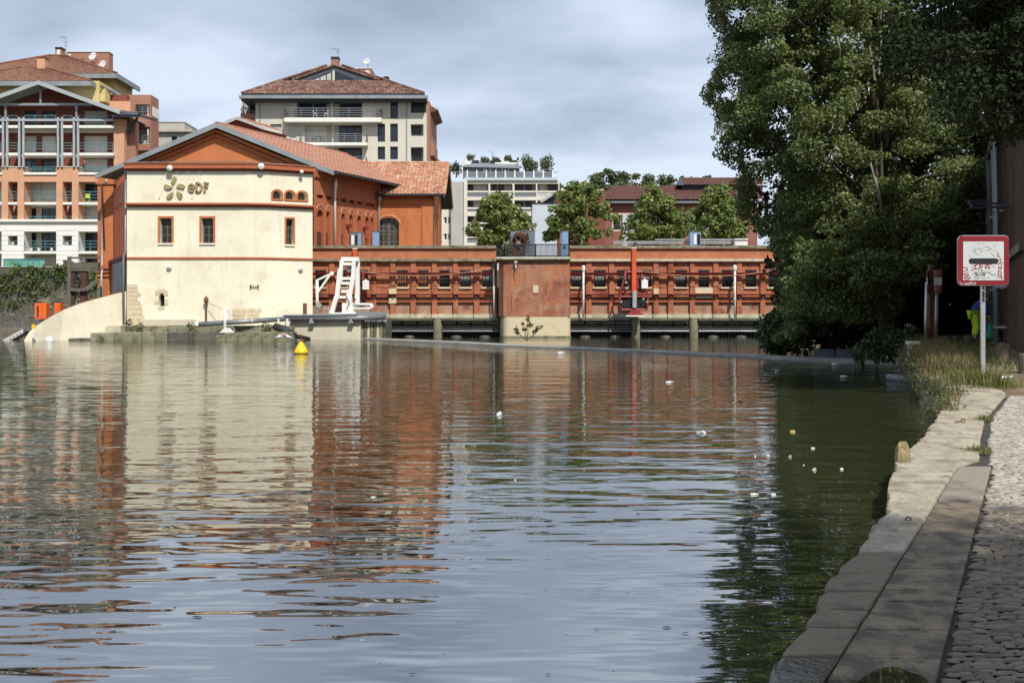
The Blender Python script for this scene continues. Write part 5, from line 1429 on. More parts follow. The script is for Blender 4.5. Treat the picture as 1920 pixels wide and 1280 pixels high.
def central_pier():
    t = thing('central_pier', P(1000, 630, 78), 'square weathered brick pier with pale stone foot and railed deck', 'pier')
    Y = 78.0
    x0, x1, xc = PX(944, Y), PX(1068, Y), PX(935, Y + .7)
    zt, zs = PZ(487, Y), PZ(593.5, Y)
    mb = MB(); poly = [(xc, Y + .7), (x0, Y), (x1, Y), (x1, Y + 3), (xc, Y + 3)]
    mb.prism([(a, b, zs) for a, b in poly], (0, 0, zt - zs)).build('wall', M['brick_old'], t)
    # stone foot with rounded nose corners
    def rr(g, z0, z1):
        q = []
        for (cx, cy, a0) in ((x0 + .45, Y + .45, 180), (x1 - .45, Y + .45, 270)):
            for k in range(6):
                a = math.radians(a0 + 90 * k / 5); q.append((cx + (.45 + g) * math.cos(a), cy + (.45 + g) * math.sin(a), z0))
        q += [(x1 + g, Y + 3.2, z0), (x0 - g - .3, Y + 3.2, z0)]
        return q, z1 - z0
    q, h = rr(.08, -.8, zs - .02); MB().prism(q, (0, 0, h)).build('stone_foot', M['stone_ashlar'], t)
    q, h = rr(.14, -.8, .12); MB().prism(q, (0, 0, h)).build('waterline_course', M['moss_stone'], t)
    pbox('deck_slab', M['moss_stone'], t, 930, 1070, 483.5, 487.2, Y - .3, 5.0, bevel=.03); pbox('deck_edge', M['white_paint'], t, 930, 1069, 482, 483.6, Y - .2, .3)
    pbox('wall_plate', M['stone_ashlar'], t, 999.5, 1009.5, 534.5, 549, Y - .06, .1)
    for k in range(6): pbox('iron_tie', M['dark_metal'], t, 958.2, 959.4, 555 + k * 5, 557 + k * 5, Y - .04, .08)
    MB().tube([P(967, 492, Y - .25), P(967, 502, Y - .25)], .05, 6).build('wall_lamp', M['white_plastic'], t); pbox('lamp_cap', M['white_plastic'], t, 964.5, 970, 489.8, 492.5, Y - .4, .4)
    MB().tube([P(973, 497, Y - .04), P(963, 510, Y - .04), P(965, 526, Y - .04)], .025, 5).build('wall_cable', M['dark_red'], t)
    # railing
    h = PZ(458.5, Y) - PZ(482, Y)
    for (a, b, ya, yb) in ((931, 946, Y + 1.0, Y), (946.3, 1004, Y, Y), (1004.3, 1067, Y, Y)):
        railing(t, P(a, 482, ya), P(b, 482, yb), h, M['dark_metal'], 2, (1.0, .08), int((b - a) / 2.2), .07)
    # turbine wheel displayed on the deck
    c = P(972.5, 457.5, Y + .9); R = .86
    w = thing('turbine_wheel', P(972.5, 483, Y + .9), 'old iron turbine wheel with curved buckets displayed behind the deck railing', 'turbine wheel')
    axis = Vector((-.55, -.83, 0)).normalized(); side = axis.cross(Vector((0, 0, 1))).normalized(); up = Vector((0, 0, 1))
    MB().lathe([(R * .62, -.08), (R * .70, -.08), (R * .70, .08), (R * .62, .08), (R * .62, -.08)], c, 28, axis).build('rim', M['rust'], w)
    MB().lathe([(.05, -.2), (R * .24, -.12), (R * .24, .12), (.05, .22)], c, 16, axis).build('hub', M['grey_metal'], w)
    mb = MB()
    for k in range(6):
        a = math.pi * 2 * k / 6; d = side * math.cos(a) + up * math.sin(a); mb.beam(c + d * R * .2, c + d * R * .66, .1, .1, axis)
    mb.build('spokes', M['rust'], w)
    for k in range(22):
        a = math.pi * 2 * k / 22; d = side * math.cos(a) + up * math.sin(a); e = axis.cross(d)
        p0, p1, p2 = c + d * R * .66, c + d * R * .92 + e * .05, c + d * R * 1.12 + e * .17
        MB().add([p0 + axis * .13, p0 - axis * .13, p1 + axis * .17, p1 - axis * .17, p2 + axis * .06, p2 - axis * .06,
                  p0 + axis * .13 + e * .05, p0 - axis * .13 + e * .05, p1 + axis * .15 + e * .07, p1 - axis * .15 + e * .07],
                 [(0, 1, 3, 2), (2, 3, 5, 4), (6, 7, 9, 8), (8, 9, 5, 4), (0, 2, 8, 6), (1, 3, 9, 7), (2, 4, 8), (3, 5, 9)]).build('bucket', M['rust'], w)
    MB().box(c.x - .25, c.x + .25, c.y - .2, c.y + .2, PZ(482, Y), c.z - R * 1.05).build('stand', M['grey_panel'], w)
    # painted gate posts
    def post(name, lab, x0, x1, y0, y1, Yp, d, m, extra=()):
        q = thing(name, P((x0 + x1) / 2, y1, Yp + d / 2), lab, 'panel', 'painted panels behind the parapet')
        pbox('board', m, q, x0, x1, y0, y1, Yp, d, bevel=.015); pbox('cap', M['grey_panel'], q, x0 - .4, x1 + .4, y0 - .9, y0, Yp - .03, d + .06)
        for (n, mm, a, b, c2, e, g) in extra: pbox(n, mm, q, a, b, c2, e, Yp - g, g + .01)
        return q
    post('display_board', 'blue board behind the turbine wheel on the pier deck', 958, 983.5, 434, 482, Y + 2.2, .3, M['blue_panel'])
    post('display_slab', 'slate grey slab with a slot beside the turbine wheel', 984.5, 1003.5, 432.5, 482, Y + 1.6, .6, M['grey_panel'], [('slot', M['dark_inside'], 987, 990.5, 437, 449, .03), ('blue_edge', M['blue_panel'], 1001.5, 1003.3, 434, 458, .02)])
    post('blue_post', 'light blue post at the right end of the pier deck', 1054, 1065.5, 433.5, 481.5, Y + .9, .5, M['blue_panel'], [('side_board', M['grey_panel'], 1050, 1053.8, 437, 481, .02), ('dial', M['dark_metal'], 1056.5, 1061, 461, 466, .04)])
    post('blue_post', 'blue and black signed post above the left gallery nearest the tower', 657, 677.5, 436, 461, 82, .5, M['grey_panel'], [('white_strip', M['white_paint'], 658.5, 664, 441, 459, .03), ('dark_strip', M['dark_inside'], 666, 670, 441, 459, .03), ('blue_strip', M['blue_panel'], 671, 677, 437, 460, .03)])
    post('blue_post', 'plain light blue post in front of the arched wing window', 698.5, 710, 434.5, 461, 82, .5, M['blue_panel'])
    post('blue_post', 'blue post with white strip above the right gallery railing', 1293.5, 1314, 435, 461, 82, .5, M['blue_panel'], [('white_strip', M['white_paint'], 1301, 1306, 439, 458, .03), ('dark_strip', M['dark_inside'], 1307.5, 1313, 439, 459, .03)])
    for (x, y, lab) in ((1191, 462, 'small dark lamp on the coping above the red rake mast'),):
        c = P(x, y, YG + .2); tag(MB().lathe([(.08, 0), (.1, .05), (.05, .15), (.09, .22), (.03, .3)], c, 8).build('coping_lamp', M['dark_metal'], None, origin=c), lab, 'lamp')
    # pipe railings and the white unit on the right roof
    q = thing('roof_railing', P(1270, 461, 83), 'double grey pipe railing along the right gallery roof', 'railing')
    for (y, a, b) in ((449.5, 1228, 1392), (453.5, 1150, 1392), (457, 1150, 1392)): MB().tube([P(a, y, 83), P(b, y, 83)], .055, 6).build('rail', M['zinc'], q)
    for x in (1164, 1200, 1240, 1280, 1320, 1358, 1390): MB().tube([P(x, 449.5 if x > 1228 else 453, 83), P(x, 464, 83)], .045, 6).build('post', M['zinc'], q)
    q = thing('roof_unit', P(1390, 461, 82.5), 'white boxy ventilation unit on the gallery roof beside the big tree', 'unit')
    pbox('case', M['white_paint'], q, 1378, 1402, 449.5, 460.5, 82.3, .8, bevel=.03); pbox('lid', M['white_paint'], q, 1377, 1403, 447.5, 449.5, 82.2, 1.0)
    for x in (1382, 1388, 1394): pbox('vent', M['dark_metal'], q, x, x + 3.5, 445.8, 447.5, 82.4, .4)
central_pier()

# ------------------------------------------------------------------ trash-rake machines
def white_rake():
    Y = 77.0
    t = thing('rake_machine', P(650, 589, Y), 'white steel ladder-frame rake machine standing in front of the left gallery', 'machine')
    w = M['white_paint']
    def bar(name, a, b, wd, h, Ya=Y, Yb=None): return MB().beam(P(a[0], a[1], Ya), P(b[0], b[1], Yb or Ya), wd, h, (0, 1, 0)).build(name, w, t, bevel=.01)
    bar('side_rail', (641, 488), (638, 530), .25, .30); bar('side_rail', (637.5, 505), (632, 560), .30, .34, Y - .12); bar('foot_rail', (633, 552), (621, 589), .30, .45, Y - .1)
    bar('side_rail', (664, 488), (661, 535), .25, .30); bar('side_rail', (662, 520), (655, 560), .28, .3, Y - .14); bar('foot_rail', (657, 556), (652, 589), .30, .55, Y - .1)
    bar('mast', (670.5, 485), (670.5, 568), .30, .36, Y + .5); bar('mast_strut', (673, 495), (667, 560), .15, .14, Y + .3)
    bar('cap_beam', (640, 486), (673, 486), .3, .25, Y + .1)
    for (x0, x1, y) in ((642, 665, 495), (640, 662, 522), (639, 662, 531), (640, 660, 546), (637, 656, 557)): bar('rung', (x0, y), (x1, y), .2, .16)
    pbox('bed_plate', w, t, 620, 668, 585.5, 590.5, Y - .5, 1.6, bevel=.02); pbox('bed_block', w, t, 641, 664, 568, 586, Y - .2, 1.0, bevel=.03)
    q = [P(662, 570.5, Y - .2), P(694, 570.5, Y - .2), P(697, 574, Y - .2), P(693, 578.5, Y - .2), P(662, 578.5, Y - .2)]
    MB().tube(q, .09, 8).build('tilt_arm', w, t, smooth=True); MB().tube([p + Vector((0, .7, 0)) for p in q], .09, 8).build('tilt_arm', w, t, smooth=True)
    pbox('gearbox', M['grey_metal'], t, 650, 660, 497, 510, Y + .15, .4, bevel=.04); pbox('motor', w, t, 649, 656, 545, 570, Y - .25, .4, bevel=.05)
    MB().tube([P(658, 515, Y), P(655, 535, Y), P(657, 560, Y - .1)], .05, 6).build('hydraulic_hose', M['black_rubber'], t); MB().tube([P(650, 556, Y - .3), P(655, 568, Y - .45), P(650, 580, Y - .4)], .03, 5).build('hydraulic_hose', M['black_rubber'], t)
    pbox('red_column', M['orange_metal'], t, 661.5, 669, 467, 485, YG - .5, .3); pbox('column_cap', M['white_paint'], t, 660.8, 669.5, 465.4, 467, YG - .55, .4)
    t2 = thing('control_cabinet', P(685.5, 543, YG - .9), 'white control cabinet hung on the girder beside the white rake machine', 'cabinet')
    pbox('case', w, t2, 679.5, 691.5, 526, 543, YG - 1.0, .4, bevel=.03); pbox('hanger', M['red_metal'], t2, 678.5, 683, 512, 525.8, YG - .9, .25); pbox('top_box', w, t2, 684, 687.5, 523.5, 526, YG - .95, .3)
white_rake()
def davit():
    Y = 76.2
    t = thing('davit_crane', P(594.5, 589, Y), 'small white davit crane with slanting jib between tower and rake machine', 'crane')
    w = M['white_paint']
    MB().tube([P(594.5, 589, Y), P(594.5, 527, Y)], .11, 10).build('post', w, t, smooth=True); MB().beam(P(592, 526.5, Y), P(622, 512.5, Y), .12, .16, (0, 1, 0)).build('jib', w, t)
    MB().beam(P(596, 548, Y), P(619, 515, Y), .13, .15, (0, 1, 0)).build('brace', w, t); MB().lathe([(.14, -.06), (.14, .06)], P(622.5, 512.5, Y), 10, (0, 1, 0)).build('sheave', w, t)
    MB().lathe([(.12, -.12), (.18, -.12), (.18, .12), (.12, .12)], P(598, 572, Y - .15), 12, (0, 1, 0)).build('winch', M['galvanised'], t)
    for k in range(3): MB().tube([P(615 - k * 2, 517, Y), P(612 - k * 2, 545 - k * 2, Y), P(606 - k, 556, Y), P(602, 545, Y)], .015, 4).build('rope', M['rust'], t)
    for x in (608, 616): MB().tube([P(x, 589, Y), P(x, 573, Y)], .04, 6).build('guard_post', M['galvanised'], t)
    MB().tube([P(608, 579, Y), P(617, 578, Y)], .04, 6).build('guard_rail', M['galvanised'], t)
davit()
def red_rake():
    Y = 78.4; m = M['orange_metal']; r = M['red_metal']
    t = thing('rake_machine', P(1191, 593, Y), 'orange red mast rake machine with dark bucket before the right gallery', 'machine')
    o = pbox('mast', m, t, 1185.2, 1193, 466, 546, Y - .3, .4, bevel=.02); pbox('mast_cap', M['white_paint'], o, 1184.6, 1193.6, 464.4, 466, Y - .35, .5); pbox('mast_edge', M['red_metal'], o, 1183.6, 1185, 470, 546, Y - .2, .3)
    pbox('inner_mast', M['galvanised'], t, 1187, 1193.8, 546, 577, Y - .35, .3, bevel=.02); pbox('inner_mast_edge', M['blue_panel'], t, 1185.8, 1187, 546, 577, Y - .3, .2)
    MB().prism([P(1187, 579.5, Y - .4), P(1195, 579.5, Y - .4), P(1208, 591, Y - .4), P(1174, 591, Y - .4)], (0, .7, 0)).build('foot', r, t); pbox('foot_lip', M['white_paint'], t, 1173.5, 1208.5, 591, 593.2, Y - .45, .8)
    # curved side arms
    for s, xs in ((-1, [(1173, 509), (1171, 522), (1168, 532), (1163.5, 545), (1162, 560), (1162.5, 574), (1165, 579.5)]), (1, [(1203, 514), (1205.5, 522), (1208, 534), (1213, 546), (1214.5, 560), (1214, 574), (1212, 579.5)])):
        for i in range(len(xs) - 1): pass
        MB().tube([P(x, y, Y - .15) for x, y in xs], .075, 8).build('side_arm', r, t, smooth=True)
    for (a, b, y, th) in ((1164, 1213, 580.5, .08), (1164, 1213, 556, .07), (1172, 1204, 510, .07), (1166, 1210, 547.5, .08)): MB().tube([P(a, y, Y - .12), P(b, y, Y - .12)], th, 8).build('cross_bar', r, t)
    pbox('bucket', M['dark_inside'], t, 1165, 1212, 558, 578, Y - .02, .6, bevel=.03); pbox('bucket_lip', M['dark_red'], t, 1164, 1213, 556.5, 558, Y - .06, .7)
    pbox('drive_unit', r, t, 1180, 1198, 525, 545, Y + .15, .5, bevel=.04); pbox('drive_side', M['dark_metal'], t, 1199, 1204, 520, 544, Y + .2, .3)
    for (x, y) in ((1174, 530), (1174, 541), (1206, 561), (1213, 566), (1164.5, 566)): MB().lathe([(.07, 0), (.1, .05), (.06, .12)], P(x, y, Y - .3), 8, (0, -1, 0)).build('roller', M['galvanised'], t)
    t2 = thing('control_cabinet', P(1209, 541, Y - .3), 'white control cabinet hung beside the red rake machine', 'cabinet')
    pbox('case', M['white_paint'], t2, 1203, 1215, 525, 541, Y - .65, .35, bevel=.03); pbox('top_box', M['white_paint'], t2, 1207.5, 1211, 522.5, 525, Y - .6, .25)
red_rake()

# ------------------------------------------------------------------ ledge at the foot of the tower, pipe boom, platform
def ledge():
    random.seed(21)
    t = thing('stone_ledge', P(380, 639, 70), 'mossy two-step stone ledge running along the foot of the cream tower', 'ledge')
    x = 197.0
    while x < 540:
        w = random.uniform(26, 52); xe = min(x + w, 546)
        pbox('ledge_stone', random.choice([M['moss_stone'], M['moss_stone'], M['stone_pale']]), t, x, xe - .6, 610 + random.uniform(-.6, 1.2), 624, 70.2 + random.uniform(-.06, .06), 2.2, bevel=.04); x = xe
    x = 128.0
    while x < 545:
        w = random.uniform(30, 62); xe = min(x + w, 548)
        top = 637 - min(1, max(0, (x - 118) / 60)) * 14.5
        pbox('ledge_stone', random.choice([M['moss_stone'], M['concrete_wet'], M['moss_stone']]), t, x, xe - .6, top + random.uniform(-.6, .8), 655, 68.6 + random.uniform(-.08, .08) , 1.6, bevel=.05); x = xe
    # a few loose boulders by the boom
    for i, (x, y, r) in enumerate(((432, 628, .42), (455, 629, .5), (478, 628, .45), (500, 630, .4), (413, 632, .35))):
        c = P(x, y, 68.2); mb = MB(); bmv = []
        mb.prism([c + Vector((r * 1.1 * math.cos(a + .3 * math.sin(9 * a + i)) * random.uniform(.8, 1.1), .6 * r * math.sin(a), -.4 + .03 * math.sin(3 * a))) for a in np.linspace(0, 2 * math.pi, 7)[:-1]], (.05, .04, .4 + .22 * r + .05 * (i % 3)))
        tag(mb.build('boulder', M['moss_stone'], None, origin=c, bevel=.05), ['flat pale boulder at the water, left of three below the pipe', 'broad pale boulder in the middle below the pipe', 'pale boulder right of the middle below the pipe', 'pale boulder nearest the rubber hose', 'small pale boulder under the white pipe support'][i], 'boulder', 'boulders on the ledge')
    for (x, y, rx, lab) in ((242, 606, 7, 'dark weed tuft at the left corner of the cream tower'), (262, 613, 8, 'small green weed on the ledge under the quoins'), (360, 612, 10, 'leafy weed on the ledge beside the pipe end'), (500, 614, 12, 'green weed on the ledge behind the pipe')):
        c = P(x, y + 6, 69.8 if x > 250 else 71.2); q = thing('weed', c, lab, 'plant', 'weeds on the ledge')
        s = 70 / F; cc, nn = clump_points([((c.x, c.y, c.z + .25), rx * s, .3, .28)], 70); leaf_mesh('foliage', cc, nn, .14, M['leaf_weed'] if x > 250 else M['leaf_bush'], q)
    # pipe boom
    t = thing('pipe_boom', P(450, 612, 69.3), 'long grey pipe boom on white supports before the cream tower', 'pipe')
    a, b = P(372, 608, 69.2), P(534, 598, 70.5)
    MB().tube([a, b], .16, 14).build('pipe', M['grey_metal'], t, smooth=True); MB().lathe([(.17, 0), (.18, .1), (.17, .2)], a, 14, (a - b)).build('white_end', M['white_paint'], t)
    for k in (.3, .62): c = a.lerp(b, k); MB().lathe([(.185, -.05), (.185, .05)], c, 14, (b - a)).build('collar', M['zinc_pale'], t)
    MB().tube([P(421.5, 622, 68.9), P(421.5, 579.5, 68.9)], .10, 10).build('support_post', M['white_paint'], t, smooth=True); MB().prism([P(411, 624, 68.6), P(437, 624, 68.6), P(427, 615, 68.6), P(420, 615, 68.6)], (0, .5, 0)).build('support_foot', M['white_paint'], t)
    MB().tube([P(431, 601, 69.9), P(431, 580, 69.9)], .08, 8).build('support_post', M['white_paint'], t)
    for dx in (0, 5): MB().tube([P(431 + dx, 612, 69.3), P(436 + dx, 622, 69.2)], .05, 6).build('strut', M['grey_metal'], t)
    t = thing('concrete_platform', P(630, 634, 73), 'weathered concrete landing platform with grey pipe edge beside the tower', 'platform')
    Yp = 71.5
    mb = MB(); mb.pb(535, 676, 600, 645, Yp, 7).build('block', M['concrete_pale'], t); 
    mb = MB(); mb.prism([P(531, 590.5, Yp - .4), P(668, 588, Yp - .4), P(724, 588.2, Yp + .9), P(700, 588, Yp + 7), P(590, 588, Yp + 7)], (0, 0, -.16)).build('deck', M['galvanised'], t)
    MB().tube([P(531, 597, Yp - .3), P(676, 595.5, Yp - .3), P(722, 594.5, Yp + .8)], .155, 12).build('edge_pipe', M['grey_metal'], t, smooth=True)
    MB().beam(P(530, 591, Yp - .45), P(668, 588.8, Yp - .45), .06, .22, (0, 1, 0)).build('edge_beam', M['zinc'], t); MB().beam(P(668, 588.8, Yp - .45), P(724, 588.5, Yp + .85), .06, .3).build('edge_beam', M['zinc'], t)
    for x in (540.5, 583, 657): MB().prism([P(x - 1, 596, Yp - .46), P(x + 1, 596, Yp - .46), P(x + 6, 606, Yp - .46), P(x - 4, 606, Yp - .46)], (0, .4, 0)).build('bracket', M['zinc'], t)
    for i in range(4):
        x = 688 + i * 10.5; Yq = Yp + .2 + i * .2; MB().prism([P(x, 589, Yq), P(x + 3, 589, Yq), P(x + 5, 603, Yq), P(x - 5, 603, Yq)], (0, .3, 0)).build('fin', M['galvanised'], t)
    for i in range(8):
        x = 676 + i * 5.9; MB().tube([P(x + 2.6, 602, Yp + .4 + .12 * i), P(x + 2.6, 648, Yp + .4 + .12 * i)], .11, 7).build('sheet_pile', [M['moss_stone'], M['concrete_wet'], M['stone_pale']][i % 3], t)
    pbox('pile_back', M['concrete_wet'], t, 676.2, 722, 601, 645, Yp + 1.6, 4)
    for x in (522, 541, 538): MB().tube([P(x, 615, Yp - 1.2), P(x, 597 if x != 541 else 603, Yp - 1.2)], .07, 8).build('mooring_pin', M['white_paint'], t)
    o = MB().tube([P(516, 612, 69.6), P(530, 617, 69.3), P(543, 624, 69.0), P(556, 631, 70.0), P(580, 634.5, 71.2)], [.24, .24, .22, .16, .10], 12).build('rubber_hose', M['black_rubber'], None, smooth=True)
    tag(o, 'thick black rubber hose drooping into the water beside the platform', 'hose')
    c = P(531, 633.5, 68.2); mb = MB()
    o = MB().tube([c + Vector((-.55, 0, -.02)), c + Vector((-.2, -.1, .08)), c + Vector((.2, 0, .1)), c + Vector((.55, .1, .0))], [.05, .12, .12, .05], 8).build('drifted_bag', M['white_plastic'], None, smooth=True, origin=c)
    tag(o, 'crumpled white and red bag drifted against the ledge', 'bag'); MB().tube([c + Vector((-.15, -.13, .12)), c + Vector((.2, -.12, .14))], .06, 6).build('red_print', M['ink_red'], o)
ledge()

# ------------------------------------------------------------------ the thin weir sill curving across
WEIR = [(540, 631.5), (600, 632.6), (725, 637.5), (850, 643), (935, 647.5), (1070, 653.5), (1240, 661), (1400, 669), (1520, 675), (1620, 679), (1700, 682)]
def weir():
    t = thing('weir_sill', (3, 57, 0), 'narrow grey concrete weir sill curving across the river', 'weir')
    pts = []
    for (x, y) in WEIR:
        Y = F * (CH - .02) / (y - HZ); pts.append(Vector((PX(x, Y), Y, 0)))
    dense = []
    for i in range(len(pts) - 1):
        n = max(2, int((pts[i+1] - pts[i]).length / 1.2))
        for k in range(n): dense.append(pts[i].lerp(pts[i+1], k / n))
    dense.append(pts[-1])
    seg = 5
    for i in range(0, len(dense) - 1, seg):
        run = dense[i:i + seg + 1]
        if len(run) < 2: continue
        mb = MB(); V = []
        for j, p in enumerate(run):
            a = run[max(0, j-1)]; b = run[min(len(run)-1, j+1)]; d = (b - a).normalized(); n = Vector((d.y, -d.x, 0)); n = n if n.y < 0 else -n
            sh = d * (.012 if j == 0 else (-.012 if j == len(run) - 1 else 0))
            V.append([p + sh + n * .05 + Vector((0, 0, -.5)), p + sh + n * .0 + Vector((0, 0, .05)), p + sh - n * .2 + Vector((0, 0, .11)), p + sh - n * .7 + Vector((0, 0, .10)), p + sh - n * .9 + Vector((0, 0, -.5))])
        k = 5
        mb.add([q for r in V for q in r], [(r*k+c, r*k+c+1, (r+1)*k+c+1, (r+1)*k+c) for r in range(len(V)-1) for c in range(k-1)] + [tuple(range(k)), tuple(reversed(range((len(V)-1)*k, len(V)*k)))])
        mb.build('sill_block', M['sill_concrete'], t)
    # steel flap plates near the right bank
    for (x0, x1, lab) in ((1524, 1564, 'dark steel flap plate on the weir, left of the pair'), (1567, 1605, 'dark split steel flap plate on the weir, right of the pair')):
        Y = 39.5 if x0 < 1550 else 38.6
        q = thing('flap_plate', P((x0 + x1) / 2, 672, Y), lab, 'plate', 'steel flap plates on the weir')
        parts = [(x0, x1)] if x0 < 1550 else [(x0, 1585), (1586, x1)]
        for (a, b) in parts: MB().prism([P(a, 671.5, Y), P(b, 673.5, Y - .1), P(b + 2, 656.5, Y + .5), P(a + 3, 653.5, Y + .6)], (0, .05, .02)).build('plate', M['grey_panel'], q)
    # the little shrub rooted on the sill
    b = P(988, 642, 61.0); b.z = .18
    q = thing('sapling', b, 'sparse leafy sapling growing on the weir sill before the pier', 'shrub')
    mb = MB(); cl = []
    for (x, y, r) in ((968, 617, 5), (990, 598, 5), (993, 610, 6), (984, 617, 5), (1008, 615, 4.5), (1003, 622, 5), (970, 623, 5), (980, 606, 3.5), (1016, 612, 3)):
        c = P(x, y, 61 + random.uniform(-.4, .4)); mb.tube([b, b.lerp(c, .5) + Vector((0, 0, -.05)), c], [.02, .014, .006], 5); s = 61 / F; cl.append((tuple(c), r * s, r * s, r * s))
    mb.build('stems', M['bark'], q); cc, nn = clump_points(cl, 160, .1); leaf_mesh('foliage', cc, nn, .13, M['leaf_weed'], q)
weir()

# ------------------------------------------------------------------ left yard: curved wall, stair, cabinets, ivy wall
def left_yard():
    t = thing('curved_wall', P(140, 639, 69), 'curved sloping concrete training wall left of the cream tower', 'wall')
    top = [(238, 546, 73.0), (214, 551.5, 72.6), (180, 560.5, 72.0), (150, 569, 71.3), (120, 580.5, 70.5), (98, 592, 69.6), (80, 603, 68.8), (66, 612, 68.2), (55, 622, 67.8), (48, 632, 67.5), (44, 643, 67.3)]
    V = []
    for (x, y, Y) in top:
        p = P(x, y, Y); foot = Vector((p.x + .25, p.y - 1.6, -.6)) 
        mid = p.lerp(foot, .55) + Vector((0, .15, 0))
        V.append([foot, mid, p, p + Vector((0, .5, 0)), Vector((p.x, p.y + .6, -.6))])
    mb = MB(); k = 5; mb.add([q for r in V for q in r], [(r*k+c, r*k+c+1, (r+1)*k+c+1, (r+1)*k+c) for r in range(len(V)-1) for c in range(k-1)] + [tuple(range(k)), tuple(reversed(range((len(V)-1)*k, len(V)*k)))])
    mb.build('wall', M['concrete_pale'], t, smooth=False)
    MB().tube([P(x, y, Y) + Vector((0, .25, .03)) for (x, y, Y) in top[:8]], .07, 6).build('rusty_edge', M['rust'], t)
    pbox('yellow_plate', M['yellow_plastic'], t, 59.5, 65.5, 608, 616, 66.8, .06)
    c = P(92.5, 640.5, 66.6); c.z = .02
    tag(MB().lathe([(.05, -.25), (.25, -.12), (.28, .05), (.2, .2), (.05, .27)], c, 16).build('white_float', M['white_plastic'], None, smooth=True, origin=c), 'white ball float on the water before the curved wall', 'float')
    # steel stair and railing at the far left
    t = thing('steel_stair', P(25, 639, 70), 'grey steel stair with barred railing going down to the water, far left', 'stair')
    a, b = P(6, 641, 69.5), P(43, 620, 71.0)
    MB().beam(a, b, .08, .25).build('stringer', M['white_paint'], t); MB().beam(a + Vector((0, 1.1, 0)), b + Vector((0, 1.1, 0)), .08, .25).build('stringer', M['grey_metal'], t)
    for k in range(6):
        p = a.lerp(b, (k + .5) / 6); MB().box(p.x - .12, p.x + .12, p.y + .05, p.y + 1.05, p.z + .02, p.z + .05).build('tread', M['grey_metal'], t)
    mb = MB(); up = Vector((0, 0, .95)); a2 = P(-25, 655, 68.2)
    mb.beam(a2 + up, b + up, .05, .05); mb.beam(a2 + up * .15, b + up * .15, .04, .04)
    for k in range(16): p = a2.lerp(b, k / 15); mb.beam(p + up * .15, p + up, .025, .025)
    mb.beam(b, b + up, .05, .05); mb.build('railing', M['grey_metal'], t)
    c = P(87, 592, 73.0)
    MB().beam(b + up, Vector((c.x, c.y, b.z + .95)), .04, .04).build('hand_rail', M['galvanised'], t)
    q = pbox('landing', M['timber_grey'], t, 40, 74, 598, 622, 74.0, 6)
    # yard floor
    tag(pbox('yard_ground', M['earth'], None, -80, 186, 617, 660, 75.5, 26), kind='structure')
    # orange cabinets
    for (x0, x1, y0, y1, Y, lab) in ((65, 86.5, 568, 618, 76.2, 'tall bright orange cabinet with dark slot in the yard'), (101.5, 112.5, 568, 618, 77.5, 'narrow bright orange cabinet behind the curved wall')):
        q = thing('orange_cabinet', P((x0+x1)/2, y1, Y + .3), lab, 'cabinet', 'orange cabinets in the yard')
        pbox('body', M['orange_bright'], q, x0, x1, y0, y1, Y, .6, bevel=.02)
        if x0 < 90:
            pbox('slot', M['dark_metal'], q, 69.3, 72.3, 573, 595, Y - .02, .05); pbox('seam', M['dark_red'], q, 78.6, 79.3, 569, 617, Y - .012, .03)
        else: pbox('seam', M['dark_red'], q, 109, 109.6, 569, 617, Y - .012, .03)
    # sluice frame of old timber and steel
    t = thing('timber_sluice_frame', P(150, 575, 82), 'dark timber and steel sluice frame left of the brick hall', 'frame')
    tm = M['timber_grey']; Y = 81.0
    pbox('post', tm, t, 126, 132.5, 481, 640, Y, .5); pbox('post', tm, t, 182, 187.5, 537, 640, Y, .4)
    for (a, b, y0, y1) in ((132.6, 184, 481.5, 484.5), (132.6, 184, 492, 503), (132.6, 184, 504, 508)): pbox('beam', tm, t, a, b, y0, y1, Y + .1, .4)
    pbox('white_label', M['white_paint'], t, 134, 147, 485.3, 490, Y + .05, .05); pbox('winch', M['grey_metal'], t, 152, 160, 484.6, 491.5, Y + .15, .4)
    for (a, b) in ((132.6, 139.5), (150, 162)): pbox('gate_board', M['brown_panel'], t, a, b, 508.2, 640, Y + .2, .2)
    q = [P(145 + 5.5*math.cos(s), 527 + 11*math.sin(s), Y + .2) for s in np.linspace(0, 2*math.pi, 17)]
    MB().tube(q, .08, 6).build('gate_ring', M['dark_metal'], t); MB().beam(P(132, 543, Y), P(162, 543, Y), .2, .22).build('walk_beam', tm, t); MB().beam(P(162, 543, Y), P(184, 526, Y), .2, .3).build('stair_beam', tm, t)
    # ivy retaining wall
    Yw = 100.0
    t = thing('retaining_wall', P(60, 620, Yw), 'dark stone retaining wall below the peach apartments', 'wall')
    pbox('wall', M['concrete_wet'], t, -260, 200, 501, 640, Yw, 1.0); pbox('coping', M['concrete'], t, -260, 200, 499.5, 501.2, Yw - .1, 1.2)
    random.seed(31)
    for i in range(60):
        x = random.uniform(0, 175); y = random.uniform(535, 600); w = random.uniform(6, 13)
        pbox('wall_stone', random.choice([M['concrete_wet'], M['moss_stone']]), t, x, x + w, y, y + random.uniform(4, 7), Yw - random.uniform(.03, .08), .12, bevel=.02)
    q = thing('ivy', P(60, 620, Yw - .2), 'green ivy hanging over the dark retaining wall', 'plant')
    cl = []
    for i in range(150):
        x = random.uniform(-60, 185); y = 502 + abs(random.gauss(0, 1)) * 30
        if 90 < x < 130: y = 502 + abs(random.gauss(0, 1)) * 14
        if x < 60 and random.random() < .5: y = random.uniform(505, 575)
        if y > 600: continue
        c = P(x, y, Yw - .25); r = random.uniform(.25, .55); cl.append((tuple(c), r * 1.2, .28, r))
    cc, nn = clump_points(cl, 9); leaf_mesh('foliage', cc, nn + np.array([0, -.8, 0]), .23, M['leaf_ivy'], q, .85)
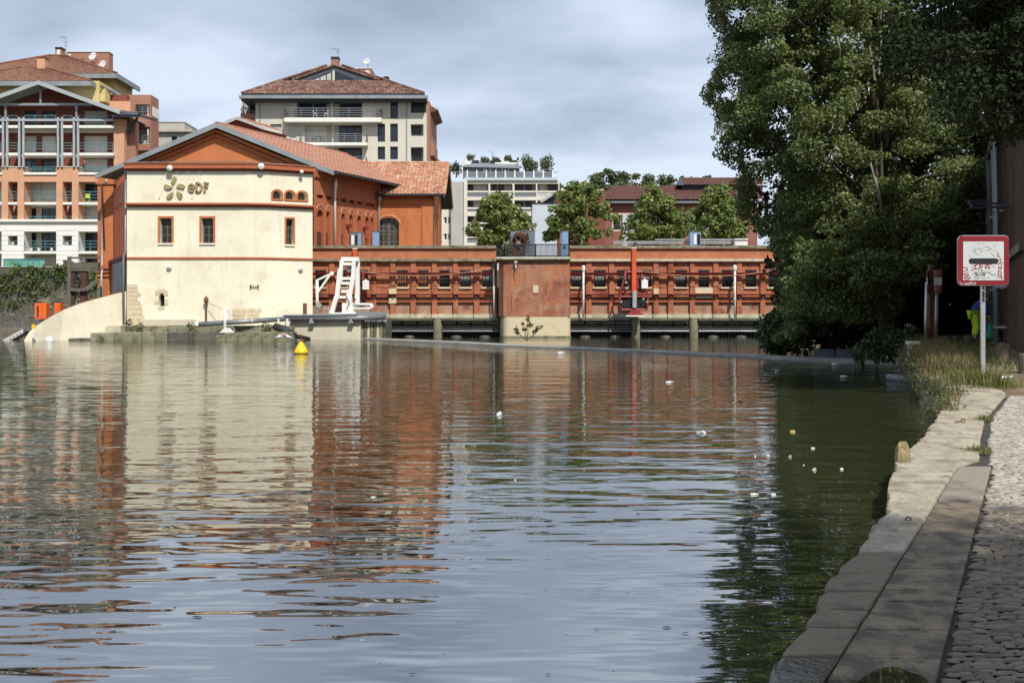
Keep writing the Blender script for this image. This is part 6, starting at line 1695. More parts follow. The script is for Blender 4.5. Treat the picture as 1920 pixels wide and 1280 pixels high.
    # green glass balustrade in front of the ground floor
    q = thing('glass_balustrade', P(45, 500, 108), 'green tinted glass balustrade before the white ground floor', 'balustrade')
    for i in range(7):
        x = 7 + i * 11; pbox('glass_panel', M['green_glass'], q, x, x + 10.4, 486.5, 500, 108, .05)
        MB().tube([P(x, 500, 107.95), P(x, 485, 107.95)], .04, 6).build('post', M['teal_metal'], q)
    MB().tube([P(7, 485.5, 107.95), P(83, 485.5, 107.95)], .045, 6).build('rail', M['teal_metal'], q); 
left_yard()

# ------------------------------------------------------------------ things afloat
def at_water(px, py): Y = F * CH / (py - HZ); return Vector((PX(px, Y), Y, 0))
def afloat():
    c = at_water(564.5, 663)
    t = thing('yellow_buoy', c, 'yellow cone buoy with red rod floating before the tower', 'buoy')
    MB().lathe([(.10, -.2), (.24, -.06), (.285, .03), (.29, .09), (.27, .14), (.22, .22), (.10, .44), (.05, .50)], c, 24).build('float', M['yellow_plastic'], t, smooth=True)
    MB().lathe([(.26, -.03), (.292, .01), (.28, .035)], c, 24).build('waterline_band', M['black_rubber'], t, smooth=True)
    MB().tube([c + Vector((0, 0, .47)), c + Vector((0, 0, .80))], .018, 8).build('rod', M['ink_red'], t)
    def bottle(c, ang, L, m, nm, lab, cat='bottle'):
        L *= .5
        a = Vector((math.cos(ang), math.sin(ang), .06)); r = L * .16
        prof = [(r * .8, -L * .5), (r, -L * .46), (r, L * .15), (r * .55, L * .32), (r * .4, L * .36), (r * .4, L * .5)]
        o = MB().lathe(prof, c + Vector((0, 0, r * .35)), 12, a).build(nm, m, None, smooth=True, origin=c)
        tag(o, lab, cat, 'litter floating on the river')
        MB().lathe([(r * .45, 0), (r * .45, L * .07)], c + Vector((0, 0, r * .35)) + a.normalized() * L * .5, 10, a).build('cap', M['white_paint'], o)
    def cup(c, ang, h, m, nm, lab, cat='cup'):
        h *= .55
        a = Vector((math.cos(ang), math.sin(ang), .25))
        o = MB().lathe([(h * .28, 0), (h * .42, h), (h * .44, h), (h * .40, h * .97), (h * .26, h * .05)], c + Vector((0, 0, h * .12)) - a.normalized() * h * .5, 12, a).build(nm, m, None, smooth=True, origin=c)
        tag(o, lab, cat, 'litter floating on the river')
    def box(c, s, m, nm, lab, cat='box'):
        s *= .6
        q = c + Vector((0, 0, .01))
        o = MB().box(q.x - s, q.x + s, q.y - s * .6, q.y + s * .6, -.03, s * .75).build(nm, m, None, bevel=s * .12, origin=c)
        tag(o, lab, cat, 'litter floating on the river')
        MB().box(q.x - s * .85, q.x + s * .85, q.y - s * .5, q.y + s * .5, s * .75, s * .78).build('lid', m, o)
    def ball(c, r, lab):
        r *= .5
        tag(MB().lathe([(r * .3, -r * .6), (r, 0), (r * .85, r * .55), (r * .3, r * .95)], c, 12).build('foam_ball', M['white_plastic'], None, smooth=True, origin=c), lab, 'foam ball', 'litter floating on the river')
    w, cl = M['white_plastic'], M['clear_plastic']
    box(at_water(1486, 810), .055, M['tan_card'], 'tan_carton', 'small tan carton floating in the dark water under the trees')
    box(at_water(1524, 841), .036, w, 'foam_box', 'white foam box floating right of the tan carton')
    ball(at_water(1578, 880), .04, 'white foam ball floating farthest right, nearest the mooring post')
    cup(at_water(1526, 881), .5, .07, w, 'paper_cup', 'small white cup floating left of the white foam ball')
    ball(at_water(1507, 872), .02, 'tiny white foam ball left of the small white cup')
    cup(at_water(1481, 856), .2, .06, w, 'paper_cup', 'white cup floating below the tan carton')
    box(at_water(1440, 854), .03, w, 'foam_box', 'white foam scrap at the edge of the brick reflection')
    ball(at_water(1416, 855), .022, 'tiny white foam ball left of the foam scrap in the brick reflection')
    bottle(at_water(1414, 927), .1, .14, w, 'white_bottle', 'white bottle with trailing string floating left of the cup with dark spot')
    box(at_water(1450, 928), .034, w, 'foam_box', 'white foam box right of the white bottle with trailing string')
    box(at_water(1386, 995), .036, w, 'foam_box', 'white foam lump nearest the camera of all the litter')
    ball(at_water(1442, 983), .02, 'tiny white foam ball above the nearest foam lump')
    bottle(at_water(1255, 717), .05, .34, w, 'white_bottle', 'white bottle floating in mid river right of the red reflection')
    bottle(at_water(1052, 662), .2, .6, w, 'white_bottle', 'white bottle floating close to the weir sill')
    cup(at_water(935, 778), 1.0, .16, w, 'paper_cup', 'white and red cup floating below the pier reflection')
    bottle(at_water(1582, 706), .0, .33, cl, 'clear_bottle', 'clear bottle floating below the steel flap plates')
    bottle(at_water(1566, 682.5), .0, .42, w, 'white_bottle', 'white bottle drifting against the weir below the flap plates')
    bottle(at_water(1457, 695), .6, .3, cl, 'clear_bottle', 'clear bottle floating left of the flap plates')
    cup(at_water(1310, 812), .3, .11, cl, 'plastic_cup', 'clear cup floating in mid river, left of a pair')
    cup(at_water(1320, 812), 2., .11, cl, 'plastic_cup', 'clear cup floating in mid river, right of a pair')
    box(at_water(1388, 754), .06, M['dark_litter'], 'dark_carton', 'dark carton floating in the brick reflection')
    bottle(at_water(700, 932), .1, .09, w, 'white_bottle', 'small white bottle floating below the hall reflection')
    ball(at_water(966, 900), .022, 'tiny white foam ball floating alone in mid river')
    ball(at_water(1196, 962), .03, 'white foam ball floating alone left of the tree reflection')
    cup(at_water(528, 1026), .4, .06, cl, 'plastic_cup', 'clear cup floating below the cream reflection')
    ball(at_water(328, 1137), .018, 'small pale green lid-like float in the left foreground water')
    # twigs and leaves
    labs = ['dark leaf at the bottom edge below the middle', 'dark twig floating in the tree reflection near the quay', 'dark twig in the foreground right of the middle', 'dark leaf in the foreground beside the tree reflection', 'dark bent twig in the left half of the foreground', 'dark leaf pair at the bottom edge', 'dark leaf midway up the right foreground', 'dark leaf stem in the middle foreground']
    for i, (x, y, L) in enumerate(((773, 1264, .014), (1437, 1173, .036), (1250, 1176, .022), (1285, 1187, .016), (370, 1157, .028), (1028, 1265, .013), (1325, 1083, .013), (1118, 1180, .012))):
        c = at_water(x, y); a = random.uniform(-.4, .4)
        o = MB().tube([c + Vector((-L, -L * a, .004)), c + Vector((0, 0, .006)), c + Vector((L, L * a, .004))], [L * .05, L * .12, L * .06], 6).build('floating_twig', M['dark_litter'], None, origin=c)
        tag(o, labs[i], 'twig', 'twigs and leaves afloat')
    # specks of scum scattered in the shaded water
    C = []
    for _ in range(300):
        x = random.uniform(1290, 1690); y = random.uniform(690, 1270)
        if x > 1700 - (y - 900) * .62 and y > 900: continue
        p = at_water(x, y); C.append((p.x, p.y, .004))
    for _ in range(60):
        p = at_water(random.uniform(100, 1300), random.uniform(760, 1275)); C.append((p.x, p.y, .004))
    o = leaf_mesh('floating_specks', C, [(0, 0, 1)] * len(C), .013, M['white_plastic'], None, .8, .02, .05); tag(o, 'tiny pale specks scattered over the shaded water', 'debris', kind='stuff')
afloat()
# ------------------------------------------------------------------ right bank: quay, kerb, ledge stones, cobbles
SLABY = 10.15
def slab_l(Y): return 1.265 + (Y - 4.46) * 0.497 if Y > 2 else 1.265 + (Y - 4.46) * 0.497
def slab_r(Y): return 1.70 + (Y - 4.46) * 0.472
def quay():
    # earth body of the bank: one sheet following the quay edge
    mb = MB(); ys = list(np.linspace(-6, 16, 45)) + list(np.linspace(17, 90, 60)); V = []
    for Y in ys:
        e = edge_x(Y); w = wall_x(Y) + .3; z = bank_z(Y) - .035
        n = 6; row = [(e + .02, Y, -1.6), (e + .02, Y, z - .06)]
        for k in range(1, n + 1):
            x = e + .02 + (max(w, e + 2) - e) * k / n
            row.append((x, Y, z + (0.02 * math.sin(Y * 1.7 + k) if Y > 17.5 else 0) + (0.10 * (k / n) if Y > 19 else 0)))
        row.append((max(w, e + 2) + 30, Y, z)); V.append(row)
    k = len(V[0]); mb.add([q for r in V for q in r], [(j*k+i, j*k+i+1, (j+1)*k+i+1, (j+1)*k+i) for j in range(len(V)-1) for i in range(k-1)])
    tag(mb.build('bank_ground', M['earth'], None), kind='structure')
    # mortar bed of the ramp
    mb = MB(); V = []
    for Y in np.linspace(-3, 17.0, 41): V.append([(edge_x(Y) + .06, Y, bank_z(Y) - .02), (max(PX(1925, Y) + 1.35, slab_r(Y) + .85), Y, bank_z(Y) - .02)])
    mb.add([q for r in V for q in r], [(j*2, j*2+1, j*2+3, j*2+2) for j in range(len(V)-1)])
    ramp = tag(mb.build('cobbled_ramp', M['mortar'], None), kind='structure')
    def stone(name, mtr, q, z0, h, parent, bev, jit=.0):
        mb = MB()
        top = [Vector((p[0], p[1], bank_z(p[1]) + h + random.uniform(-jit, jit))) for p in q]; bot = [Vector((p[0], p[1], bank_z(p[1]) - z0)) for p in q]
        n = len(q); mb.add(bot + top, [tuple(reversed(range(n))), tuple(range(n, 2*n))] + [(i, (i+1) % n, (i+1) % n + n, i + n) for i in range(n)])
        return mb.build(name, mtr, parent, bevel=bev)
    random.seed(5)
    # kerb slabs
    def Yof(py): 
        lo, hi = 2.0, 25.0
        for _ in range(40):
            m = (lo + hi) / 2
            if HZ + F * (CH - bank_z(m)) / m > py: lo = m
            else: hi = m
        return lo
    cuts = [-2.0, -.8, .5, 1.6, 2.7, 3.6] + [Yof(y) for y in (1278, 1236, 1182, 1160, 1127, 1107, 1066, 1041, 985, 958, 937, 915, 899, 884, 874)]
    for i in range(len(cuts) - 1):
        a, b = cuts[i] + .003, cuts[i+1] - .003
        light = b > 8.7
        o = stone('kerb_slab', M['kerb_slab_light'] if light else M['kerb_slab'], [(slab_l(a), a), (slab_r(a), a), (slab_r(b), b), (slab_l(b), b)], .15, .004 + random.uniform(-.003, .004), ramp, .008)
    # ledge stones along the water
    Y = -2.0; jp = 0.0
    while Y < 20.5:
        L = random.choice([random.uniform(.14, .3), random.uniform(.25, .5)])
        if 8.3 < Y < 9.6: L = 1.25
        b = Y + L; g = .006
        def inner(v): return slab_l(v) - .008 if v < SLABY else edge_x(v) + float(np.interp(v, [10.15, 12, 14, 17, 21], [.72, .62, .55, .75, .8]))
        j0, j1 = jp, random.uniform(-.025, .025); jp = j1
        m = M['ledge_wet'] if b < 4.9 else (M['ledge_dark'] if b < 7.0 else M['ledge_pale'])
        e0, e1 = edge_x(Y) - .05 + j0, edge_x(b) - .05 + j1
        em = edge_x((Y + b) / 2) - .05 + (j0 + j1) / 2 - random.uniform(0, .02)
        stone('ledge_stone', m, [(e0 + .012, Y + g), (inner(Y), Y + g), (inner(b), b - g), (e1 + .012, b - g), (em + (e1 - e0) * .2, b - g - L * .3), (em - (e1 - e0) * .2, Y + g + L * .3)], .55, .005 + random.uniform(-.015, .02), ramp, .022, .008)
        Y = b
    # lower courses of the quay face
    Y = 3.0
    while Y < 40:
        L = random.uniform(.5, 1.1); b = Y + L
        for c in range(2):
            z0 = -.5 + c * .36
            if z0 + .34 > bank_z(Y) - .08 and c: continue
            e0, e1 = edge_x(Y) + .0, edge_x(b) + .0; o = .02 + random.uniform(0, .04)
            mb = MB(); mb.hexa([(e0 - o, Y, z0), (e0 + .3, Y, z0), (e1 + .3, b - .02, z0), (e1 - o, b - .02, z0), (e0 - o, Y, z0 + .34), (e0 + .3, Y, z0 + .34), (e1 + .3, b - .02, z0 + .34), (e1 - o, b - .02, z0 + .34)])
            mb.build('face_stone', M['ledge_dark'], ramp if Y < 17 else bpy.data.objects['bank_ground'], bevel=.02)
        Y = b
    # cobbles
    m = bpy.data.materials.new('cobble_stone'); m.use_nodes = True; nt = m.node_tree; N, L_ = nt.nodes, nt.links; b = N['Principled BSDF']
    b.inputs['Roughness'].default_value = .62
    g = N.new('ShaderNodeNewGeometry'); oi = N.new('ShaderNodeObjectInfo'); ad = N.new('ShaderNodeMath'); ad.operation = 'ADD'; fr = N.new('ShaderNodeMath'); fr.operation = 'FRACT'
    L_.new(g.outputs['Random Per Island'], ad.inputs[0]); L_.new(oi.outputs['Random'], ad.inputs[1]); L_.new(ad.outputs[0], fr.inputs[0])
    cr = N.new('ShaderNodeValToRGB'); e = cr.color_ramp.elements; e[0].color = (.22, .20, .17, 1); e[1].color = (.50, .44, .35, 1)
    for (p, c) in ((.3, (.34, .315, .275, 1)), (.55, (.42, .385, .32, 1)), (.75, (.33, .225, .145, 1)), (.82, (.47, .445, .41, 1))): x = e.new(p); x.color = c
    L_.new(fr.outputs[0], cr.inputs[0])
    tc = N.new('ShaderNodeTexCoord'); nz = N.new('ShaderNodeTexNoise'); nz.inputs['Scale'].default_value = 30; nz.inputs['Detail'].default_value = 5; L_.new(tc.outputs['Object'], nz.inputs['Vector'])
    mx = N.new('ShaderNodeMix'); mx.data_type = 'RGBA'; mx.blend_type = 'MULTIPLY'; mx.inputs['Factor'].default_value = .6; L_.new(cr.outputs[0], mx.inputs['A']); L_.new(nz.outputs['Color'], mx.inputs['B'])
    mx2 = N.new('ShaderNodeMix'); mx2.data_type = 'RGBA'; mx2.inputs['Factor'].default_value = .5; L_.new(cr.outputs[0], mx2.inputs['A']); L_.new(mx.outputs['Result'], mx2.inputs['B'])
    # low end of the ramp: wet gloss, plus foreground shade put into the stone colour
    sp = N.new('ShaderNodeSeparateXYZ'); L_.new(g.outputs['Position'], sp.inputs[0]); wn = N.new('ShaderNodeTexNoise'); wn.inputs['Scale'].default_value = 1.6; L_.new(g.outputs['Position'], wn.inputs['Vector'])
    wa = N.new('ShaderNodeMath'); wa.operation = 'MULTIPLY_ADD'; L_.new(wn.outputs['Fac'], wa.inputs[0]); wa.inputs[1].default_value = 3.0; L_.new(sp.outputs['Y'], wa.inputs[2])
    wr = N.new('ShaderNodeMapRange'); wr.inputs['From Min'].default_value = 9.4; wr.inputs['From Max'].default_value = 10.2; L_.new(wa.outputs[0], wr.inputs['Value'])
    wm = N.new('ShaderNodeMix'); wm.data_type = 'RGBA'; wm.blend_type = 'MULTIPLY'; wm.inputs['Factor'].default_value = 1.0; L_.new(mx2.outputs['Result'], wm.inputs['A']); wm.inputs['B'].default_value = (.50, .44, .37, 1)
    wx = N.new('ShaderNodeMix'); wx.data_type = 'RGBA'; L_.new(wr.outputs[0], wx.inputs['Factor']); L_.new(wm.outputs['Result'], wx.inputs['A']); L_.new(mx2.outputs['Result'], wx.inputs['B'])
    ro = N.new('ShaderNodeMapRange'); ro.inputs['To Min'].default_value = .38; ro.inputs['To Max'].default_value = .7; L_.new(wr.outputs[0], ro.inputs['Value']); L_.new(ro.outputs[0], b.inputs['Roughness'])
    L_.new(wx.outputs['Result'], b.inputs['Base Color'])
    bp = N.new('ShaderNodeBump'); bp.inputs['Strength'].default_value = .35; bp.inputs['Distance'].default_value = .01; L_.new(nz.outputs['Fac'], bp.inputs['Height']); L_.new(bp.outputs[0], b.inputs['Normal'])
    def pebble(seed):
        r = random.Random(seed); vs, fs = [], []; n, rings = 9, 4
        ph = [r.uniform(0, 6) for _ in range(3)]
        for i in range(rings):
            el = math.pi / 2 * i / rings
            for j in range(n):
                a = 2 * math.pi * j / n; k = 1 + .12 * math.sin(2 * a + ph[0]) + .08 * math.sin(3 * a + ph[1])
                vs.append((math.cos(a) * math.cos(el) ** .8 * k, math.sin(a) * math.cos(el) ** .8 * k, math.sin(el) * (1 + .1 * math.sin(a + ph[2]))))
        vs.append((0, 0, 1.0))
        for i in range(rings - 1):
            for j in range(n): fs.append((i*n+j, i*n+(j+1) % n, (i+1)*n+(j+1) % n, (i+1)*n+j))
        for j in range(n): fs.append(((rings-1)*n+j, (rings-1)*n+(j+1) % n, rings*n))
        return np.array(vs), fs
    shapes = [pebble(i) for i in range(6)]
    meshes = []
    for v, f in shapes:
        me = bpy.data.meshes.new('cobble'); me.from_pydata([tuple(p) for p in v], [], f); me.polygons.foreach_set('use_smooth', [True] * len(me.polygons)); me.materials.append(m); meshes.append(me)
    spots = []
    Y = 2.2; row = 0
    while Y < 17.0:
        d = random.uniform(.026, .040); x = slab_r(Y) + .015 if Y < SLABY + .05 else edge_x(Y) + float(np.interp(Y, [10.15, 12, 14, 17], [.80, .70, .63, .80]))
        x += random.uniform(0, .04); vis = PX(1925, Y) + 1.3
        while x < max(vis, slab_r(Y) + .8):
            w = random.choice([random.uniform(.045, .08), random.uniform(.07, .13)])
            spots.append((x + w / 2, Y + random.uniform(-.02, .02) + .02 * math.sin(x * 9), w * .53, d * .62, random.uniform(.009, .018), random.uniform(-.2, .2), random.uniform(-.3, .1)))
            x += w
        Y += d * .98; row += 1
    inframe = [s for s in spots if PX(1440, s[1]) < s[0] < PX(1922, s[1]) and s[1] > 4.35]
    inframe.sort(key=lambda s: s[1]); near = set(id(s) for s in inframe[:300])
    VV, FF = [], []; k0 = 0
    for i, s in enumerate(spots):
        x, Y, a, c, h, rot, tl = s
        z = bank_z(Y) - .011
        if id(s) in near:
            o = bpy.data.objects.new('cobble', meshes[i % 6]); COL.objects.link(o); o.parent = ramp
            o.location = (x, Y, z); o.scale = (a, c, h); o.rotation_euler = (tl, 0, rot)
        else:
            v, f = shapes[i % 6]; R = np.array(Matrix.Rotation(rot, 3, 'Z') @ Matrix.Rotation(tl, 3, 'X'))
            VV.append((v * np.array([a, c, h])) @ R.T + np.array([x, Y, z])); FF.extend([tuple(q + k0 for q in t) for t in f]); k0 += len(v)
    VV = np.concatenate(VV); me = bpy.data.meshes.new('cobbles'); me.from_pydata(VV.tolist(), [], FF); me.polygons.foreach_set('use_smooth', [True] * len(me.polygons)); me.materials.append(m)
    o = link_mesh('cobbles', me, ramp); tag(o, kind='stuff')
    # puddle on the kerb at the bottom of the picture
    q = []
    for a in np.linspace(0, 2 * math.pi, 40, endpoint=False):
        k = 1 + .10 * math.sin(3 * a + 1) + .05 * math.sin(5 * a)
        Y = 4.36 + .26 * k * math.sin(a); q.append((1.53 + .13 * k * math.cos(a) + .47 * (Y - 4.46), Y, bank_z(Y) + .0125))
    tag(MB().poly(q).build('puddle', M['water_puddle'], None, fix=False), 'dark puddle on the kerb slab in the near corner', 'puddle', kind='structure')
    # mooring ring set in the ledge
    c = P(1703, 983, 7.55); c.z = bank_z(7.55) + .02
    t = thing('mooring_ring', c, 'small iron mooring ring in the pale ledge stone', 'ring')
    MB().tube([c + Vector((.018*math.cos(a), .0, .012 + .018*math.sin(a))) for a in np.linspace(-.6, math.pi + .6, 12)], .005, 6).build('ring', M['rust'], t)
    MB().lathe([(.009, -.01), (.009, .008)], c, 8).build('staple', M['rust'], t)
    c = P(1800, 785, 13.4); c.z = bank_z(13.4) + .035
    t = thing('mooring_ring', c, 'rusty mooring bolt lying on the far ledge stones', 'ring')
    MB().tube([c + Vector((-.06, 0, 0)), c + Vector((.02, .01, .008))], .010, 6).build('bolt', M['rust'], t); MB().tube([c + Vector((.04 + .022*math.cos(a), .01, .014 + .022*math.sin(a))) for a in np.linspace(0, 2*math.pi, 12)], .007, 6).build('ring', M['rust'], t)
    # old mooring post standing in the water
    b0 = at_water(1694, 912); t0 = P(1694, 836, b0.y)
    mb = MB(); n = 10; V = []
    prof = [(-.6, .075), (0, .075), (.15, .072), (.25, .066), (t0.z - .03, .055), (t0.z, .035)]
    for (z, r) in prof:
        for j in range(n):
            a = 2 * math.pi * j / n; rr = r * (1 + .14 * math.sin(3 * j + z * 4) + .1 * math.cos(5 * j)); V.append((b0.x + rr * math.cos(a) - z * .04, b0.y + rr * math.sin(a), z + (.05 * math.sin(j * 2.3) if z > .3 else 0)))
    mb.add(V, [(i*n+j, i*n+(j+1) % n, (i+1)*n+(j+1) % n, (i+1)*n+j) for i in range(len(prof)-1) for j in range(n)] + [tuple(range((len(prof)-1)*n, len(prof)*n))])
    tag(mb.build('mooring_post', M['timber_post'], None, origin=b0), 'weathered wooden mooring post standing in the water at the ledge', 'post')
    # half-sunk dark pipe end / log by the bank
    c = at_water(1702, 716)
    t = thing('drain_pipe', c, 'grey half-sunk drain pipe end poking from the bank', 'pipe')
    MB().tube([c + Vector((-.22, .7, .08)), c + Vector((.12, -.2, .04))], .085, 14).build('pipe', M['grey_panel'], t, smooth=True); MB().lathe([(.07, 0), (.07, .01)], c + Vector((.123, -.207, .04)), 14, (.35, -.94, 0)).build('mouth', M['dark_inside'], t)
quay()

# ------------------------------------------------------------------ quay wall of brick along the path
def quay_wall():
    a, b = Vector((wall_x(25.8), 25.8, 0)), Vector((wall_x(78), 78, 0))
    W = Fac((a.x, a.y), (b.x, b.y)); W.n = Vector((-W.u.y, W.u.x, 0))
    t = thing('quay_wall', (wall_x(45), 45, .8), 'tall dark red brick embankment wall with pipes at the right edge', 'wall')
    mb = MB(); W.box(mb, 0, W.len, .3, 7.2, -1.2, 0).build('wall', M['brick_quay'], t)
    mb = MB(); W.box(mb, 0, W.len, 7.2, 7.6, -1.3, .25).build('coping', M['moss_stone'], t)
    for k in range(2, 6):
        mb = MB(); s = 2.5 + k * 8.5; W.box(mb, s, s + 1.6, .3, 6.6, 0, .35).build('buttress', M['brick_quay'], t)
    mb = MB(); W.box(mb, 0, W.len, 3.1, 3.3, 0, .12).build('string_course', M['moss_stone'], t)
    for s, r in ((7.8, .07), (9.5, .05), (12.1, .10), (14.8, .06)):
        o = MB().tube([W.p(s, .4, .25), W.p(s, 4.5, .25), W.p(s + .3, 6.8, .3)], r, 8).build('wall_pipe', M['zinc'] if r < .08 else M['timber_grey'], t, smooth=True)
        for z in (1.2, 2.4, 3.6, 4.8): mb = MB(); W.box(mb, s - .25, s + .25, z, z + .06, 0, .3); mb.build('pipe_clamp', M['galvanised'], o)
    for k in range(3): MB().beam(W.p(5.3 + k * 2.2, 4.6 + .3 * k, .0), W.p(5.3 + k * 2.2, 4.6 + .3 * k, 1.1), .06, .06).build('iron_bracket', M['dark_metal'], t)
    MB().tube([W.p(5.3, 4.6, 1.0), W.p(7.5, 4.9, 1.0), W.p(9.7, 5.2, 1.0), W.p(13.3, 5.2, .9)], .03, 6).build('cable', M['black_rubber'], t)
quay_wall()

# ------------------------------------------------------------------ signs
def strokes(parent, name, m, conv, lines, w, d, off):
    for ln in lines:
        mb = MB()
        pts = [Vector((x, y)) for x, y in ln]; n = len(pts)
        for i in range(n - 1):
            a, b = pts[i], pts[i+1]; dd = (b - a)
            if dd.length < 1e-6: continue
            dd.normalize(); nn = Vector((-dd.y, dd.x)) * w / 2; a2, b2 = a - dd * w * .3, b + dd * w * .3
            q = [conv(v.x, v.y, off + i * .00015) for v in (a2 + nn, b2 + nn, b2 - nn, a2 - nn)]
            mb.prism(q, (0, .0009, 0))
        mb.build(name, m, parent)
def rounded(x0, x1, y0, y1, r, n=5):
    q = []
    for (cx, cy, a0) in ((x1 - r, y0 + r, -90), (x1 - r, y1 - r, 0), (x0 + r, y1 - r, 90), (x0 + r, y0 + r, 180)):
        for k in range(n + 1): a = math.radians(a0 + 90 * k / n); q.append((cx + r * math.cos(a), cy + r * math.sin(a)))
    return q
def square_sign():
    Y = 20.8; K = 9.85
    foot = P(1845, 700, Y); foot.z = bank_z(Y) - .05
    t = thing('river_sign', foot, 'square red-bordered river sign with black bar and graffiti on a galvanised pole', 'sign')
    def cv(x, y, d=0.0): return P(1780 + x / K, 430 + y / K, Y - d) if False else Vector((PX(1780 + x / K, Y), Y - d, PZ(430 + y / K, Y)))
    MB().prism([cv(x, y, -.012) for x, y in rounded(158, 1108, 108, 1040, 90)], (0, .03, 0)).build('plate', M['galvanised'], t)
    MB().prism([cv(x, y, 0) for x, y in rounded(163, 1103, 122, 1030, 85)], (0, .012, 0)).build('border', M['sign_red'], t)
    pn = MB().prism([cv(x, y, .003) for x, y in rounded(255, 1005, 225, 940, 12)], (0, .003, 0)).build('panel', M['sign_white'], t)
    MB().prism([cv(x, y, .006) for x, y in rounded(357, 905, 535, 640, 52, 8)], (0, .003, 0)).build('bar', M['sign_black'], t)
    red = [[(425, 690), (520, 645)], [(490, 650), (470, 735), (415, 745)], [(440, 735), (530, 725)], [(560, 650), (550, 725)], [(555, 650), (615, 690), (550, 725)], [(720, 655), (660, 680), (665, 720), (735, 720), (745, 690), (690, 690)], [(560, 640), (775, 648)],
           [(900, 430), (893, 505), (935, 500)], [(905, 560), (965, 552)], [(940, 555), (935, 625)], [(890, 650), (985, 612)], [(905, 745), (915, 690), (955, 740), (962, 655)], [(905, 770), (905, 850)], [(905, 770), (960, 790), (950, 840), (905, 850)], [(955, 850), (965, 925)], [(920, 880), (975, 885)],
           [(260, 700), (330, 720), (330, 755), (262, 780)], [(262, 830), (350, 795)], [(265, 850), (365, 840), (270, 895)], [(275, 910), (385, 880), (380, 910), (300, 940)], [(805, 690), (822, 690)], [(580, 745), (605, 742)], [(410, 765), (420, 770)]]
    strokes(pn, 'graffiti_stroke', M['ink_red'], cv, red, 17, .002, .0042)
    blk = [[(425, 840), (470, 800), (495, 850)], [(470, 790), (520, 800), (480, 825), (530, 845), (475, 855)], [(540, 800), (545, 850), (580, 845), (578, 795)], [(600, 780), (605, 855), (650, 830), (600, 820)], [(655, 770), (655, 850)], [(640, 850), (690, 785), (730, 800), (785, 840), (865, 832)], [(535, 750), (545, 780)], [(590, 770), (610, 765)], [(625, 780), (640, 850)]]
    strokes(pn, 'graffiti_stroke', M['sign_black'], cv, blk, 9, .002, .0066)
    gry = [[(395, 430), (430, 380), (480, 360), (490, 395), (440, 405), (535, 475)], [(515, 350), (580, 360), (600, 400), (570, 445)], [(590, 370), (608, 420)], [(610, 355), (690, 300), (745, 355), (770, 358)], [(665, 400), (700, 375), (745, 390)], [(770, 445), (840, 505)], [(545, 265), (570, 262)], [(615, 255), (635, 262)], [(440, 322), (455, 326)], [(860, 265), (880, 275)], [(815, 290), (850, 315)], [(370, 485), (400, 495)], [(450, 490), (465, 485)], [(845, 385), (875, 400)], [(575, 490), (590, 482)],
           [(460, 870), (455, 895), (500, 905), (495, 880), (470, 880)], [(520, 870), (515, 915)], [(520, 872), (560, 885), (520, 895), (545, 915)], [(590, 910), (600, 875), (625, 910), (640, 875), (660, 910)], [(690, 905), (700, 880), (725, 900), (755, 885)], [(870, 865), (910, 870)], [(870, 890), (905, 900)]]
    strokes(pn, 'graffiti_stroke', M['ink_grey'], cv, gry, 7, .002, .0082)
    wht = [[(190, 960), (215, 1020), (250, 1010), (260, 985)], [(290, 1025), (295, 985), (320, 1025), (325, 985)], [(350, 990), (340, 1020), (370, 1020), (365, 990), (350, 990)], [(385, 965), (390, 1025)], [(375, 985), (405, 980)], [(415, 960), (420, 1020), (440, 1000)], [(455, 990), (450, 1020), (485, 1015), (480, 985), (455, 990)]]
    strokes(bpy.data.objects[t.children[1].name] if False else pn, 'graffiti_stroke', M['sign_white'], cv, wht, 9, .002, .0012 + .004)
    x = PX(1845, Y)
    pole = MB().box(x - .04, x + .04, Y + .03, Y + .085, foot.z, PZ(447, Y)).build('pole', M['galvanised'], t, bevel=.008)
    def cp(u, v, d): return Vector((x + (u - 50) / 100 * .08, Y + .03 - d, PZ(535 + v / 3.2, Y)))
    marks = []
    rr = random.Random(9)
    y = 10
    while y < 420:
        h = rr.uniform(10, 22)
        marks.append([(15 + rr.uniform(0, 20), y), (75, y + rr.uniform(0, 5)), (25, y + h * .5), (80, y + h * .8)])
        y += h + rr.uniform(6, 14)
    strokes(pole, 'graffiti_stroke', M['sign_black'], cp, marks[:4], 14, .001, .002); strokes(pole, 'graffiti_stroke', M['ink_grey'], cp, marks[4:], 9, .001, .002)
    for yy in (455, 522): MB().box(x - .07, x + .07, Y + .013, Y + .095, PZ(yy + 3, Y), PZ(yy, Y)).build('clamp', M['galvanised'], t)
square_sign()
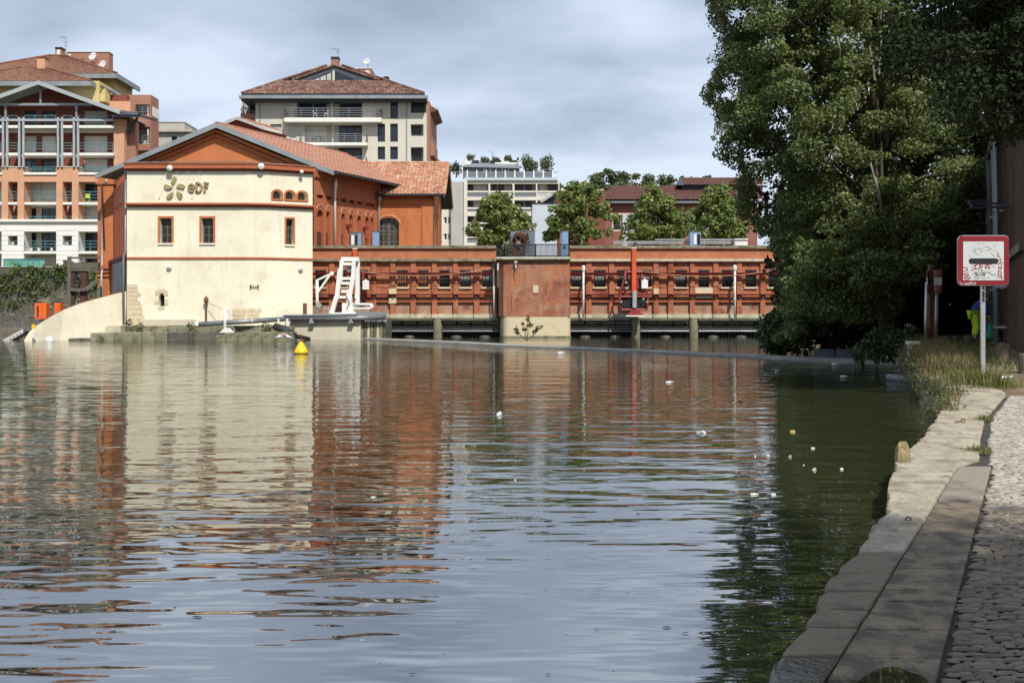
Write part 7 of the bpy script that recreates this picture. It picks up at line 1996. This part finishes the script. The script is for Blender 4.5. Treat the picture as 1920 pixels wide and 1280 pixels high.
def striped_signs():
    Y = 32.0
    b = P(1744, 645, Y); b.z = bank_z(Y)
    t = thing('mooring_beam', b, 'tall rusty steel beam standing in the grass by the water', 'beam')
    x = PX(1745, Y); MB().box(x - .05, x + .05, Y - .02, Y + .0, b.z - .1, PZ(496, Y)).box(x - .055, x - .04, Y - .1, Y + .08, b.z - .1, PZ(497, Y)).box(x + .04, x + .055, Y - .1, Y + .08, b.z - .1, PZ(497, Y)).build('beam', M['rust'], t)
    x = PX(1739, Y) ; MB().box(x - .03, x + .03, Y - .06, Y, b.z - .1, PZ(612, Y)).build('foot_plate', M['rust'], t)
    for (px, w, ang, lab) in ((1737.5, .62, 1.25, 'red white red striped plate turned away, left of the rusty beam'), (1754.5, .55, -1.28, 'red white red striped plate turned away, right of the rusty beam')):
        c = P(px, 627 if px > 1750 else 610, Y + (.12 if px > 1750 else -.1)); c.z = bank_z(Y)
        q = thing('striped_sign', c, lab, 'sign', 'red and white striped signs')
        d = Vector((math.cos(ang), math.sin(ang), 0)); n = Vector((d.y, -d.x, 0))
        za, zb = PZ(506, Y), PZ(549, Y); h = (za - zb) / 3
        for i, m in enumerate((M['sign_red'], M['sign_white'], M['sign_red'])):
            z1 = za - i * h; cc = Vector((c.x, c.y, 0))
            p = [cc - d * w / 2, cc + d * w / 2]; MB().prism([p[0] + Vector((0, 0, z1)), p[1] + Vector((0, 0, z1)), p[1] + Vector((0, 0, z1 - h + .002)), p[0] + Vector((0, 0, z1 - h + .002))], n * .015).build('stripe', m, q)
        MB().tube([c + Vector((.02 if px > 1750 else -.02, .05, -.1)), Vector((c.x + (.06 if px > 1750 else .02), c.y + .05, zb + .3))], .05, 10).build('post', M['galvanised'], q, smooth=True)
striped_signs()

# ------------------------------------------------------------------ bollards, person, bag, bottle, small box
def path_things():
    for (x, y0, y1, w, lab) in ((1776, 613, 627, 13, 'short wooden bollard left of a pair behind the tall grass'), (1791, 614, 628, 13, 'short wooden bollard right of a pair behind the tall grass'), (1816, 623, 639, 15, 'wooden bollard at the worker\'s feet'),
                                (1879, 643, 683, 22, 'thick leaning wooden bollard right of the square sign pole'), (1921, 662, 704, 22, 'wooden bollard cut by the right picture edge')):
        Y = 31.0
        for _ in range(30): Y = F * (CH - bank_z(Y)) / (y1 - HZ)
        Y = min(Y, 34.5)
        b = P(x, y1, Y); b.z = bank_z(Y); r = w / 2 * Y / F; h = (y1 - y0) * Y / F
        o = MB().lathe([(r, -.1), (r, h * .9), (r * .92, h * .985), (r * .7, h)], b, 14, (.05 if y0 == 643 else .0, 0, 1)).build('wooden_bollard', M['bollard_wood'], None, smooth=False, origin=b)
        tag(o, lab, 'bollard', 'wooden bollards along the path')
    c = P(1885, 712, 19.6); c.z = bank_z(19.6) + .02
    o = MB().lathe([(.03, -.1), (.036, -.09), (.036, .05), (.014, .1), (.014, .12)], c + Vector((0, 0, .02)), 10, (1, .2, .1)).build('crushed_bottle', M['clear_plastic'], None, smooth=True, origin=c); tag(o, 'clear crushed bottle lying by the grass tuft', 'bottle')
    MB().lathe([(.016, 0), (.016, .02)], c + Vector((.12, .024, .032)), 8, (1, .2, .1)).build('cap', M['white_paint'], o)
    Y = 28.0; c = P(1716, 650, Y); c.z = bank_z(Y)
    q = thing('pipe_bracket', c, 'pale concrete bracket at the bank edge among nettles', 'bracket')
    pbox('head', M['concrete_pale'], q, 1705, 1727, 640, 646, Y - .2, .3, bevel=.02); pbox('leg', M['concrete'], q, 1706, 1711, 646.2, 668, Y - .15, .2)
path_things()

def worker():
    Y = 35.0; gz = bank_z(Y) + .06
    s = 1.0
    cx = PX(1836, Y)
    t = thing('person', (cx, Y, gz), 'worker in navy jacket and yellow hi-vis trousers bending over beside the path', 'person')
    def skinned(name, verts, edges, radii, m, root=0, lev=2):
        me = bpy.data.meshes.new(name); o0 = org(t)
        me.from_pydata([(v[0] + cx - o0.x, v[1] + Y - o0.y, v[2] + gz - o0.z) for v in verts], edges, [])
        me.materials.append(m)
        o = link_mesh(name, me, t)
        sk = o.modifiers.new('skin', 'SKIN'); sk.use_smooth_shade = True
        for i, r in enumerate(radii):
            sv = me.skin_vertices[0].data[i]; sv.radius = (r, r); sv.use_root = (i == root)
        sb = o.modifiers.new('subsurf', 'SUBSURF'); sb.levels = lev; sb.render_levels = lev
        return o
    # bends to the right: hips left, head to the right
    V = [(-.16, 0, .90), (-.10, 0, 1.02), (.02, -.01, 1.16), (.15, -.01, 1.27), (.22, -.01, 1.31), (.29, -.02, 1.33),            # pelvis, spine, chest, neck, head base
         (-.17, .10, .86), (-.08, .10, .48), (-.14, .10, .10), (-.04, .09, .04),                                            # far leg
         (-.17, -.10, .86), (-.09, -.12, .47), (-.17, -.12, .10), (-.07, -.13, .04),                                          # near leg
         (.12, -.19, 1.22), (.16, -.22, .95), (.27, -.16, .76), (.30, -.13, .69),                                              # near arm
         (.13, .18, 1.22), (.20, .20, .96), (.33, .08, .80), (.36, .06, .73)]
    E = [(0, 1), (1, 2), (2, 3), (3, 4), (4, 5), (0, 6), (6, 7), (7, 8), (8, 9), (0, 10), (10, 11), (11, 12), (12, 13), (3, 14), (14, 15), (15, 16), (16, 17), (3, 18), (18, 19), (19, 20), (20, 21)]
    Rr = [.13, .13, .14, .12, .055, .06, .085, .062, .045, .04, .085, .062, .045, .04, .06, .045, .036, .03, .06, .045, .036, .03]
    skinned('body', V, E, Rr, M['skin'])
    # head with face looking down to the right
    h = Vector((cx + .40, Y - .02, gz + 1.34)); dn = Vector((.75, -.1, -.65)).normalized()
    def ell(c, r, sx, sy, sz, m, nm, n=14):
        prof = [(max(.002, math.sin(math.pi * k / 8)) * r, -math.cos(math.pi * k / 8) * r) for k in range(9)]
        mb = MB(); mb.lathe(prof, (0, 0, 0), n); mb.v = [(c.x + v[0]*sx, c.y + v[1]*sy, c.z + v[2]*sz) for v in mb.v]; return mb.build(nm, m, t, smooth=True)
    ell(h, .115, .95, .78, 1.05, M['skin'], 'head'); ell(h + Vector((-.015, 0, .03)), .122, .95, .82, .95, M['hair'], 'hair')
    MB().lathe([(.004, .0), (.018, -.02), (.012, -.05)], h + dn * .11, 8, -dn).build('nose', M['skin'], t)
    for sy in (-1, 1):
        MB().lathe([(.012, -.006), (.03, 0), (.012, .006)], h + Vector((.0, sy * .092, -.01)), 8, (0, 1, 0)).build('ear', M['skin'], t)
        MB().lathe([(.003, -.006), (.011, 0), (.003, .006)], h + dn * .095 + Vector((.02, sy * .038, .045)), 8, dn).build('eye', M['hair'], t)
    MB().tube([h + dn * .09 + Vector((-.03, -.03, -.055)), h + dn * .095 + Vector((-.03, .03, -.055))], .006, 6).build('mouth', M['ink_red'], t)
    # clothes
    ja = [0, 1, 2, 3]; V2 = [V[0], V[1], V[2], V[3], V[14], V[15], (.24, -.18, .82), V[18], V[19], (.30, .11, .86)]
    skinned('jacket', V2, [(0, 1), (1, 2), (2, 3), (3, 4), (4, 5), (5, 6), (3, 7), (7, 8), (8, 9)], [.155, .165, .175, .15, .085, .068, .055, .085, .068, .055], M['navy_cloth'])
    skinned('jacket_hem', [(-.165, 0, .86), (-.14, 0, .93)], [(0, 1)], [.15, .152], M['hivis']); skinned('shoulder_yoke', [(.17, -.02, 1.25), (.22, -.02, 1.30)], [(0, 1)], [.15, .10], M['hivis'])
    skinned('sleeve_cuff', [(.235, -.185, .84), (.275, -.155, .75)], [(0, 1)], [.066, .060], M['hivis'], lev=1); skinned('sleeve_cuff', [(.29, .12, .88), (.335, .08, .79)], [(0, 1)], [.066, .060], M['hivis'], lev=1)
    skinned('trousers', [V[0], V[6], V[7], (-.135, .10, .18), V[10], V[11], (-.165, -.12, .18)], [(0, 1), (1, 2), (2, 3), (0, 4), (4, 5), (5, 6)], [.15, .105, .085, .075, .105, .085, .075], M['hivis'])
    for (a, b) in (((-.12, .10, .33), (-.125, .10, .27)), ((-.125, -.12, .33), (-.13, -.12, .27))): skinned('reflective_band', [a, b], [(0, 1)], [.088, .086], M['reflective'], lev=1)
    for dy in (.10, -.12): skinned('boot', [(-.15, dy, .14), (-.15, dy, .05), (-.03, dy - .01, .035)], [(0, 1), (1, 2)], [.065, .062, .048], M['boot'], lev=1)
    # hands with five fingers closed on the bag rim
    for (w, sy) in ((Vector((cx + .305, Y - .13, gz + .70)), -1), (Vector((cx + .365, Y + .06, gz + .74)), 1)):
        mb = MB(); mb.tube([w + Vector((0, 0, .04)), w + Vector((.01, 0, -.01)), w + Vector((.02, 0, -.05))], [.028, .036, .034], 8)
        for k in range(4):
            f0 = w + Vector((.02 + .0 * k, -.027 + .018 * k, -.045)); L = (.055, .065, .06, .048)[k]
            mb.tube([f0, f0 + Vector((.015, 0, -L * .6)), f0 + Vector((-.002, 0, -L)), f0 + Vector((-.022, 0, -L * .85))], [.0095, .009, .0085, .007], 6)
        mb.tube([w + Vector((.02, sy * -.03, -.005)), w + Vector((.042, sy * -.035, -.03)), w + Vector((.035, sy * -.02, -.055))], [.011, .010, .008], 6)
        mb.build('hand', M['skin'], t, smooth=True)
    # rubbish bag
    c = Vector((cx + .45, Y - .02, gz)); n = 16; V = []; prof = [(0.0, .24), (.08, .33), (.22, .30), (.40, .19), (.56, .10), (.66, .05)]
    for i, (z, r) in enumerate(prof):
        for j in range(n):
            a = 2 * math.pi * j / n; rr = r * (1 + .13 * math.sin(5 * a + z * 9) + .07 * math.sin(9 * a - z * 5)); V.append((c.x + rr * math.cos(a) - z * .18, c.y + rr * .8 * math.sin(a), c.z + z))
    mb = MB(); mb.add(V, [(i*n+j, i*n+(j+1) % n, (i+1)*n+(j+1) % n, (i+1)*n+j) for i in range(len(prof)-1) for j in range(n)] + [tuple(reversed(range(n))), tuple(range((len(prof)-1)*n, len(prof)*n))])
    tag(mb.build('rubbish_bag', M['green_bag'], None, smooth=True, origin=c), 'green plastic rubbish bag held open by the bending worker', 'bag')
worker()

# ------------------------------------------------------------------ grass, weeds, riverside trees
def blades(name, pts, hmin, hmax, m, parent=None, lean=.5, w=.012):
    n = len(pts); P0 = np.array(pts, float); h = RNG.uniform(hmin, hmax, n)[:, None]
    a = RNG.uniform(0, 2 * np.pi, n); d = np.stack([np.cos(a), np.sin(a), np.zeros(n)], 1); s = np.stack([-np.sin(a), np.cos(a), np.zeros(n)], 1) * w
    ln = RNG.uniform(.1, lean, n)[:, None]; up = np.array([0, 0, 1.0])
    V = np.empty((n, 5, 3)); V[:, 0] = P0 - s; V[:, 1] = P0 + s
    V[:, 2] = P0 + d * h * ln * .35 + up * h * .6 + s * .8; V[:, 3] = P0 + d * h * ln * .35 + up * h * .6 - s * .8; V[:, 4] = P0 + d * h * ln * 1.1 + up * h * (1 - ln * .35)
    V = V.reshape(-1, 3) - np.array(org(parent)) if parent is not None else V.reshape(-1, 3)
    me = bpy.data.meshes.new(name); idx = np.arange(n)[:, None] * 5
    F4 = (idx + np.array([0, 1, 2, 3])); F3 = (idx + np.array([3, 2, 4]))
    loops = np.concatenate([F4, F3], 1).ravel(); me.vertices.add(5 * n); me.vertices.foreach_set('co', V.ravel())
    me.loops.add(len(loops)); me.loops.foreach_set('vertex_index', loops)
    me.polygons.add(2 * n); st = (np.arange(n)[:, None] * 7 + np.array([0, 4])).ravel(); me.polygons.foreach_set('loop_start', st); me.polygons.foreach_set('loop_total', np.tile([4, 3], n))
    me.update(calc_edges=True); me.materials.append(m)
    return link_mesh(name, me, parent)
def vegetation():
    random.seed(17)
    # tall dry grass along the bank top
    pts = []
    for _ in range(240):
        Y = random.uniform(20.3, 35); e = edge_x(Y); x0 = e + random.uniform(.1, 1.0 if Y < 25 else .9)
        for _ in range(40):
            x, y = x0 + random.gauss(0, .14), Y + random.gauss(0, .16)
            if x > e + .05: pts.append((x, y, bank_z(y) - .03))
    tag(blades('dry_grass', pts, .12, .42, M['grass_dry'], None, .6, .008), 'tall dry straw-coloured grass along the bank top', 'grass', kind='stuff')
    pts = []
    for _ in range(150):
        Y = random.uniform(21, 40); e = edge_x(Y); x0 = e + random.uniform(.1, max(.4, wall_x(Y) - e - .2))
        for _ in range(26): x, y = x0 + random.gauss(0, .2), Y + random.gauss(0, .25); pts.append((x, y, bank_z(y) - .0))
    tag(blades('green_grass', pts, .06, .24, M['grass_green'], None, .7, .009), 'short green grass under the trees beside the wall', 'grass', kind='stuff')
    # bright tuft before the sign
    c = P(1838, 742, 18.6); pts = [(c.x + random.gauss(0, .22) + .05, 18.9 + random.gauss(0, .45), bank_z(18.9) - .02) for _ in range(1100)]
    tag(blades('grass_tuft', pts, .10, .34, M['grass_green'], None, .95, .008), 'sunlit yellow-green grass tuft at the foot of the square sign', 'grass', kind='stuff')
    pts = [(edge_x(y) + random.uniform(-.12, .12), y, bank_z(y) - random.uniform(.0, .3)) for y in [random.uniform(14.6, 21) for _ in range(900)]]
    tag(blades('edge_grass', pts, .08, .28, M['grass_dry'], None, 1.2, .007), 'dry grass hanging over the quay edge', 'grass', kind='stuff')
    pts = [(5.95 + random.gauss(0, .05), 11.3 + random.gauss(0, .10), bank_z(11) - .01) for _ in range(0)] + [(edge_x(11.0) + .66 + random.gauss(0, .05), 11.0 + random.gauss(0, .08), bank_z(11)) for _ in range(160)] + [(edge_x(13.9) + .55 + random.gauss(0, .06), 13.9 + random.gauss(0, .08), bank_z(13.9)) for _ in range(120)]
    tag(blades('joint_grass', pts, .03, .10, M['grass_green'], None, 1.0, .005), 'small grass growing in the joints of the paving', 'grass', kind='stuff')
    # weeds on the face of the quay
    cl = []
    for _ in range(70):
        Y = random.uniform(14.4, 34); cl.append(((edge_x(Y) - random.uniform(.0, .22), Y, random.uniform(.1, bank_z(Y) + .12)), random.uniform(.12, .28), random.uniform(.15, .3), random.uniform(.1, .22)))
    q = thing('bank_weeds', (edge_x(24), 24, 0), 'dark leafy weeds growing down the quay face', 'plant')
    cc, nn = clump_points(cl, 120, .2); leaf_mesh('foliage', cc, nn + np.array([-.5, -.5, 0]), .055, M['leaf_weed'], q, .45)
    for (px, py, Y, r, lab) in ((1660, 640, 33, .62, 'leafy nettle bush by the water left of the rusty beam'), (1695, 634, 32, .55, 'leafy nettle bush touching the rusty beam'), (1632, 655, 35, .45, 'low leafy bush behind the steel flap plates')):
        c = P(px, py, Y); b = Vector((c.x, Y, max(0, bank_z(Y) - .3)))
        q = thing('leafy_bush', b, lab, 'bush', 'bushes at the water edge')
        cl = [((c.x + random.gauss(0, r * .55), Y + random.gauss(0, r * .4), c.z + random.gauss(-.1, r * .35)), r * .45, r * .45, r * .3) for _ in range(14)]
        MB().tube([b, c], .03, 5).build('stem', M['bark'], q); cc, nn = clump_points(cl, 70, .3); leaf_mesh('foliage', cc, nn, .17, M['leaf_bush'], q, .5)

    # the big riverside tree: outline measured in the photograph, depth spread about the trunk
    Yt = 41.0
    L_ = [(0, 1322), (60, 1352), (120, 1356), (170, 1328), (220, 1352), (260, 1368), (300, 1360), (330, 1396), (380, 1378), (420, 1412), (470, 1462), (500, 1480), (560, 1478), (600, 1465), (648, 1460)]
    R_ = [(0, 1720), (100, 1760), (250, 1800), (330, 1850), (400, 1840), (480, 1790), (560, 1700), (640, 1640)]
    def inside():
        while True:
            py = random.uniform(-330, 646)
            l = np.interp(py, [a for a, _ in L_], [b for _, b in L_]) if py >= 0 else 1322 + (-py) * .35
            r = np.interp(py, [a for a, _ in R_], [b for _, b in R_]) if py >= 0 else 1720 - (-py) * .1
            px = random.uniform(l + 22, r - 14); k = (px - (l + r) / 2) / ((r - l) / 2)
            dm = 5.2 * math.sqrt(max(.06, 1 - k * k))
            Y = Yt + dm * random.choice([-1, -1, -1, -.8, -.5, 0, .6]) * random.uniform(.6, 1)
            if py > 540: Y = max(Y, 38)
            c = P(px, py, Y)
            if px > 1490 and py > 585: continue
            if c.z > .4: return c
    cl = [(c, rx * random.uniform(.6, 1.35), ry * random.uniform(.6, 1.3), rz * random.uniform(.5, 1.2)) for (c, rx, ry, rz) in rand_clumps(520, inside, .3, .8, .8)]
    # smaller sprays that roughen the outline against the sky
    for py in range(-20, 640, 9):
        l = np.interp(py, [a for a, _ in L_], [b for _, b in L_]); r = random.uniform(.18, .38)
        cl.append((tuple(P(l + random.uniform(-6, 24), py + random.uniform(-6, 6), Yt + random.uniform(-1.5, 1.5))), r * 1.1, r, r))
    base = P(1668, 660, 40.5); base.z = .4
    q = tree('riverside_tree', 'huge leafy riverside tree overhanging the water on the right', 'tree', base, (P(1640, 60, 41).x, 41.2, 13.5), cl, .115, 170, M['leaf_poplar'], M['bark'], .30, None, 40, .05)
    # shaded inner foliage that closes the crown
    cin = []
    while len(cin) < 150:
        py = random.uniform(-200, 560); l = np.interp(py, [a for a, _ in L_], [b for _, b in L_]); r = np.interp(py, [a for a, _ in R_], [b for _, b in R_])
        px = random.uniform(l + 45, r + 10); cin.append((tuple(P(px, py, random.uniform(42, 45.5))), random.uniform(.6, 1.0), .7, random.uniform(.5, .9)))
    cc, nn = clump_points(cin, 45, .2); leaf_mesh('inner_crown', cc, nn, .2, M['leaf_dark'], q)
    # pale dead twigs showing through
    mb = MB()
    for (a, b) in (((1648, 140), (1652, 20)), ((1640, 150), (1628, 75)), ((1640, 330), (1655, 400)), ((1632, 305), (1648, 380)), ((1672, 95), (1648, 130)), ((1570, 70), (1575, 110)), ((1555, 250), (1562, 232))):
        MB().tube([P(*a, 35.6), P((a[0]+b[0])/2 + 2, (a[1]+b[1])/2, 35.5), P(*b, 35.7)], [.035, .025, .012], 5).build('bare_twig', M['bark_pale'], q)
    # dense dark mass behind: understorey on the bank
    def ins2():
        px = random.uniform(1492, 1875); py = random.uniform(60 if px > 1650 else 350, 640) if random.random() < .65 else random.uniform(420, 630); c = P(px, py, random.uniform(46, 54)); c.z = max(c.z, .6); return c
    cl = rand_clumps(190, ins2, .9, 1.6, .9); base = Vector((PX(1640, 49), 49, .5))
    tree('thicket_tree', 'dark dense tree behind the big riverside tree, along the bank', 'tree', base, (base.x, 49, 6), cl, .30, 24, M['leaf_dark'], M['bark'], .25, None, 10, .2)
    # bush dipping in the water at the left end
    cl = []
    for _ in range(30):
        px = random.gauss(1475, 26); py = random.uniform(600, 650); cl.append((tuple(P(max(1440, px), py, random.uniform(41, 43.5))), random.uniform(.3, .55), .45, random.uniform(.25, .45)))
    base = P(1470, 655, 42.5); base.z = -.2
    q = thing('water_bush', base, 'dark green bush dipping into the water left of the flap plates', 'bush')
    mb = MB()
    for c in random.sample(cl, 8): mb.tube([base, Vector(base).lerp(Vector(c[0]), .5) + Vector((0, 0, .15)), c[0]], [.05, .035, .012], 5)
    mb.build('stems', M['bark'], q); cc, nn = clump_points(cl, 60, .3); leaf_mesh('foliage', cc, nn, .17, M['leaf_bush'], q, .8)
    # overhanging tree nearer to the camera, top right
    def ins3():
        while True:
            px = random.uniform(1690, 2080); py = random.uniform(-260, 235)
            if px < 1760 and py > 120 + (px - 1690) * .9: continue
            if py > 190 + (px - 1760) * .35 and px < 1850: continue
            return P(px, py, random.uniform(19.5, 25))
    cl = rand_clumps(95, ins3, .5, .95, .85)
    base = Vector((12.9, 23.5, .7))
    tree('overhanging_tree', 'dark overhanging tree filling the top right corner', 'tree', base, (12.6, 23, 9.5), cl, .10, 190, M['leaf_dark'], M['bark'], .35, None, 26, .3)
    cl = [(tuple(P(px, py, 23)), .35, .35, .3) for px, py in ((1908, 220), (1916, 235), (1903, 232))]
    # tall plane trees on the upper quay, beside and behind the viewer: they cast the foreground shade
    def crown(cx, cy, cz, rx, ry, rz, n):
        out = []
        while len(out) < n:
            u = Vector([random.uniform(-1, 1) for _ in range(3)])
            if u.length > 1: continue
            r = random.uniform(.8, 1.5); out.append(((cx + u.x * rx, cy + u.y * ry, cz + u.z * rz), r, r, r * .85))
        return out
    for (b, top, c, lab) in (((9.5, -6.5, 0.0), (9.0, -6.5, 12), (5.2, -6.0, 11.5, 6.2, 3.2, 4.0, 90), 'tall plane tree on the upper quay just behind the viewer'),
                             ((17.5, 16.5, 0.1), (17, 16.5, 15), (15.0, 16.6, 14.0, 4.2, 3.3, 4.2, 80), 'tall plane tree on the upper quay beside the viewer, right of the frame'),
                             ((18.5, 27.5, 0.3), (18, 27.5, 15), (17.5, 27.0, 12.0, 4.6, 4.6, 3.6, 60), 'tall plane tree on the upper quay behind the brick wall, right of the frame')):
        cl = crown(*c); tree('quay_plane_tree', lab, 'tree', b, top, cl, .42, 9, M['leaf_plane'], M['bark_pale'], .4, 'plane trees on the upper quay', 16, .25)
vegetation()
